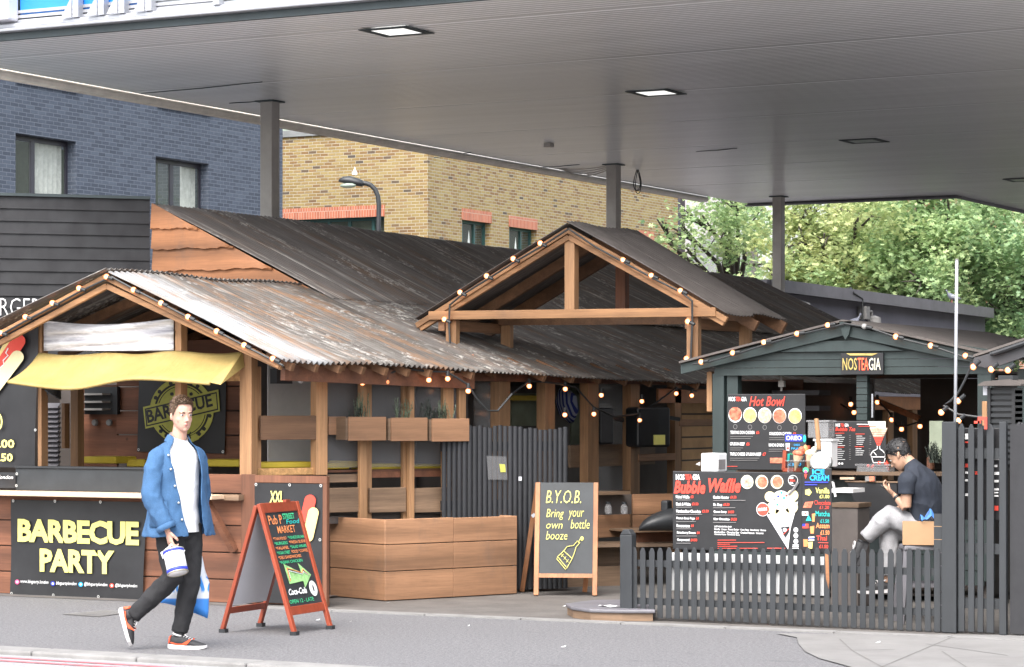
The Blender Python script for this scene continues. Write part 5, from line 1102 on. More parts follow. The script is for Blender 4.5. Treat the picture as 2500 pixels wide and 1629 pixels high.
F.line([(2142,1089),(2142,1096),(2131,1102),(2126,1110),(2127,1116),(2160,1116),(2161,1108),(2155,1101),(2148,1096),(2148,1089)],'print_white',2.4); F.line([(2129,1119),(2132,1130),(2158,1130),(2161,1119)],'print_white',2.4); F.line([(2133,1104),(2140,1112)],'print_white',2)
for px in (2042,2049,2056): F.dot(px,1132,2.8,'print_white')
F.done()
# board of waffles hung behind the low fence, with its white lower half
TFN = 19.1
TBW = TFN+.062
a_,c_,z0,z1 = rect(1641,1345,2026,1448,TBW+.02); wbk = thing('white_backboard','white board lower edge seen through the gaps of the picket fence','board',((a_+c_)/2,TBW,z0)); MB().box(a_,c_,TBW-.004,TBW+.008,z0,z1-.03).build('sheet',M['white_wall'],wbk)
F = signboard('menu_board','wide black Bubble Waffle menu board hung over the low picket fence',1642,1152,1958,1346,TBW)
F.text('NOS',1650,1158,1671,1172,'print_white',bold=.045); F.text('TEA',1672,1158,1690,1172,'print_red',bold=.04); F.text('GIA',1691,1158,1709,1172,'print_white',bold=.045)
F.text('Bubble',1645,1174,1722,1206,'print_red',shear=.25,bold=.045); F.text('Waffle',1729,1168,1808,1203,'print_red',shear=.25,bold=.045)
for px,m in ((1824,'food_pink'),(1860,'food_red'),(1897,'food_red')): F.dot(px,1177,15.5,'cream',.004,17); F.dot(px+1,1177,12.5,m,.006,14)
F.dot(1936,1173,12,'print_white',.004,13,.92); F.text('NOS',1927,1164,1937,1169,'print_white',bold=.05); F.text('TEA',1928,1171,1942,1176,'print_red',bold=.05); F.text('GIA',1927,1177,1937,1182,'print_white',bold=.05)
for k,(st,x1,pr) in enumerate((('Naked Waffle',1683,'£3'),('Black & White',1686,'£3.50'),('Marshmallow Chocolate',1711,'£3.50'),('Peanut Coco Pops',1696,'£4'),('Bananarama',1684,'£4'),('Strawberry Dream',1698,'£4'),('Campground',1683,'£4.50'))):
    y = 1213+k*17.6; F.text(st,1650+k*.5,y-3.5,x1,y+4,'print_white',bold=.035); F.text(pr,x1+3,y-3.5,x1+4+len(pr)*3,y+3.5,'print_red',bold=.03); F.line([(1651,y+8),(x1+3,y+8)],'print_grey',1.5)
for k,(st,x1,pr) in enumerate((('Cookie Monster',1780,'£4.50'),('Mr. Oreo',1763,'£4.50'),('Queen Berry',1774,'£4.50'),('King Chocolate',1781,'£4.50'))):
    y = 1214+k*18; F.text(st,1741+k*.5,y-3.5,x1,y+4,'print_white',bold=.035); F.text(pr,x1+3,y-3.5,x1+18,y+3.5,'print_red',bold=.03); F.line([(1741,y+8),(x1+40-k*8,y+8)],'print_grey',1.5)
F.text('JUST ADD EXTRA £0.50',1744,1284,1786,1289,'print_white',bold=.03); F.text('Nutella · Cream · Peanut Butter · Coco Pops · Strawberry · Banana',1744,1291,1870,1297,'print_white',bold=.02); F.text('Marshmallow · Chocolate Bits · Crushed Peanuts · Coconut',1744,1298,1864,1303,'print_white',bold=.02); F.text('Chocolate Sauce · Strawberry Sauce',1744,1303.5,1806,1308,'print_white',bold=.02)
for y,x1 in ((1319,1797),(1325,1866),(1329,1782),(1334,1800),(1339,1850)): F.line([(1752,y),(x1,y)],'print_red',1.6)
F.line([(1873,1339),(1917,1339)],'print_red',2.2)
F.poly([(1872,1258),(1948,1225),(1930,1290),(1924,1342)],'print_white',.004,'waffle_cone'); F.poly([(1872,1258),(1912,1270),(1924,1342)],'board_back',.005,'waffle_cone')
for px,py,r,m in ((1880,1213,13,'bun_pale'),(1935,1210,14,'bun_pale'),(1888,1240,16,'bun_pale'),(1910,1252,17,'bun_pale'),(1932,1238,16,'bun_pale'),(1907,1222,24,'print_white')): F.dot(px,py,r,m,.006 if m != 'print_white' else .008,None,0,'waffle_cone')
for px,py,m in ((1900,1212,'print_blue'),(1914,1216,'print_teal'),(1898,1232,'print_green'),(1920,1210,'print_red'),(1908,1203,'print_cyan'),(1912,1236,'bun'),(1890,1220,'print_grey')): F.dot(px,py,3.2,m,.010,None,0,'waffle_cone',8)
F.line([(1925,1208),(1938,1195),(1948,1178)],'print_grey',7,.010,'waffle_cone')
F.dot(1862,1244,15.5,'print_white',.006,17,.0,'badge'); F.dot(1862,1244,14.2,'print_red',.008,15.6,0,'badge'); F.text('HONG KONG',1851,1241,1873,1249,'print_white',.010,'badge',bold=.03,rot=6)
F.poly([(1906,1288),(1916,1286),(1928,1285),(1926,1300),(1917,1314)],'vinyl',.010,'waffle_cone'); F.dot(1916,1294,5,'board_back',.012,None,0,'waffle_cone'); F.line([(1912,1306),(1926,1291)],'print_red',2,.013,'waffle_cone')
for py in (1294,1308,1322): F.dot(1943,py,5.5,'print_white',.004,6,.72); F.dot(1943,py,2.4,'print_white',.004)
for y in (1331,1335,1339): F.line([(1935,y),(1950,y)],'print_white',2)
F.done()
F = signboard('price_board','narrow black ice cream price board with neon chalk flavours, right of the waffle board',1957,1143,2030,1352,TBW-.012)
F.text('ICE',1983,1146,2013,1159,'print_cyan',bold=.035); F.text('CREAM',1977,1160,2024,1174,'print_cyan',bold=.03); F.dot(1967,1148,7,'print_green'); F.dot(1967,1152,4,'print_pink',.006); F.poly([(1963,1158),(1971,1158),(1967,1170)],'print_red')
F.line([(1965,1178),(2022,1178)],'print_blue',3); F.line([(1965,1184),(1995,1184)],'print_blue',3)
F.dot(1973,1202,9,'print_yellow',.004,None,0,'lettering',5); F.text('Vanilla',1991,1191,2025,1205,'print_yellow',bold=.02); F.text('£1.00',2001,1208,2025,1217,'print_yellow',bold=.02)
F.poly([(1960,1240),(1966,1226),(1986,1224),(1980,1240)],'food_red'); F.text('Chocolate',1988,1222,2028,1233,'print_red',bold=.0); F.text('£1.20',2001,1235,2024,1243,'print_red')
F.poly([(1958,1249),(1973,1249),(1973,1259),(1958,1259)],'print_white'); F.dot(1966,1254,2.2,'print_red',.006); F.poly([(1967,1272),(1974,1257),(1982,1272)],'print_teal'); F.poly([(1982,1255),(1990,1253),(1989,1274),(1983,1274)],'print_orange'); F.text('Matcha',1991,1248,2026,1261,'print_teal',bold=.015); F.text('£1.50',2003,1268,2024,1277,'print_teal',bold=.015)
F.poly([(1959,1279),(1974,1279),(1974,1290),(1959,1290)],'print_red'); F.poly([(1959,1279),(1966,1279),(1966,1285),(1959,1285)],'print_blue',.006); F.poly([(1977,1286),(1988,1284),(1987,1303),(1979,1303)],'print_orange'); F.text('Assam',1992,1277,2025,1290,'print_orange',bold=.02); F.text('£1.50',2003,1295,2025,1306,'print_orange',bold=.02)
F.poly([(1974,1311),(1988,1310),(1988,1320),(1974,1321)],'print_white'); F.line([(1974,1315.5),(1988,1315)],'print_blue',3,.006); F.poly([(1961,1317),(1972,1317),(1971,1335),(1962,1335)],'print_orange'); F.poly([(1972,1324),(1984,1323),(1983,1340),(1973,1340)],'print_yellow'); F.text('Thai',1993,1308,2019,1320,'print_red',bold=.02); F.text('£1.50',2000,1330,2022,1339,'print_red',bold=.02); F.line([(1998,1325),(2022,1326)],'print_red',2)
F.done()
F = signboard('drinks_board','small black chalk board headed OREO in blue beside the waffle cones',1914,1060,1968,1146,TK-1.6,'chalkboard')
F.poly([(1917,1061),(1959,1061),(1959,1078),(1917,1078)],'print_blue'); F.text('OREO',1919,1064,1957,1075,'cream',.007,bold=.02); F.dot(1964,1071,4,'print_teal',.007,9)
F.text('OREO',1938,1084,1953,1089,'print_cyan'); F.text('FRAPPE',1932,1093,1966,1098,'print_cyan'); F.text('MATCHA',1928,1106,1950,1111,'print_green'); F.text('£3.50',1925,1130,1956,1138,'print_cyan',bold=.02); F.poly([(1918,1082),(1928,1082),(1927,1101),(1919,1101)],'board_back'); F.poly([(1920,1092),(1926,1092),(1926,1097),(1920,1097)],'print_red',.007); F.poly([(1918,1108),(1928,1108),(1927,1126),(1919,1126)],'print_teal'); F.done()
b = MB(); F.t
for q in (((1914,1148),(1917,1100)),((1912,1147),(1958,1147)),((1970,1146),(1974,1088))): P,Q_ = at_t(*q[0],TK-1.64), at_t(*q[1],TK-1.64); b.beam(P,Q_,.03,.03,(0,1,0))
b.build('easel',M['red_frame'],F.root)
M['paper_cone'] = plain('paper_cone',(.55,.40,.26),.8); M['waffle'] = plain('waffle_topping',(.62,.30,.12),.7,0,.6,40); M['chrome'] = plain('brushed_steel',(.6,.59,.57),.28,.9,.1,5)
cs = thing('cone_stand','clear shelf stand holding display waffle cones on the fence counter','stand',tuple(at_t(1960,1150,TK-1.7))); b = MB(); x0,x1,z0,z1 = rect(1928,1124,1990,1126,TK-1.75); b.box(x0,x1,TK-1.85,TK-1.65,z0,z1); b.box(x0,x0+.01,TK-1.8,TK-1.7,z0-.1,z0); b.box(x1-.01,x1,TK-1.8,TK-1.7,z0-.1,z0); b.build('shelf',M['film'],cs)
for k,px in enumerate((1949,1980)):
    c_ = at_t(px,1112,TK-1.75); th = thing('waffle_cone',('paper cone with strawberries, left one in the stand','paper cone with cream, right one in the stand')[k],'waffle cone',tuple(c_)); tp = c_+Vector((-.03,0,-.13)); b = MB(); b.tube([tp,c_+UZ*.0],[.004,.045],12); b.build('paper',M['paper_cone'],th); b = MB(); b.ball(c_+UZ*.02,(.05,.05,.03)); b.ball(c_+Vector((.03,0,.045)),(.03,.03,.03)); b.build('topping',M['food_red' if k==0 else 'cream'],th); MB().ball(c_+Vector((.055,.02,.05)),(.022,.022,.04)).build('waffle',M['waffle'],th)
c_ = at_t(2004,1128,TK-1.9); th = thing('waffle_iron','round polished steel waffle iron with a wooden handle raised','waffle iron',tuple(c_)); b = MB(); b.lathe([(.02,.03),(.05,.035),(.052,.02),(.075,.02),(.09,.01),(.092,-.03)],c_,28,(.15,-1,.25)); b.build('plate',M['chrome'],th,False); b = MB(); p0 = at_t(2000,1098,TK-1.8); p1 = at_t(1993,1022,TK-1.8); b.tube([p0,p0.lerp(p1,.05),p1],[.016,.02,.018],10); b.build('handle',M['pine'],th); b = MB(); b.tube([p0-UZ*.02,p0],.02,8); b.build('collar',M['black_metal'],th)
c_ = at_t(2000,1145,TK-.9)
for nm,lab,x0,x1,y0,y1,t,m,rx in (('lidded_tub','white square lidded tub behind the waffle iron',1985,2031,1072,1140,TK-.8,'white_wall',.1),('clear_tub','clear plastic container above the white tub',1968,2024,1026,1070,TK-.6,'film',.1),('strawberry_tub','clear tub of red strawberries on the kiosk counter',2087,2172,1133,1156,TK-.3,'film',.1),('napkin_box','white napkin box standing above the waffle board',1707,1754,1107,1152,TBW+.25,'white_wall',.12)):
    a_,e_,z0,z1 = rect(x0,y0,x1,y1,t); th = thing(nm,lab,'container',(a_,t,z0)); o = MB().box(a_+.01,e_-.01,t+.01,t+.01+rx*1.6,z0,z1-.02 if nm!='napkin_box' else z1).build('body',M[m],th); bev(o,.01)
    if nm != 'napkin_box': o = MB().box(a_,e_,t,t+rx*1.6+.02,z1-.017,z1).build('lid',M[m],th)
    else: b = MB(); b.box(e_-.009,e_-.006,t+.02,t+.16,z0+.02,z0+.1); b.build('printed_side',M['print_grey'],th); b = MB(); b.add([(a_-.03,t,z0+.06),(a_+.01,t-.005,z0+.05),(a_+.01,t-.005,z0+.08)],[(0,1,2)]); b.build('tissue',M['print_white'],th)
    if nm == 'strawberry_tub':
        b = MB(); rn = random.Random(2)
        for _ in range(22): b.ball((rn.uniform(a_+.1,e_-.05),t+rn.uniform(.05,.13),rn.uniform(z0+.03,z1+.02)),rn.uniform(.014,.022),8,5)
        b.build('strawberries',M['print_red'],th,True)
# cabinets under the counter
for nm,lab,x0,x1,y0,y1,t,m in (('bin','brown metal bin in front of the kiosk beneath the price board',2028,2094,1232,1420,TK-1.0,'interior'),('cabinet','black cabinet under the kiosk counter behind the seated man',2066,2190,1178,1300,TK-.35,'vinyl')):
    a_,e_,z0,z1 = rect(x0,y0,x1,y1,t); th = thing(nm,lab,nm,(a_,t,z0)); b = MB(); 
    if nm == 'cabinet': b.prism([(a_,t,z1),(a_+.18,t,z0),(e_,t,z0),(e_,t,z1)],(0,.3,0))
    else: b.box(a_,e_,t,t+.3,0.02,z1-.03)
    o = b.build('body',M[m],th); bev(o,.008); o = MB().box(a_-.01,e_+.01,t-.01,t+.31,z1-.025 if nm=='bin' else z1,z1+.012).build('top',M['weathered'],th)
p = at_t(2110,1165,TK-.36); th = thing('wooden_spatula','pale wooden spatula lying on the kiosk counter edge','spatula',tuple(p)); MB().beam(at_t(2052,1168,TK-.36),at_t(2086,1168,TK-.36),.03,.02).build('handle',M['pine_pale'],th)
x0,x1,z0,z1 = rect(2114,1163,2137,1175,TK-.37); th = thing('card_reader','small grey and red card machine on the kiosk counter front','card reader',(x0,TK-.37,z0)); MB().box(x0,x1,TK-.39,TK-.36,z0,z1).build('body',M['kerbstone'],th); MB().box(x0+.04,x1,TK-.395,TK-.391,z0,z1).build('keypad',M['food_red'],th)
x0,x1,z0,z1 = rect(2030,1193,2082,1203,TK-.8); th = thing('white_tray','white plastic tray with a bracket, left of the black cabinet','tray',(x0,TK-.8,z0)); MB().box(x0,x1,TK-.8,TK-.5,z0,z1).build('tray',M['white_wall'],th); b = MB(); b.beam(at_t(2040,1213,TK-.81),at_t(2034,1178,TK-.81),.02,.015); b.beam(at_t(2034,1178,TK-.81),at_t(2026,1178,TK-.81),.02,.015); b.build('bracket',M['white_wall'],th)
p = at_t(2272,1130,TK-.4); th = thing('sauce_bottle','brown sauce bottle with a white nozzle on the kiosk counter','bottle',tuple(p)); b = MB(); b.lathe([(.03,-.06),(.034,-.05),(.034,.04),(.02,.06),(.012,.065)],p,14); b.build('bottle',M['redwood'],th); b = MB(); b.lathe([(.018,.065),(.014,.08),(.004,.115)],p,10); b.build('nozzle',M['cream'],th)
x0,x1,z0,z1 = rect(2269,1028,2302,1120,TK-.1); th = thing('cream_panel','blank cream board leaning inside the kiosk by the tall fence','board',(x0,TK,z0)); MB().box(x0,x1,TK-.1,TK-.08,z0,z1).build('sheet',M['room'],th)
th = plant('dark_plant','dark leafy pot plant beside the tall fence behind the seated man',at_t(2285,1130,TK-.55),.2,.06,40,M['heath'],77)
th = thing('hanging_cable','thin metal hook and cable hanging inside the kiosk opening','hook',tuple(at_t(1912,960,TK+.3))); b = MB(); b.tube([at_t(1907,918,TK+.3),at_t(1908,955,TK+.3)],.01,6); b.box(at_t(1902,930,TK+.3).x,at_t(1916,930,TK+.3).x,TK+.28,TK+.32,at_t(1907,945,TK+.3).z,at_t(1907,930,TK+.3).z); b.build('hook',M['pillar'],th)
# ---------------------------------------------------------------- picket fence and tall gate
pf = thing('picket_fence','low charcoal picket fence along the front of the green kiosk','fence',(at_t(1530,1512,TFN).x,TFN,0))
sA = at_t(1549,1400,TFN).x; sB = at_t(2288,1400,TFN).x; n = 35; pm = None
for i in range(n):
    s_ = sA+(sB-sA)*i/(n-1); f = i/(n-1); h = .595+.055*f+random.uniform(-.006,.006); hw = .0245; lean = random.uniform(-.006,.006)
    if i in (17,): lean = .012
    z0 = .03-.02*f
    b = MB(); b.prism([(s_-hw,TFN,z0),(s_+hw,TFN,z0),(s_+hw+lean,TFN,h-.035),(s_+hw*.45+lean,TFN,h),(s_-hw*.45+lean,TFN,h),(s_-hw+lean,TFN,h-.035)],(0,.010,0)); o = b.build('picket',M['fence_black'],pf); bev(o,.003)
b = MB()
for z in (.16,.47): b.beam((sA-.05,TFN+.035,z),(sB+.05,TFN+.035,z),.03,.055)
o = b.build('rail',M['fence_black'],pf)
x0,x1,_,_ = rect(1517,1300,1546,1530,TFN); b = MB(); b.box(x0,x1,TFN-.03,TFN+.06,0,.70); b.prism([(x0,TFN-.03,.7),(x1,TFN-.03,.7),(x1-.03,TFN-.03,.745),(x0+.03,TFN-.03,.745)],(0,.09,0)); o = b.build('post',M['fence_black'],pf); bev(o,.006)
x0,x1,z0,z1 = rect(2014,1352,2028,1432,TFN-.005); b = MB(); b.prism([(x0,TFN-.004,z1),(x0+.028,TFN-.004,z1-.01),(x0+.036,TFN-.004,z0+.05),(x0+.03,TFN-.004,z0-.02),(x0+.008,TFN-.004,z0+.06)],(0,.003,0)); b.build('split_picket',M['orange_wood'],pf)
tg = thing('tall_gate','tall charcoal boarded gate with pointed pickets at the right edge','gate',(at_t(2300,1500,TFN).x,TFN,0))
TG = TFN-.01
for x0,x1,y0,dep in ((2299,2334,1030,.07),(2337,2352,1034,.02),(2361,2376,1036,.02),(2384,2398,1036,.02),(2406,2424,1036,.02),(2439,2456,1030,.05)):
    a_,e_,_,z1 = rect(x0,y0,x1,1548,TG); b = MB(); m=(a_+e_)/2
    if dep == .02: b.prism([(a_,TG+.02,.02),(e_,TG+.02,.02),(e_,TG+.02,z1-.04),(m+.008,TG+.02,z1),(m-.008,TG+.02,z1),(a_,TG+.02,z1-.04)],(0,.02,0))
    else: b.box(a_,e_,TG,TG+dep,.01,z1)
    o = b.build('picket' if dep == .02 else 'post',M['fence_black'],tg); bev(o,.004)
b = MB(); a_ = at_t(2330,1300,TG).x; e_ = at_t(2445,1300,TG).x
for z in (.2,.62,1.35): b.box(a_,e_,TG+.045,TG+.075,z,z+.08)
b.pieces('rail',M['fence_black'],tg)
x0,x1,z0,z1 = rect(2278,1253,2298,1548,TG); b = MB(); k=9
for i in range(k): b.box(x0,x1+.0,TG+.02,TG+.05,.02+(z1-.02)*i/k,.02+(z1-.02)*(i+1)/k-.006)
b.build('boarding',M['fence_black'],tg)
b = MB(); a_ = at_t(2459,1300,TG).x; k=22; ztg = at_t(2440,1036,TG).z
for i in range(k): t_ = TG+.03+i*.075; hh = ztg+random.uniform(-.02,.02); b.prism([(a_+.02,t_,.02),(a_+.02,t_+.062,.02),(a_+.02,t_+.062,hh-.03),(a_+.02,t_+.031,hh),(a_+.02,t_,hh-.03)],(.02,0,0))
b.build('return_pickets',M['clad'],tg)
b = MB(); b.box(at_t(2464,1300,TG).x,at_t(2700,1300,TG).x,TG+.02,TG+.05,.02,ztg); b.build('return_boarding',M['clad'],tg)
F = signboard('menu_board','black menu board glimpsed in red and white between the tall gate pickets',2340,1045,2444,1270,TFN+.085)
for px,py,w_,h_,m in ((2360,1066,4,14,'print_white'),(2360,1080,5,4,'print_red'),(2360,1103,5,5,'print_red'),(2360,1137,5,9,'print_red'),(2360,1154,4,5,'print_white'),(2360,1173,4,5,'print_white'),(2360,1208,5,6,'print_white'),(2381,1101,6,8,'print_red'),(2381,1155,6,8,'print_red'),(2405,1101,7,8,'print_red'),(2432,1099,11,4,'print_red'),(2432,1120,10,7,'print_white'),(2430,1138,6,6,'print_white'),(2432,1156,11,7,'print_white'),(2431,1175,10,6,'print_white'),(2432,1195,9,5,'print_white'),(2431,1203,9,3,'print_white'),(2431,1211,9,4,'print_white'),(2431,1241,9,12,'print_red')):
    F.poly([(px-w_/2-2,py-h_/2),(px+w_/2+2,py-h_/2),(px+w_/2+2,py+h_/2),(px-w_/2-2,py+h_/2)],m)
F.done()
p = at_t(2398,1030,TG-.01); th = thing('red_clamp','red plastic clamp hooked over the top of the tall gate','clamp',tuple(p)); b = MB(); kx=.0031
for x0,y0,x1,y1 in ((2387,1018,2409,1026),(2378,1028,2392,1034),(2387,1026,2394,1034),(2402,1026,2409,1034),(2403,1034,2409,1048)): a_,e_,z0,z1 = rect(x0,y0,x1,y1,TG-.02); b.box(a_,e_,TG-.02,TG-.005,z0,z1)
b.build('clamp',M['print_red'],th)
p0, p1 = at_t(2331,1029,TG+.03), at_t(2336,636,TG+.03); th = thing('white_pole','tall thin white pole fixed to the tall gate post','pole',tuple(p0)); b = MB(); b.tube([p0-UZ*.3,p1],.0125,10); b.build('tube',M['silver'],th,True); MB().tube([p1-UZ*.0,p1+UZ*.012],.014,10).build('cap',M['kerbstone'],th)
# neighbouring kiosk at the right edge
nk = thing('charcoal_kiosk','charcoal kiosk roof corner cut off by the right picture edge','kiosk',(at_t(2440,900,20.6).x,20.6,0)); TN = 20.6
P = [at_t(2374,890,TN),at_t(2378,874,TN),at_t(2420,862,TN),at_t(2560,815,TN),at_t(2560,850,TN),at_t(2440,893,TN),at_t(2405,898,TN)]; b = MB(); b.prism(P[::-1],(0,.04,0)); b.build('barge_board',M['charcoal'],nk)
a_, e_ = at_t(2376,872,TN), at_t(2560,811,TN); b = MB(); b.prism([a_,e_,e_+Vector((0,3,0)),a_+Vector((0,3,0))],(0,0,.02)); b.build('roof',M['felt'],nk)
x0,x1,z0,z1 = rect(2484,900,2640,1500,TN+.3); MB().box(x0,x1,TN+.3,TN+2.5,0,z1).build('wall',M['kiosk_green'],nk)
b = MB(); b.tube([at_t(2418,865,TN-.03),at_t(2440,858,TN-.03)],.018,10); b.tube([at_t(2425,864,TN-.03),at_t(2560,818,TN-.03)],.022,8); b.build('pipe',M['black_metal'],nk)
x0,x1,z0,z1 = rect(2411,947,2478,1040,TFN+.6); th = thing('lantern_heater','black louvred lantern box with a wide cap above the tall gate','heater',((x0+x1)/2,TFN+.6,z0)); b = MB(); k=13
for i in range(k): z = z0-.3+(z1-z0+.3)*i/k; b.box(x0,x1,TFN+.6+.01*(i%2),TFN+.8,z,z+(z1-z0+.3)/k*.6)
b.build('louvres',M['black_metal'],th); b = MB(); b.box(x0+.01,x1-.01,TFN+.63,TFN+.78,z0-.35,z1); b.box(x0,x0+.025,TFN+.59,TFN+.8,z0-.35,z1); b.box(x1-.025,x1,TFN+.59,TFN+.8,z0-.35,z1); b.build('casing',M['vinyl'],th)
x0,x1,z0,z1 = rect(2392,926,2497,942,TFN+.55); b = MB(); b.prism([(x0,TFN+.5,z0),(x1,TFN+.5,z0),(x1,TFN+.5,z0+.015),(x1-.1,TFN+.5,z1),(x0+.05,TFN+.5,z0+.035),(x0,TFN+.5,z0+.01)],(0,.4,0)); o = b.build('cap',M['interior'],th); MB().box(x0+.15,x1-.08,TFN+.55,TFN+.7,z1-.005,z1+.03).build('cap_top',M['black_metal'],th)
x0,x1,z0,z1 = rect(2400,943,2412,965,TFN+.6); th = thing('white_switch','small white switch box beside the lantern','switch',(x0,TFN+.6,z0)); MB().box(x0,x1,TFN+.6,TFN+.65,z0,z1).build('box',M['board_back'],th)
post(2397,2410,980,1040,TFN+.9,.06,'pine','post',nk)
# ---------------------------------------------------------------- festoon lights
def festoon(label, bulbs, cable, up=(0,0,1), r=.0265, off=()):
    th = thing('festoon_light', label, 'string lights', tuple(bulbs[0]), 'strings of warm festoon bulbs')
    if cable: MB().tube(cable, .010, 6).build('cable', M['cable'], th)
    for k, p in enumerate(bulbs):
        u = Vector(up).normalized(); o = MB().ball(p, r, 10, 8).build('bulb', M['bulb_off' if k in off else 'bulb'], th, True)
        if k not in off: MB().ball(p, r*.66, 8, 6).build('glow', M['glow'], o, True)
        MB().tube([p+u*r*.8, p+u*(r*.8+.055)], [.018,.016], 8).build('socket', M['cable'], th)
def ft(pts, t): return [at_t(x,y,t) for x,y in pts]
t = FR-.06
festoon('festoon string along the left rake of the barbecue hut gable', ft(((260,676),(193,704),(128,740),(62,774),(2,813)),t), ft(((272,676),(195,712),(130,748),(64,783),(-20,830)),t), (.9,0,-.25))
festoon('festoon string down the right rake of the barbecue hut gable', ft(((326,708),(393,740),(459,774),(529,809),(596,843),(666,876)),t), ft(((272,676),(330,708),(400,744),(465,778),(535,812),(602,847),(690,892)),t), (.9,0,-.35))
ev = [(735,930),(795,908),(832,917),(885,935),(944,933),(1047,928),(1093,925),(1143,955)]
ep = [wp(x,y,.22) for x,y in ev]
cb = [at_t(690,892,t)] + [wp(x,y,.22) for x,y in ((700,908),(735,913),(770,905),(797,884),(835,903),(885,916),(945,914),(985,900),(1045,907),(1090,908),(1120,925),(1143,940),(1165,975),(1190,1003),(1215,1003),(1250,962))]
festoon('festoon string sagging under the eaves over the window boxes', ep, cb, (0,0,1), .025, (0,))
ev = [(1292,943),(1380,950),(1379,1013),(1450,1011),(1468,965),(1562,1026),(1567,980),(1651,961),(1689,966)]
festoon('festoon string looping between the shed posts above the loudspeakers', [sp(x,y,.15) for x,y in ev], [sp(x,y,.15) for x,y in ((1250,962),(1292,930),(1350,935),(1405,945),(1450,995),(1500,1018),(1560,1010),(1600,985),(1650,948),(1700,955))], (0,0,1), .025)
t = TP-.1
festoon('festoon string up the left rake of the porch gable', ft(((1085,780),(1123,714),(1188,674),(1253,632),(1319,594)),t), ft(((1100,860),(1096,790),(1098,745),(1125,722),(1190,682),(1256,640),(1322,602),(1390,558)),t), (.85,0,-.4))
festoon('festoon string down the right rake of the porch gable', ft(((1521,635),(1590,673),(1661,710),(1679,785),(1676,876)),t), ft(((1390,560),(1455,604),(1525,642),(1595,680),(1665,715),(1690,735),(1690,790),(1686,880)),t), (.85,0,-.35))
festoon('single festoon bulb standing on the rusty roof edge', [at_t(1153,872,22.0)], None, (-.3,0,-1))
t = TK-.12
festoon('festoon string along the left gable edge of the green kiosk', ft(((1712,884),(1789,862),(1865,836),(1946,815),(2021,794)),t), ft(((1690,890),(1730,884),(1800,864),(1880,838),(1960,815),(2060,792)),t), (.95,0,.1))
festoon('festoon string along the right gable edge of the green kiosk', ft(((2110,797),(2187,822),(2272,844),(2357,869)),t), ft(((2060,790),(2120,800),(2195,826),(2280,847),(2372,878)),t), (.95,0,-.2), .0265, (0,))
t = TN-.1
festoon('three festoon bulbs under the charcoal kiosk edge and down its slack cable', ft(((2376,896),(2420,902),(2461,904),(2339,979),(2298,1007),(2340,1027)),t), ft(((2372,884),(2368,900),(2355,930),(2340,958),(2320,980),(2303,990),(2340,1012),(2385,1018),(2450,1016)),t), (.6,0,.5))
festoon('festoon bulbs seen deep through the kiosk opening', ft(((2077,987),(2085,1007),(2142,982),(2177,1025),(2201,1048),(2246,1041)),TK+3.2), ft(((2040,980),(2075,1000),(2090,1000),(2120,985),(2140,975),(2170,1005),(2190,1040),(2210,1040),(2246,1030)),TK+3.2), (0,0,1), .026)
th = thing('angled_beam','pale timber rail sloping down inside the kiosk opening','beam',tuple(at_t(2180,1000,TK+3.4))); MB().beam(at_t(2130,975,TK+3.4),at_t(2245,1022,TK+3.4),.05,.06).build('rail',M['pine_y'],th)
# ---------------------------------------------------------------- people
def cloth(name, col, var):                           # woven cloth with soft creases and worn paler patches
    a = N(name); v = a.coord(); n1 = a.noise(a.coord((1,1,.6),(.3,.5,0)), 6, 2, .4); n2 = a.noise(v, 130, 2)
    c = a.mix(a.ramp(a.noise(v, 5, 6, .7), [(.3, 0.), (.72, 1.)]), sh(col, 1-var), sh(col, 1+var)); c = a.mix(a.ramp(n2, [(.4, 0.), (.7, .35)]), c, sh(col, 1.6))
    b1 = a.n('Bump'); b1.inputs['Strength'].default_value = .45; b1.inputs['Distance'].default_value = .03; a.l(a.ramp(n1, [(.3, 0.), (.5, 1.), (.7, .25)]), b1.inputs['Height'])
    b2 = a.n('Bump'); b2.inputs['Strength'].default_value = .2; b2.inputs['Distance'].default_value = .004; a.l(n2, b2.inputs['Height']); a.l(b1.outputs[0], b2.inputs['Normal']); a.l(b2.outputs[0], a.b.inputs['Normal'])
    return a.fin(c, .85)
M['skin'] = plain('skin', (.53,.31,.235), .52, 0, .10, 22, .12, 120); M['skin'].node_tree.nodes['Principled BSDF'].inputs['Subsurface Weight'].default_value = .12; M['skin'].node_tree.nodes['Principled BSDF'].inputs['Subsurface Scale'].default_value = .02; M['skin_tan'] = plain('skin_tan', (.47,.28,.19), .5, 0, .08, 14)
M['hair_brown'] = plain('brown_hair', (.105,.062,.036), .55, 0, .4, 60, .5, 90); M['hair_black'] = plain('black_hair', (.014,.013,.014), .5, 0, .3, 60, .5, 90)
M['denim'] = cloth('blue_cotton', (.036,.098,.205), .2); M['tee_white'] = cloth('white_cotton', (.70,.70,.72), .05)
M['jeans'] = cloth('black_jeans', (.014,.014,.016), .3); M['navy'] = cloth('navy_cotton', (.018,.023,.035), .3)
M['grey_jersey'] = cloth('grey_jersey', (.30,.297,.31), .15); M['shoe'] = plain('black_mesh', (.03,.03,.033), .75, 0, .25, 30); M['sole'] = plain('white_rubber', (.62,.6,.6), .6, 0, .08)
M['swoosh'] = plain('orange_red_leather', (.78,.10,.035), .45); M['eye'] = plain('eye_white', (.6,.58,.56), .2); M['iris'] = plain('iris', (.05,.06,.07), .15); M['lip'] = plain('lips', (.50,.17,.16), .45)
def human(D, px, py=None):
    p = at_d(px, 1000, D); return Vector((p.x, p.y, 0))
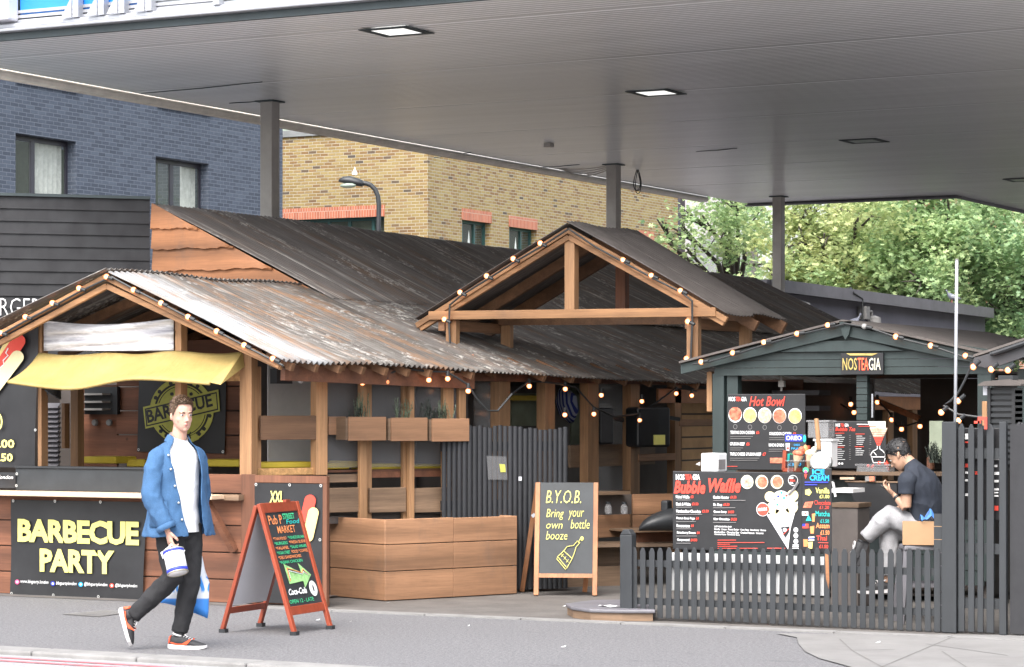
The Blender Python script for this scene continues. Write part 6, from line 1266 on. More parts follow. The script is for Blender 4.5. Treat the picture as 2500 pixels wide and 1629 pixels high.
HT = [(0,.046,.020,.020),(.05,.038,.042,.036),(.13,.026,.064,.050),(.22,.016,.078,.058),(.34,.006,.088,.064),(.46,0,.093,.068),(.58,-.004,.096,.072),(.72,-.008,.096,.074),(.85,-.010,.084,.066),(.95,-.012,.054,.044),(1,-.012,.012,.010)]
class Head:
    def __init__(s, chin, face, pitch=0, H=.236, roll=0):
        s.c = Vector(chin); s.H = H; f = Vector((face[0], face[1], 0)).normalized(); l = Vector((-f.y, f.x, 0))
        rot = Matrix.Rotation(pitch, 3, -l) if pitch else Matrix.Identity(3); s.f = rot @ f; s.l = l; s.u = rot @ Vector((0,0,1))
        if roll: q = Matrix.Rotation(roll, 3, s.f); s.l = q @ s.l; s.u = q @ s.u
    def tab(s, z):
        for a_, b_ in zip(HT, HT[1:]):
            if z <= b_[0]: k = (z-a_[0])/(b_[0]-a_[0]); return [a_[i]+(b_[i]-a_[i])*k for i in range(4)]
        return HT[-1]
    def P(s, fw, sd, z): return s.c + s.f*fw + s.l*sd + s.u*(z*s.H)
    def surf(s, th, z, k=1.0):
        _, cf, d, w_ = s.tab(z); return s.P(cf + d*math.cos(th)*k, w_*math.sin(th)*k, z)
    def mesh(s, b):
        b.loft([[s.surf(2*math.pi*k/24, z) for k in range(24)] for z in [i/22 for i in range(23)]])
        b.loft([[s.P(.088+dx, sd*.5, z) + s.l*(w_*math.cos(q)) + s.f*(e*math.sin(q)) for q in [2*math.pi*k/8 for k in range(8)]] for z, dx, w_, e, sd in ((.49,-.004,.007,.008,0),(.42,.006,.009,.013,0),(.345,.018,.0135,.017,0),(.31,.013,.0165,.015,0),(.29,-.002,.012,.01,0))])
        for sg in (1,-1):
            b.ball(s.P(-.012, sg*.072, .44), (.012,.014,.03), 10, 6)
            b.ball(s.P(.074, sg*.030, .575), (.016,.024,.010), 10, 6)      # brow
            b.ball(s.P(.050, sg*.036, .36), (.024,.024,.030), 10, 6)      # cheek
        b.ball(s.P(.080, 0, .215), (.014,.024,.011), 10, 6); b.ball(s.P(.068,0,.06), (.018,.022,.016), 10, 6)
    def features(s, par, brow):
        for sg in (1,-1):
            q = Vector(s.P(.079, sg*.031, .505))
            b = MB(); b.ball(q, (.013,.014,.0065), 10, 6); e = b.build('eye', M['eye'], par, True)
            b = MB(); b.ball(q+s.f*.0105, (.0062,.0062,.0062), 8, 6); b.build('iris', M['iris'], e, True)
            b = MB(); b.tube([s.P(.092,sg*.013,.572), s.P(.0925,sg*.03,.592), s.P(.076,sg*.051,.575)], [.0042,.005,.003], 6); b.build('eyebrow', M[brow], par, True)
        b = MB(); b.ball(s.P(.0885,0,.212), (.012,.025,.0045), 12, 6); b.ball(s.P(.0865,0,.190), (.010,.022,.0052), 12, 6); b.build('lips', M['lip'], par, True)
    def hair(s, par, mat, low, puff=1.08, top=.02, tuft=.006, seed=1):
        rn = random.Random(seed); b = MB(); nt, nv = 48, 14; g = []
        for j in range(nv+1):
            for i in range(nt):
                th = 2*math.pi*i/nt; z0 = low(abs((th+math.pi)%(2*math.pi)-math.pi)); z = z0 + (1.0-z0)*j/nv; k = 1.015+(puff-1.015)*min(1,(j/nv)*3)
                p = s.surf(th, min(1,z), k) + s.u*(top*max(0,(z-.6)/.4)) + Vector((rn.gauss(0,tuft),rn.gauss(0,tuft),rn.gauss(0,tuft)))*(.4 if j==0 else 1)
                g.append(p)
        fs = [(j*nt+i, j*nt+(i+1)%nt, (j+1)*nt+(i+1)%nt, (j+1)*nt+i) for j in range(nv) for i in range(nt)] + [tuple(nv*nt+i for i in range(nt))]
        b.add(g, fs)
        for _ in range(1500):                                       # short strands standing off the scalp
            th = rn.uniform(-math.pi, math.pi); lo = low(abs(th)); z = rn.uniform(lo, 1); p = s.surf(th, z, puff-.02) + s.u*(top*.8*max(0,(z-.6)/.4)); n_ = (p - s.P(-.01,0,.6)).normalized()
            d = (n_*.55 + s.f*rn.uniform(.1,.9)*(1 if z > .8 else -.2) + Vector((rn.gauss(0,.35),rn.gauss(0,.35),rn.gauss(-.1,.3)))).normalized()*rn.uniform(.012,.024)*(1 if z > .75 else .6); w_ = d.cross(n_+Vector((.1,.2,.3))).normalized()*.0018
            b.add([p-w_, p+w_, p+d*.6+n_*.003+w_*.6, p+d], [(0,1,2),(0,2,3)])
        return b.build('hair', M[mat], par, True)
def hand(b, wrist, palm_dir, knuck_dir, curl_dir, side=1, curl=1.0, L=.18):
    w_ = Vector(wrist); d = Vector(palm_dir).normalized(); k = Vector(knuck_dir); k = (k - d*k.dot(d)).normalized(); c = Vector(curl_dir); c = (c - d*c.dot(d) - k*c.dot(k)).normalized()
    rings = []
    for f, wk, th in ((-.12,.024,.02),(0,.026,.019),(.25,.036,.017),(.5,.042,.015),(.56,.038,.012)):
        o = w_ + d*(f*L); rings.append([o + k*(wk*math.cos(q)) + c*(th*math.sin(q)) for q in [2*math.pi*j/12 for j in range(12)]])
    b.loft(rings)
    for i, ln in enumerate((.070,.078,.073,.058)):
        p = w_ + d*(.53*L) + k*(.0315-.021*i); pts = [p]; a_ = .25*curl
        for q in (.42,.33,.25):
            p = p + (d*math.cos(a_)+c*math.sin(a_))*(ln*q); pts.append(p); a_ += 1.0*curl
        b.tube(pts, [.0095,.009,.0082,.0065], 8)
    p = w_ + d*(.16*L) + k*.03; b.tube([p, p + d*.03 + k*.018 + c*.012, p + d*.055 + k*.02 + c*.03, p + d*.07 + k*.008 + c*.042], [.013,.0115,.010,.008], 8)
def remesh(o, vox):
    m = o.modifiers.new('join', 'REMESH'); m.mode = 'VOXEL'; m.voxel_size = vox; m.use_smooth_shade = True
    s_ = o.modifiers.new('smooth', 'SMOOTH'); s_.factor = .5; s_.iterations = 2
    dg = bpy.context.evaluated_depsgraph_get(); me = bpy.data.meshes.new_from_object(o.evaluated_get(dg)); o.modifiers.clear(); old = o.data; o.data = me; bpy.data.meshes.remove(old); return o
def wrinkle(o, size=.09, strength=.02, lv=1):
    t_ = bpy.data.textures.new('cloth_folds', 'CLOUDS'); t_.noise_scale = size; t_.noise_depth = 2
    if lv: sub(o, lv)
    m = o.modifiers.new('folds', 'DISPLACE'); m.texture = t_; m.strength = strength; m.mid_level = .5; m.texture_coords = 'LOCAL'; return o
def ell(c, f, l, a, b_, n=32, up=None): return [Vector(c) + f*(a*math.cos(2*math.pi*k/n)) + l*(b_*math.sin(2*math.pi*k/n)) for k in range(n)]
def shoe(par, heel, fwd, up, side, L=.285, name='shoe', flash='swoosh', rub='sole'):
    # heel: back of the sole on the ground line; side: +1 swoosh towards viewer
    h, f, u = Vector(heel), Vector(fwd).normalized(), Vector(up).normalized(); s_ = f.cross(u).normalized()
    def ring(x, w_, z0, z1, n=14):
        o = h + f*x; out = []
        for k in range(n):
            q = 2*math.pi*k/n; out.append(o + s_*(w_*math.cos(q)) + u*((z0+z1)/2 + (z1-z0)/2*math.sin(q)))
        return out
    b = MB(); b.loft([ring(x,w_,.012,z1) for x,w_,z1 in ((.004,.018,.06),(.012,.03,.088),(.04,.036,.098),(.085,.038,.100),(.115,.040,.092),(.15,.044,.078),(.19,.047,.062),(.23,.044,.05),(.262,.032,.040),(.276,.014,.03))]); o = b.build(name, M['shoe'], par, True, True)
    b = MB()
    def sr(x,w_,z0,z1): p = h+f*x; return [p+s_*w_+u*z0, p+s_*w_+u*z1, p-s_*w_+u*z1, p-s_*w_+u*z0]
    b.loft([sr(x,w_,z0,z1) for x,w_,z0,z1 in ((-.004,.02,.006,.034),(.02,.038,.0,.034),(.08,.04,.0,.03),(.14,.046,.0,.026),(.2,.05,.0,.025),(.245,.044,.002,.026),(.275,.024,.008,.028),(.284,.008,.012,.026))]); b.build('sole', M[rub], o, False, True)
    for sg in (1,-1):
        b = MB(); top = [(.03,.052),(.07,.040),(.11,.040),(.15,.062),(.172,.075)]; bot = [(.02,.046),(.06,.030),(.11,.026),(.15,.036),(.180,.072)]
        def pt(x, z): 
            wd = .0465 if x > .12 else .0415; zz = abs(z-.05)/.05; return h+f*x+u*z+s_*(sg*(wd*math.sqrt(max(.1,1-zz*zz*.55))+.002))
        V = [pt(*q) for q in top]+[pt(*q) for q in bot]; b.add(V, [(i,i+1,6+i,5+i) for i in range(4)]); b.build('side_flash', M[flash], o, False, True)
    b = MB(); b.loft([ring(x,w_*1.06,.03,z1) for x,w_,z1 in ((-.002,.014,.055),(.004,.024,.090),(.016,.0345,.098))]); b.build('heel_patch', M[flash], o, True, True)
    b = MB(); b.tube([h+f*(.045+.03*math.cos(q)+.02)+s_*(.034*math.sin(q))+u*(.102-.01*math.cos(q)) for q in [2*math.pi*k/16 for k in range(17)]], .007, 6); b.build('collar', M['sole'], o, True, True)
    b = MB()
    for i in range(4): x = .115+.018*i; b.tube([h+f*x+s_*.022+u*(.088-.007*i+.0), h+f*(x+.008)+u*(.098-.0085*i), h+f*x-s_*.022+u*(.088-.007*i)], .003, 5)
    b.tube([h+f*.11+u*.1, h+f*.13+s_*.03+u*.105, h+f*.15+s_*.035+u*.085], .0025, 5); b.build('laces', M['sole'], o, True, True)
    return o
# ---- the man walking past with a tin bucket
D1 = 18.6; root = human(D1, 407)
man = thing('person', 'man walking past in an open blue jacket, white t-shirt and black jeans, carrying a bucket', 'person', tuple(root), None, ANG)
f = Vector((.72,-.69,0)).normalized(); l = Vector((-f.y, f.x, 0)); Z = Vector((0,0,1))
hd = Head((.105,-.005,1.572), (.52,-.855), -.05, .234)
b = MB(); hd.mesh(b)
b.tube([(.078,.006,1.44),(.084,.004,1.5),(.093,.003,1.56),(.105,.0,1.63)], [.075,.056,.053,.053], 16)
T = [(.90,.10,.15),(1.0,.10,.15),(1.1,.095,.14),(1.25,.11,.165),(1.37,.11,.18),(1.44,.085,.15),(1.48,.06,.085)]
b.loft([ell((.08,0,z), f, l, a_*.85, w_*.9, 20) for z, a_, w_ in T])
sR, eR, wR = Vector((-.045,-.13,1.392)), Vector((-.085,-.215,1.11)), Vector((.035,-.245,.875))
sL, eL, wL = Vector((.205,.135,1.392)), Vector((.225,.235,1.12)), Vector((.165,.215,.86))
b.tube([sR, eR, wR], [.05,.042,.027], 12); b.tube([sL, eL, wL], [.05,.042,.027], 12)
hipR, knR, anR = Vector((.03,-.075,.92)), Vector((.055,-.09,.52)), Vector((-.245,-.075,.255))
hipL, knL, anL = Vector((.145,.055,.92)), Vector((.165,.045,.5)), Vector((.088,.04,.10))
for q in ((hipR,knR,anR),(hipL,knL,anL)): b.tube(q, [.08,.055,.036], 12)
hand(b, wR, (.25,-.03,-.95), (.55,-.8,0), (-.75,-.5,.05) if False else (.8,.55,.1), 1, .95)
hand(b, wL, (-.1,0,-1), (.6,-.7,0), (.7,.6,0), 1, 1.0)
body = remesh(b.build('body', M['skin'], man, True, True), .0042)
def local(o): return o
_b = MB.build
class LB(MB):
    def build(s, name, mat, parent=None, smooth=False, local=True, mod=None): return _b(s, name, mat, parent, smooth, True)
MBW = MB; MB = LB
hd.features(man, 'hair_brown')
hd.hair(man, 'hair_brown', lambda t_: .80 if t_ < .75 else (.80-.30*(t_-.75)/.6 if t_ < 1.35 else (.5-.22*(t_-1.35)/1.0 if t_ < 2.35 else .26)), 1.05, .02, .003, 3)
# t-shirt, jeans
b = MB(); b.loft([ell((.083,0,z), f, l, a_, w_, 28) for z, a_, w_ in ((.845,.135,.175),(.95,.125,.165),(1.1,.115,.16),(1.25,.12,.175),(1.36,.118,.18),(1.43,.10,.155),(1.475,.075,.09),(1.50,.064,.064))] + [[p + Z*(.022 - .03*math.cos(2*math.pi*k/28)) for k, p in enumerate(ell((.087,.002,1.512), f, l, .066, .064, 28))]], False); o = b.build('t_shirt', M['tee_white'], man, True); wrinkle(o, .12, .02, 1)
b = MB(); b.loft([ell((.08,0,.99), f, l, .105, .15, 20), ell((.083,0,.90), f, l, .115, .16, 20), ell((.088,-.005,.80), f, l, .11, .165, 20)])
def leg(hip, kn, an, r0, r1, r2):
    hip, kn, an = Vector(hip), Vector(kn), Vector(an); pts = [hip+Z*.02, hip.lerp(kn,.35), hip.lerp(kn,.75), kn, kn.lerp(an,.25), kn.lerp(an,.65), an]; return pts, [r0, r0*.98, r1*1.12, r1*1.03, r1, r2*1.12, r2]
pR, rR = leg(hipR+Vector((0,0,-.04)), knR, anR+Vector((.012,0,-.012)), .105,.074,.058); pL, rL = leg(hipL+Vector((0,0,-.04)), knL, anL+Vector((0,0,.015)), .105,.074,.060)
b.tube(pR, rR, 20); b.tube(pL, rL, 20); o = b.build('jeans', M['jeans'], man, True); remesh(o, .012); wrinkle(o, .07, .016, 0)
# jacket: shell open at the front, with sleeves, collar, pocket and buttons
JR = [(1.505,.070,.082,-1.0,.75),(1.475,.092,.118,-.95,.66),(1.445,.112,.175,-.85,.55),(1.40,.128,.210,-.75,.47),(1.30,.138,.222,-.66,.42),(1.18,.142,.225,-.52,.34),(1.06,.152,.240,-.40,.26),(.94,.168,.268,-.30,.22),(.86,.182,.290,-.22,.2),(.815,.19,.300,-.18,.2)]
def jk(i, v, off=0):
    z, a_, w_, p0, p1 = JR[i]; ph = p1 + (2*math.pi + p0 - p1)*v; fl = .03*max(0, 1-v*9)*(1 if z < 1.35 else 0)
    c = Vector((.082+.012*(1.4-z), .0, z)); return c + f*((a_+off+fl*.7)*math.cos(ph)) + l*((w_+off+fl)*math.sin(ph))
n = 44; b = MB(); vs = [jk(i, k/n) for i in range(len(JR)) for k in range(n+1)]; b.add(vs, [(i*(n+1)+k, i*(n+1)+k+1, (i+1)*(n+1)+k+1, (i+1)*(n+1)+k) for i in range(len(JR)-1) for k in range(n)])
jac = b.build('jacket', M['denim'], man, True); solid(jac, .006, 0); wrinkle(jac, .07, .022, 1)
def sleeve(pts, rs, name):
    b = MB(); rn = random.Random(4); P = [Vector(p) for p in pts]; fine = []; fr = []
    for i in range(len(P)-1):
        for k in range(5): t_ = k/5; fine.append(P[i].lerp(P[i+1], t_)); fr.append((rs[i]+(rs[i+1]-rs[i])*t_)*(1+rn.uniform(-.03,.03)))
    fine.append(P[-1]); fr.append(rs[-1]); b.tube(fine, fr, 22, False); o = b.build(name, M['denim'], jac, True); wrinkle(o, .045, .018, 1); return o
sleeve([sR+Vector((.055,.055,.022)), sR+Vector((.0,.0,.005)), sR.lerp(eR,.35)+Vector((-.012,-.01,0)), eR+Vector((.0,0,.0)), eR.lerp(wR,.5), wR+Vector((-.002,0,.015))], [.050,.066,.071,.072,.067,.058], 'sleeve')
sleeve([sL+Vector((-.055,-.055,.022)), sL, sL.lerp(eL,.4), eL, eL.lerp(wL,.5), wL], [.050,.066,.07,.07,.066,.058], 'sleeve')
for wv_, e_ in ((wR,eR),(wL,eL)):
    d_ = (wv_-e_).normalized(); b = MB(); b.tube([wv_-d_*.035, wv_+d_*.008], [.066,.064], 20, False); o = b.build('cuff', M['denim'], jac, True); solid(o, .01)
b = MB()
for sg, e0, e1 in ((-1,-.98,-2.9),(1,.75,2.9)):
    lo = []; hi = []
    for k in range(9):
        ph = e0+(e1-e0)*k/8; c = Vector((.083,.0,1.505)); lo.append(c + f*(.092*math.cos(ph)) + l*(.112*math.sin(ph)) + Z*(-.012-.035*max(0,1-k/3))); hi.append(c + f*(.066*math.cos(ph)) + l*(.072*math.sin(ph)) + Z*(.046-.02*max(0,1-k/3)))
    b.add(lo+hi, [(k,k+1,10+k,9+k) for k in range(8)])
o = b.build('collar', M['denim'], jac, True); solid(o, .008); sub(o, 1)
b = MB(); 
for i_, v_ in ((3,.985),(4,.985),(5,.985),(6,.985),(7,.985)): b.ball(jk(i_, v_, .012), (.009,.009,.009), 8, 5)
b.build('buttons', M['brass'], jac, True)
b = MB(); vs = []
for z_i, k0 in ((5.9,0),(7.6,1)):
    i = int(z_i); fr_ = z_i-i
    for v_ in (.80,.84,.88,.92): vs.append(jk(i,v_,.014).lerp(jk(i+1,v_,.014), fr_))
b.add(vs, [(0,1,5,4),(1,2,6,5),(2,3,7,6)]); o = b.build('pocket', M['denim'], jac, True); solid(o, .006)
shoe(man, (-.335,-.075,.295), (.27,.02,-.96), (.96,.0,.27), 1); shoe(man, (.012,.035,.0), (.985,-.17,0), (0,0,1), 1)
for an, d_ in ((anR, Vector((-.02,0,-.03))), (anL, Vector((0,0,-.02)))): b = MB(); b.tube([an+Vector((0,0,.03)), an+d_], [.042,.040], 14); b.build('sock', M['shoe'], man, True)
MB = MBW
def mw(p): p = Vector(p); return root + Vector((p.x*CA-p.y*SA, p.x*SA+p.y*CA, p.z))
bt_ = mw((.082,-.262,.722)); bb_ = mw((.122,-.315,.565)); ax = (bb_-bt_).normalized()
bk = thing('paint_bucket', 'white tin bucket with blue rims in the walking man\'s hand', 'bucket', tuple(bb_))
Lb = (bb_-bt_).length; b = MB(); b.lathe([(.073,0),(.074,Lb)], bt_, 28, ax); b.build('body', M['white_wall'], bk, True)
b = MB(); b.lathe([(.0755,.0),(.0755,.018)], bt_, 28, ax); b.lathe([(.0762,Lb-.03),(.0762,Lb-.008)], bt_, 28, ax); b.build('blue_band', M['print_blue'], bk, True)
b = MB(); b.lathe([(.076,Lb-.007),(.078,Lb),(.074,Lb+.004),(.072,Lb-.003),(.0,Lb-.004)], bt_, 28, ax); b.build('base', plain('tin_base',(.42,.38,.28),.35,.5), bk, True)
b = MB(); b.lathe([(.077,-.006),(.077,.002),(.06,.002),(.0,.006)], bt_, 28, ax); b.build('rim', M['brass'], bk, True)
side_ = ax.cross(ray(400,1300)).normalized()
hh_ = mw((.068,-.262,.768)); b = MB(); b.tube([bt_-side_*.078+ax*.04, bt_-side_*.085-ax*.0, (bt_-side_*.06).lerp(hh_,.6), hh_, (bt_+side_*.06).lerp(hh_,.6), bt_+side_*.078+ax*.02], .008, 8); b.build('handle', M['print_white'], bk, True)
bg = thing('carrier_bag', 'white and blue plastic carrier bag swinging behind the walking man\'s legs', 'bag', tuple(mw((.1,.2,.3))))
rn = random.Random(6); vs = []; nn, nv_ = 28, 12
def bagp(u, v):
    q = 2*math.pi*u; t_ = v; wd = .02+.15*min(1,t_*1.5)**.8; th = .015+.06*math.sin(math.pi*min(1,t_*.95)); x = .145-.05*t_ + wd*math.cos(q); y = .215 + th*math.sin(q); z = .80-.51*t_ - .03*abs(math.cos(q))*(t_**3)*0 + .10*max(0, t_-.75)*(-math.cos(q)*1.2)
    return mw((x + .008*math.sin(q*5+t_*9), y + .012*math.sin(q*3+t_*14), z - (.06*max(0,math.cos(q))**2 if t_ > .9 else 0)))
b = MB(); vs = [bagp(i/nn, j/nv_) for j in range(nv_+1) for i in range(nn)]; b.add(vs, [(j*nn+i, j*nn+(i+1)%nn, (j+1)*nn+(i+1)%nn, (j+1)*nn+i) for j in range(nv_) for i in range(nn)] + [tuple(nv_*nn+i for i in range(nn))])
a = N('carrier_film'); c = a.n('TexCoord'); s_ = a.n('SeparateXYZ'); a.l(c.outputs['Object'], s_.inputs[0]); wv = a.n('TexWave'); wv.inputs['Scale'].default_value = 11; wv.inputs['Distortion'].default_value = 3; a.l(a.coord((1,1,.3)), wv.inputs[0])
mr = a.ramp(s_.outputs[2], [(.0,(.05,.25,.72)),(.045,(.05,.25,.72)),(.055,(.72,.76,.82)),(1,(.72,.76,.82))]); mk = a.ramp(s_.outputs[2], [(.09,0.),(.11,1.),(.20,1.),(.22,0.)]); mm = a.n('Math', operation='MULTIPLY'); a.l(mk, mm.inputs[0]); a.l(a.ramp(wv.outputs['Fac'],[(.45,0.),(.5,1.)]), mm.inputs[1])
M['carrier'] = a.fin(a.mix(mm.outputs[0], mr, (.05,.30,.8)), .35); b.build('bag', M['carrier'], bg, True)
b = MB(); b.tube([mw((.135,.215,.80)), mw((.15,.215,.83)), mw((.16,.215,.79))], .008, 6); b.build('handle', M['carrier'], bg, True)
# ---- the man on a stool looking at his phone
D2 = 21.2; r2 = human(D2, 2230)
sm = thing('person', 'man in a navy t-shirt and grey trousers hunched on a stool, looking at a phone', 'person', tuple(r2), None, ANG)
f2 = Vector((-.80,.60,0)).normalized(); l2 = Vector((-f2.y, f2.x, 0))
h2 = Head((-.045,.01,1.262), (-.86,.50), -.66, .232)
b = MB(); h2.mesh(b)
b.tube([(.03,.0,1.20),(.0,.005,1.255),(-.045,.02,1.30),(-.09,.03,1.335)], [.08,.062,.057,.06], 16)
TS = [(.10,0,.70,.13,.175,0),(.115,0,.82,.125,.17,.05),(.115,0,.95,.12,.18,.15),(.095,0,1.07,.12,.20,.3),(.05,.0,1.17,.105,.205,.5),(.01,.0,1.225,.08,.15,.7)]
def tilt(c, fv, lv, a_, w_, tl, n_=28):
    fx_ = (fv*math.cos(tl) - Z*math.sin(tl)); return [Vector(c)+fx_*(a_*math.cos(2*math.pi*k/n_))+lv*(w_*math.sin(2*math.pi*k/n_)) for k in range(n_)]
b.loft([tilt((x,y,z), f2, l2, a_*.88, w_*.9, tl, 20) for x,y,z,a_,w_,tl in TS])
sN = Vector((.035,0,1.15)) + l2*.185; sF = Vector((.035,0,1.15)) - l2*.185
eN = Vector((-.085,-.155,.925)); wN = Vector((-.165,-.10,1.02)); eF = Vector((-.02,.24,.94)); wF = Vector((-.16,.06,.86))
b.tube([sN, eN], [.052,.042], 12); b.tube([eN, eN.lerp(wN,.4), wN], [.042,.038,.026], 12); b.tube([sF, eF, wF], [.05,.042,.027], 12)
hand(b, wN, (-.55,.25,.55), (-.5,-.8,.2), (.2,.6,.5), 1, .7); hand(b, wF, (-.75,-.5,-.2), (-.2,.3,.9), (-.3,.5,-.8), 1, .5)
hN, kN, aN = Vector((.06,-.08,.72)), Vector((-.20,-.03,.86)), Vector((-.395,.01,.67)); hF, kF, aF = Vector((.08,.08,.72)), Vector((-.185,.06,.74)), Vector((-.20,.04,.30))
for q in ((hN,kN,aN),(hF,kF,aF)): b.tube(q, [.08,.055,.037], 12)
remesh(b.build('body', M['skin_tan'], sm, True, True), .0045)
MB = LB
h2.features(sm, 'hair_black')
h2.hair(sm, 'hair_black', lambda t_: .74 if t_ < .8 else (.74-.2*(t_-.8)/.5 if t_ < 1.3 else (.54-.32*(t_-1.3)/.9 if t_ < 2.2 else .20)), 1.07, .016, .004, 8)
b = MB(); b.loft([tilt((x,y,z), f2, l2, a_*1.06, w_*1.06, tl, 28) for x,y,z,a_,w_,tl in TS] + [tilt((-.012,.006,1.262), f2, l2, .066, .085, .8, 28), tilt((-.026,.012,1.278), f2, l2, .060, .066, .8, 28)], False)
ts = b.build('t_shirt', M['navy'], sm, True); wrinkle(ts, .12, .03, 1)
for s0_, e0_ in ((sN,eN),(sF,eF)):
    d_ = (e0_-s0_).normalized(); ins = (Vector((.03,0,1.17))-s0_).normalized()*.06; b = MB(); b.tube([s0_+ins+Z*.005, s0_+ins*.3, s0_, s0_.lerp(e0_,.3), s0_.lerp(e0_,.52)], [.07,.084,.078,.068,.066], 20, False); o = b.build('sleeve', M['navy'], ts, True); solid(o, .004); wrinkle(o, .08, .012, 1)
b = MB(); b.loft([ell((.105,0,.80), f2, l2, .13, .175, 20), ell((.105,0,.70), f2, l2, .145, .185, 20), ell((.10,0,.655), f2, l2, .12, .16, 20)])
for q, rr in (((hN,kN,aN),(.10,.084,.062)),((hF,kF,aF+Z*.06),(.10,.08,.07))): pp, rs_ = leg(*q, *rr); b.tube(pp, rs_, 20)
o = b.build('trousers', M['grey_jersey'], sm, True); remesh(o, .012); wrinkle(o, .08, .02, 0)
shoe(sm, (-.365,.02,.625), (-.42,-.05,-.90), (-.9,0,.42), 1, flash='shoe', rub='shoe'); shoe(sm, (-.17,.04,.22), (-.98,.1,-.05), (0,0,1), 1, flash='shoe')
b = MB(); d_ = (wN-eN).normalized(); b.tube([wN-d_*.03, wN-d_*.008], [.032,.031], 16); b.build('wristband', M['black_metal'], sm, True)
MB = MBW
def sw(p): p = Vector(p); return r2 + Vector((p.x*CA-p.y*SA, p.x*SA+p.y*CA, p.z))
ph = thing('phone', 'dark smartphone in the seated man\'s raised hand', 'phone', tuple(sw((-.24,-.08,1.06)))); b = MB(); b.beam(sw((-.205,-.085,1.055)), sw((-.27,-.05,1.10)), .07, .009, (.3,.3,1)); o = b.build('case', M['black_metal'], ph); bev(o,.004)
st = thing('bar_stool', 'grey metal stool holding the cardboard box beside the seated man', 'stool', tuple(sw((.0,-.42,0)))); b = MB(); sc_ = sw((.0,-.42,0)); zt_ = .64
def stv(x, y, z): return sw((x, -.42+y, z))
b = MB(); b.loft([[stv(sx*k, sy*k, z) for sx, sy in ((-1,-1),(1,-1),(1,1),(-1,1))] for k, z in ((.165,zt_-.04),(.16,zt_-.005),(.15,zt_))]); o = b.build('seat', M['grey_flash'], st); bev(o,.01)
for sx in (-1,1):
    for sy in (-1,1): b = MB(); b.beam(stv(sx*.14,sy*.14,zt_-.03), stv(sx*.19,sy*.19,0.01), .045, .02, (0,1,0)); b.build('leg', M['grey_flash'], st)
b = MB()
for p_, q_ in (((-1,-1),(1,-1)),((1,-1),(1,1)),((1,1),(-1,1)),((-1,1),(-1,-1))): b.beam(stv(p_[0]*.165,p_[1]*.165,.32), stv(q_[0]*.165,q_[1]*.165,.32), .015, .03)
b.build('footrest', M['grey_flash'], st)
s2 = thing('bar_stool', 'dark stool under the seated man', 'stool', tuple(sw((.09,0,0)))); b = MB(); b.loft([[sw((.09+.155*sx*k,.155*sy*k,z)) for sx, sy in ((-1,-1),(1,-1),(1,1),(-1,1))] for k, z in ((1,.60),(.97,.63),(.9,.637))]); b.build('seat', M['black_metal'], s2)
for sx in (-1,1):
    for sy in (-1,1): b = MB(); b.beam(sw((.09+sx*.13,sy*.13,.60)), sw((.09+sx*.18,sy*.18,.01)), .04, .02, (0,1,0)); b.build('leg', M['black_metal'], s2)
M['card'] = plain('brown_cardboard', (.44,.27,.15), .8, 0, .08, 5)
cb = thing('cardboard_box', 'open brown cardboard box on the grey stool', 'box', tuple(stv(0,0,zt_+.002)))
def bx_(x, y, z): return stv(x*1.0, y, z)
z0, z1 = zt_+.004, zt_+.185; A4 = [(-.175,-.15),(.185,-.21),(.215,.0),(-.145,.06)]
b = MB()
for i in range(4): (xa,ya),(xb,yb) = A4[i], A4[(i+1)%4]; cx_, cy_ = .02,-.075; b.loft([[bx_(xa,ya,z0),bx_(xb,yb,z0),bx_(xb+(cx_-xb)*.03,yb+(cy_-yb)*.03,z0),bx_(xa+(cx_-xa)*.03,ya+(cy_-ya)*.03,z0)],[bx_(xa,ya,z1),bx_(xb,yb,z1),bx_(xb+(cx_-xb)*.03,yb+(cy_-yb)*.03,z1),bx_(xa+(cx_-xa)*.03,ya+(cy_-ya)*.03,z1)]])
b.add([bx_(x,y,z0) for x,y in A4],[(0,1,2,3)]); b.build('walls', M['card'], cb)
b = MB(); b.add([bx_(.185,-.21,z1),bx_(.215,.0,z1),bx_(.30,-.0,z1+.03),bx_(.27,-.2,z1+.02)],[(0,1,2,3)]); o = b.build('flap', M['card'], cb); solid(o,.004)
bgp = thing('blue_bag', 'crumpled blue plastic bag lying on the open cardboard box', 'bag', tuple(stv(.08,-.1,z1))); rn = random.Random(12)
M['blue_film'] = plain('blue_film', (.08,.22,.55), .25, 0, .3, 8)
b = MB(); g_ = {}
def bp_(u, v): 
    x = -.03+.22*u; y = -.20+.16*v; return stv(x, y, z1+.012+.05*abs(math.sin(u*7+v*3))*math.sin(math.pi*v)+.03*math.sin(u*13)*math.cos(v*9)*.5 + (.06*max(0,1-abs(u-.35)*6)))
b.grid(bp_, 26, 12); o = b.build('film', M['blue_film'], bgp, True)
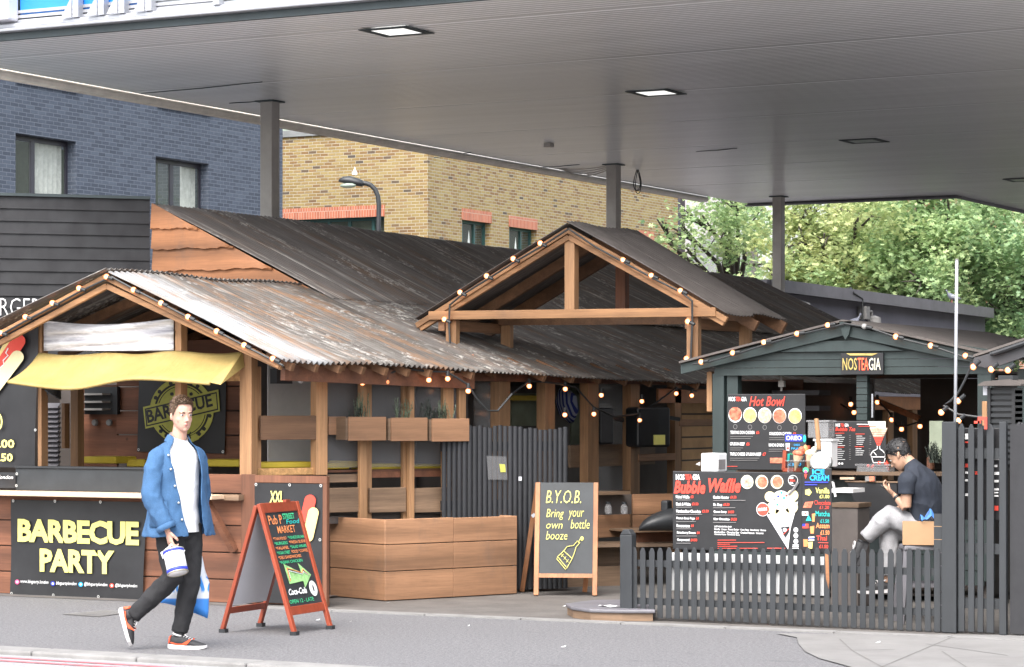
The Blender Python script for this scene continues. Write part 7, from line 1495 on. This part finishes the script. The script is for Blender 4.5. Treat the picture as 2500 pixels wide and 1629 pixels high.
# ---------------------------------------------------------------- pigeons
def pigeon(label, p, face, k=1.0):
    p = Vector(p); f_ = Vector(face).normalized(); l_ = Vector((-f_.y, f_.x, 0)); th = thing('pigeon', label, 'bird', tuple(p))
    b = MB(); rings = []
    for x, z, w_, h_ in ((-.19,.085,.006,.004),(-.15,.095,.02,.012),(-.10,.11,.04,.035),(-.04,.125,.058,.055),(.02,.14,.062,.063),(.06,.155,.052,.06),(.09,.18,.038,.045),(.105,.215,.026,.030),(.11,.24,.021,.024),(.12,.258,.022,.022),(.135,.262,.012,.012),(.14,.262,.004,.004)):
        rings.append([p + f_*(x*k + .3*h_*math.sin(q)*(-1 if x > .06 else 0)*0) + l_*(w_*k*math.cos(q)) + UZ*((z + h_*math.sin(q))*k) for q in [2*math.pi*j/14 for j in range(14)]])
    b.loft(rings); b.build('body', M['pigeon'], th, True)
    b = MB(); b.loft([[p+f_*(x*k)+l_*(w_*k*math.cos(q))+UZ*((.262+dz)*k+w_*k*math.sin(q)) for q in [2*math.pi*j/8 for j in range(8)]] for x,w_,dz in ((.135,.008,0),(.15,.005,-.004),(.162,.001,-.008))]); b.build('beak', M['black_metal'], th)
    for sg in (1,-1):
        b = MB(); b.loft([[p+f_*(x*k)+l_*(sg*(w_+.006)*k+ .006*k*math.cos(q))+UZ*((z+h_*math.sin(q))*k) for q in [2*math.pi*j/10 for j in range(10)]] for x,z,w_,h_ in ((.05,.14,.045,.02),(.0,.14,.056,.042),(-.06,.125,.05,.035),(-.12,.11,.03,.02),(-.18,.098,.012,.006))]); b.build('wing', M['pigeon_wing'], th, True)
        b = MB(); b.tube([p+f_*.01*k+l_*sg*.02*k+UZ*.09*k, p+f_*.012*k+l_*sg*.022*k+UZ*.004], .005*k, 6); b.tube([p+f_*(-.01)*k+l_*sg*.022*k+UZ*.005, p+f_*.04*k+l_*sg*.022*k+UZ*.005], .004*k, 5); b.build('leg', M['lip'], th)
    return th
M['pigeon'] = plain('pigeon_grey', (.16,.17,.21), .6, 0, .3, 20); M['pigeon_wing'] = plain('pigeon_wing', (.26,.27,.3), .65, 0, .35, 14)
q = at_s(2325, 741, VS+.03); pigeon('grey pigeon perched on the grey building coping beside the white pole', (q.x, q.y, gtop(q.y)+.2), (-.75,-.6,0), 1.05)
q = at_t(2078, 795, TK+.35); pigeon('grey pigeon squatting on the kiosk ridge with only its back showing', (q.x, q.y, q.z-.08), (.8,.5,0), .7)
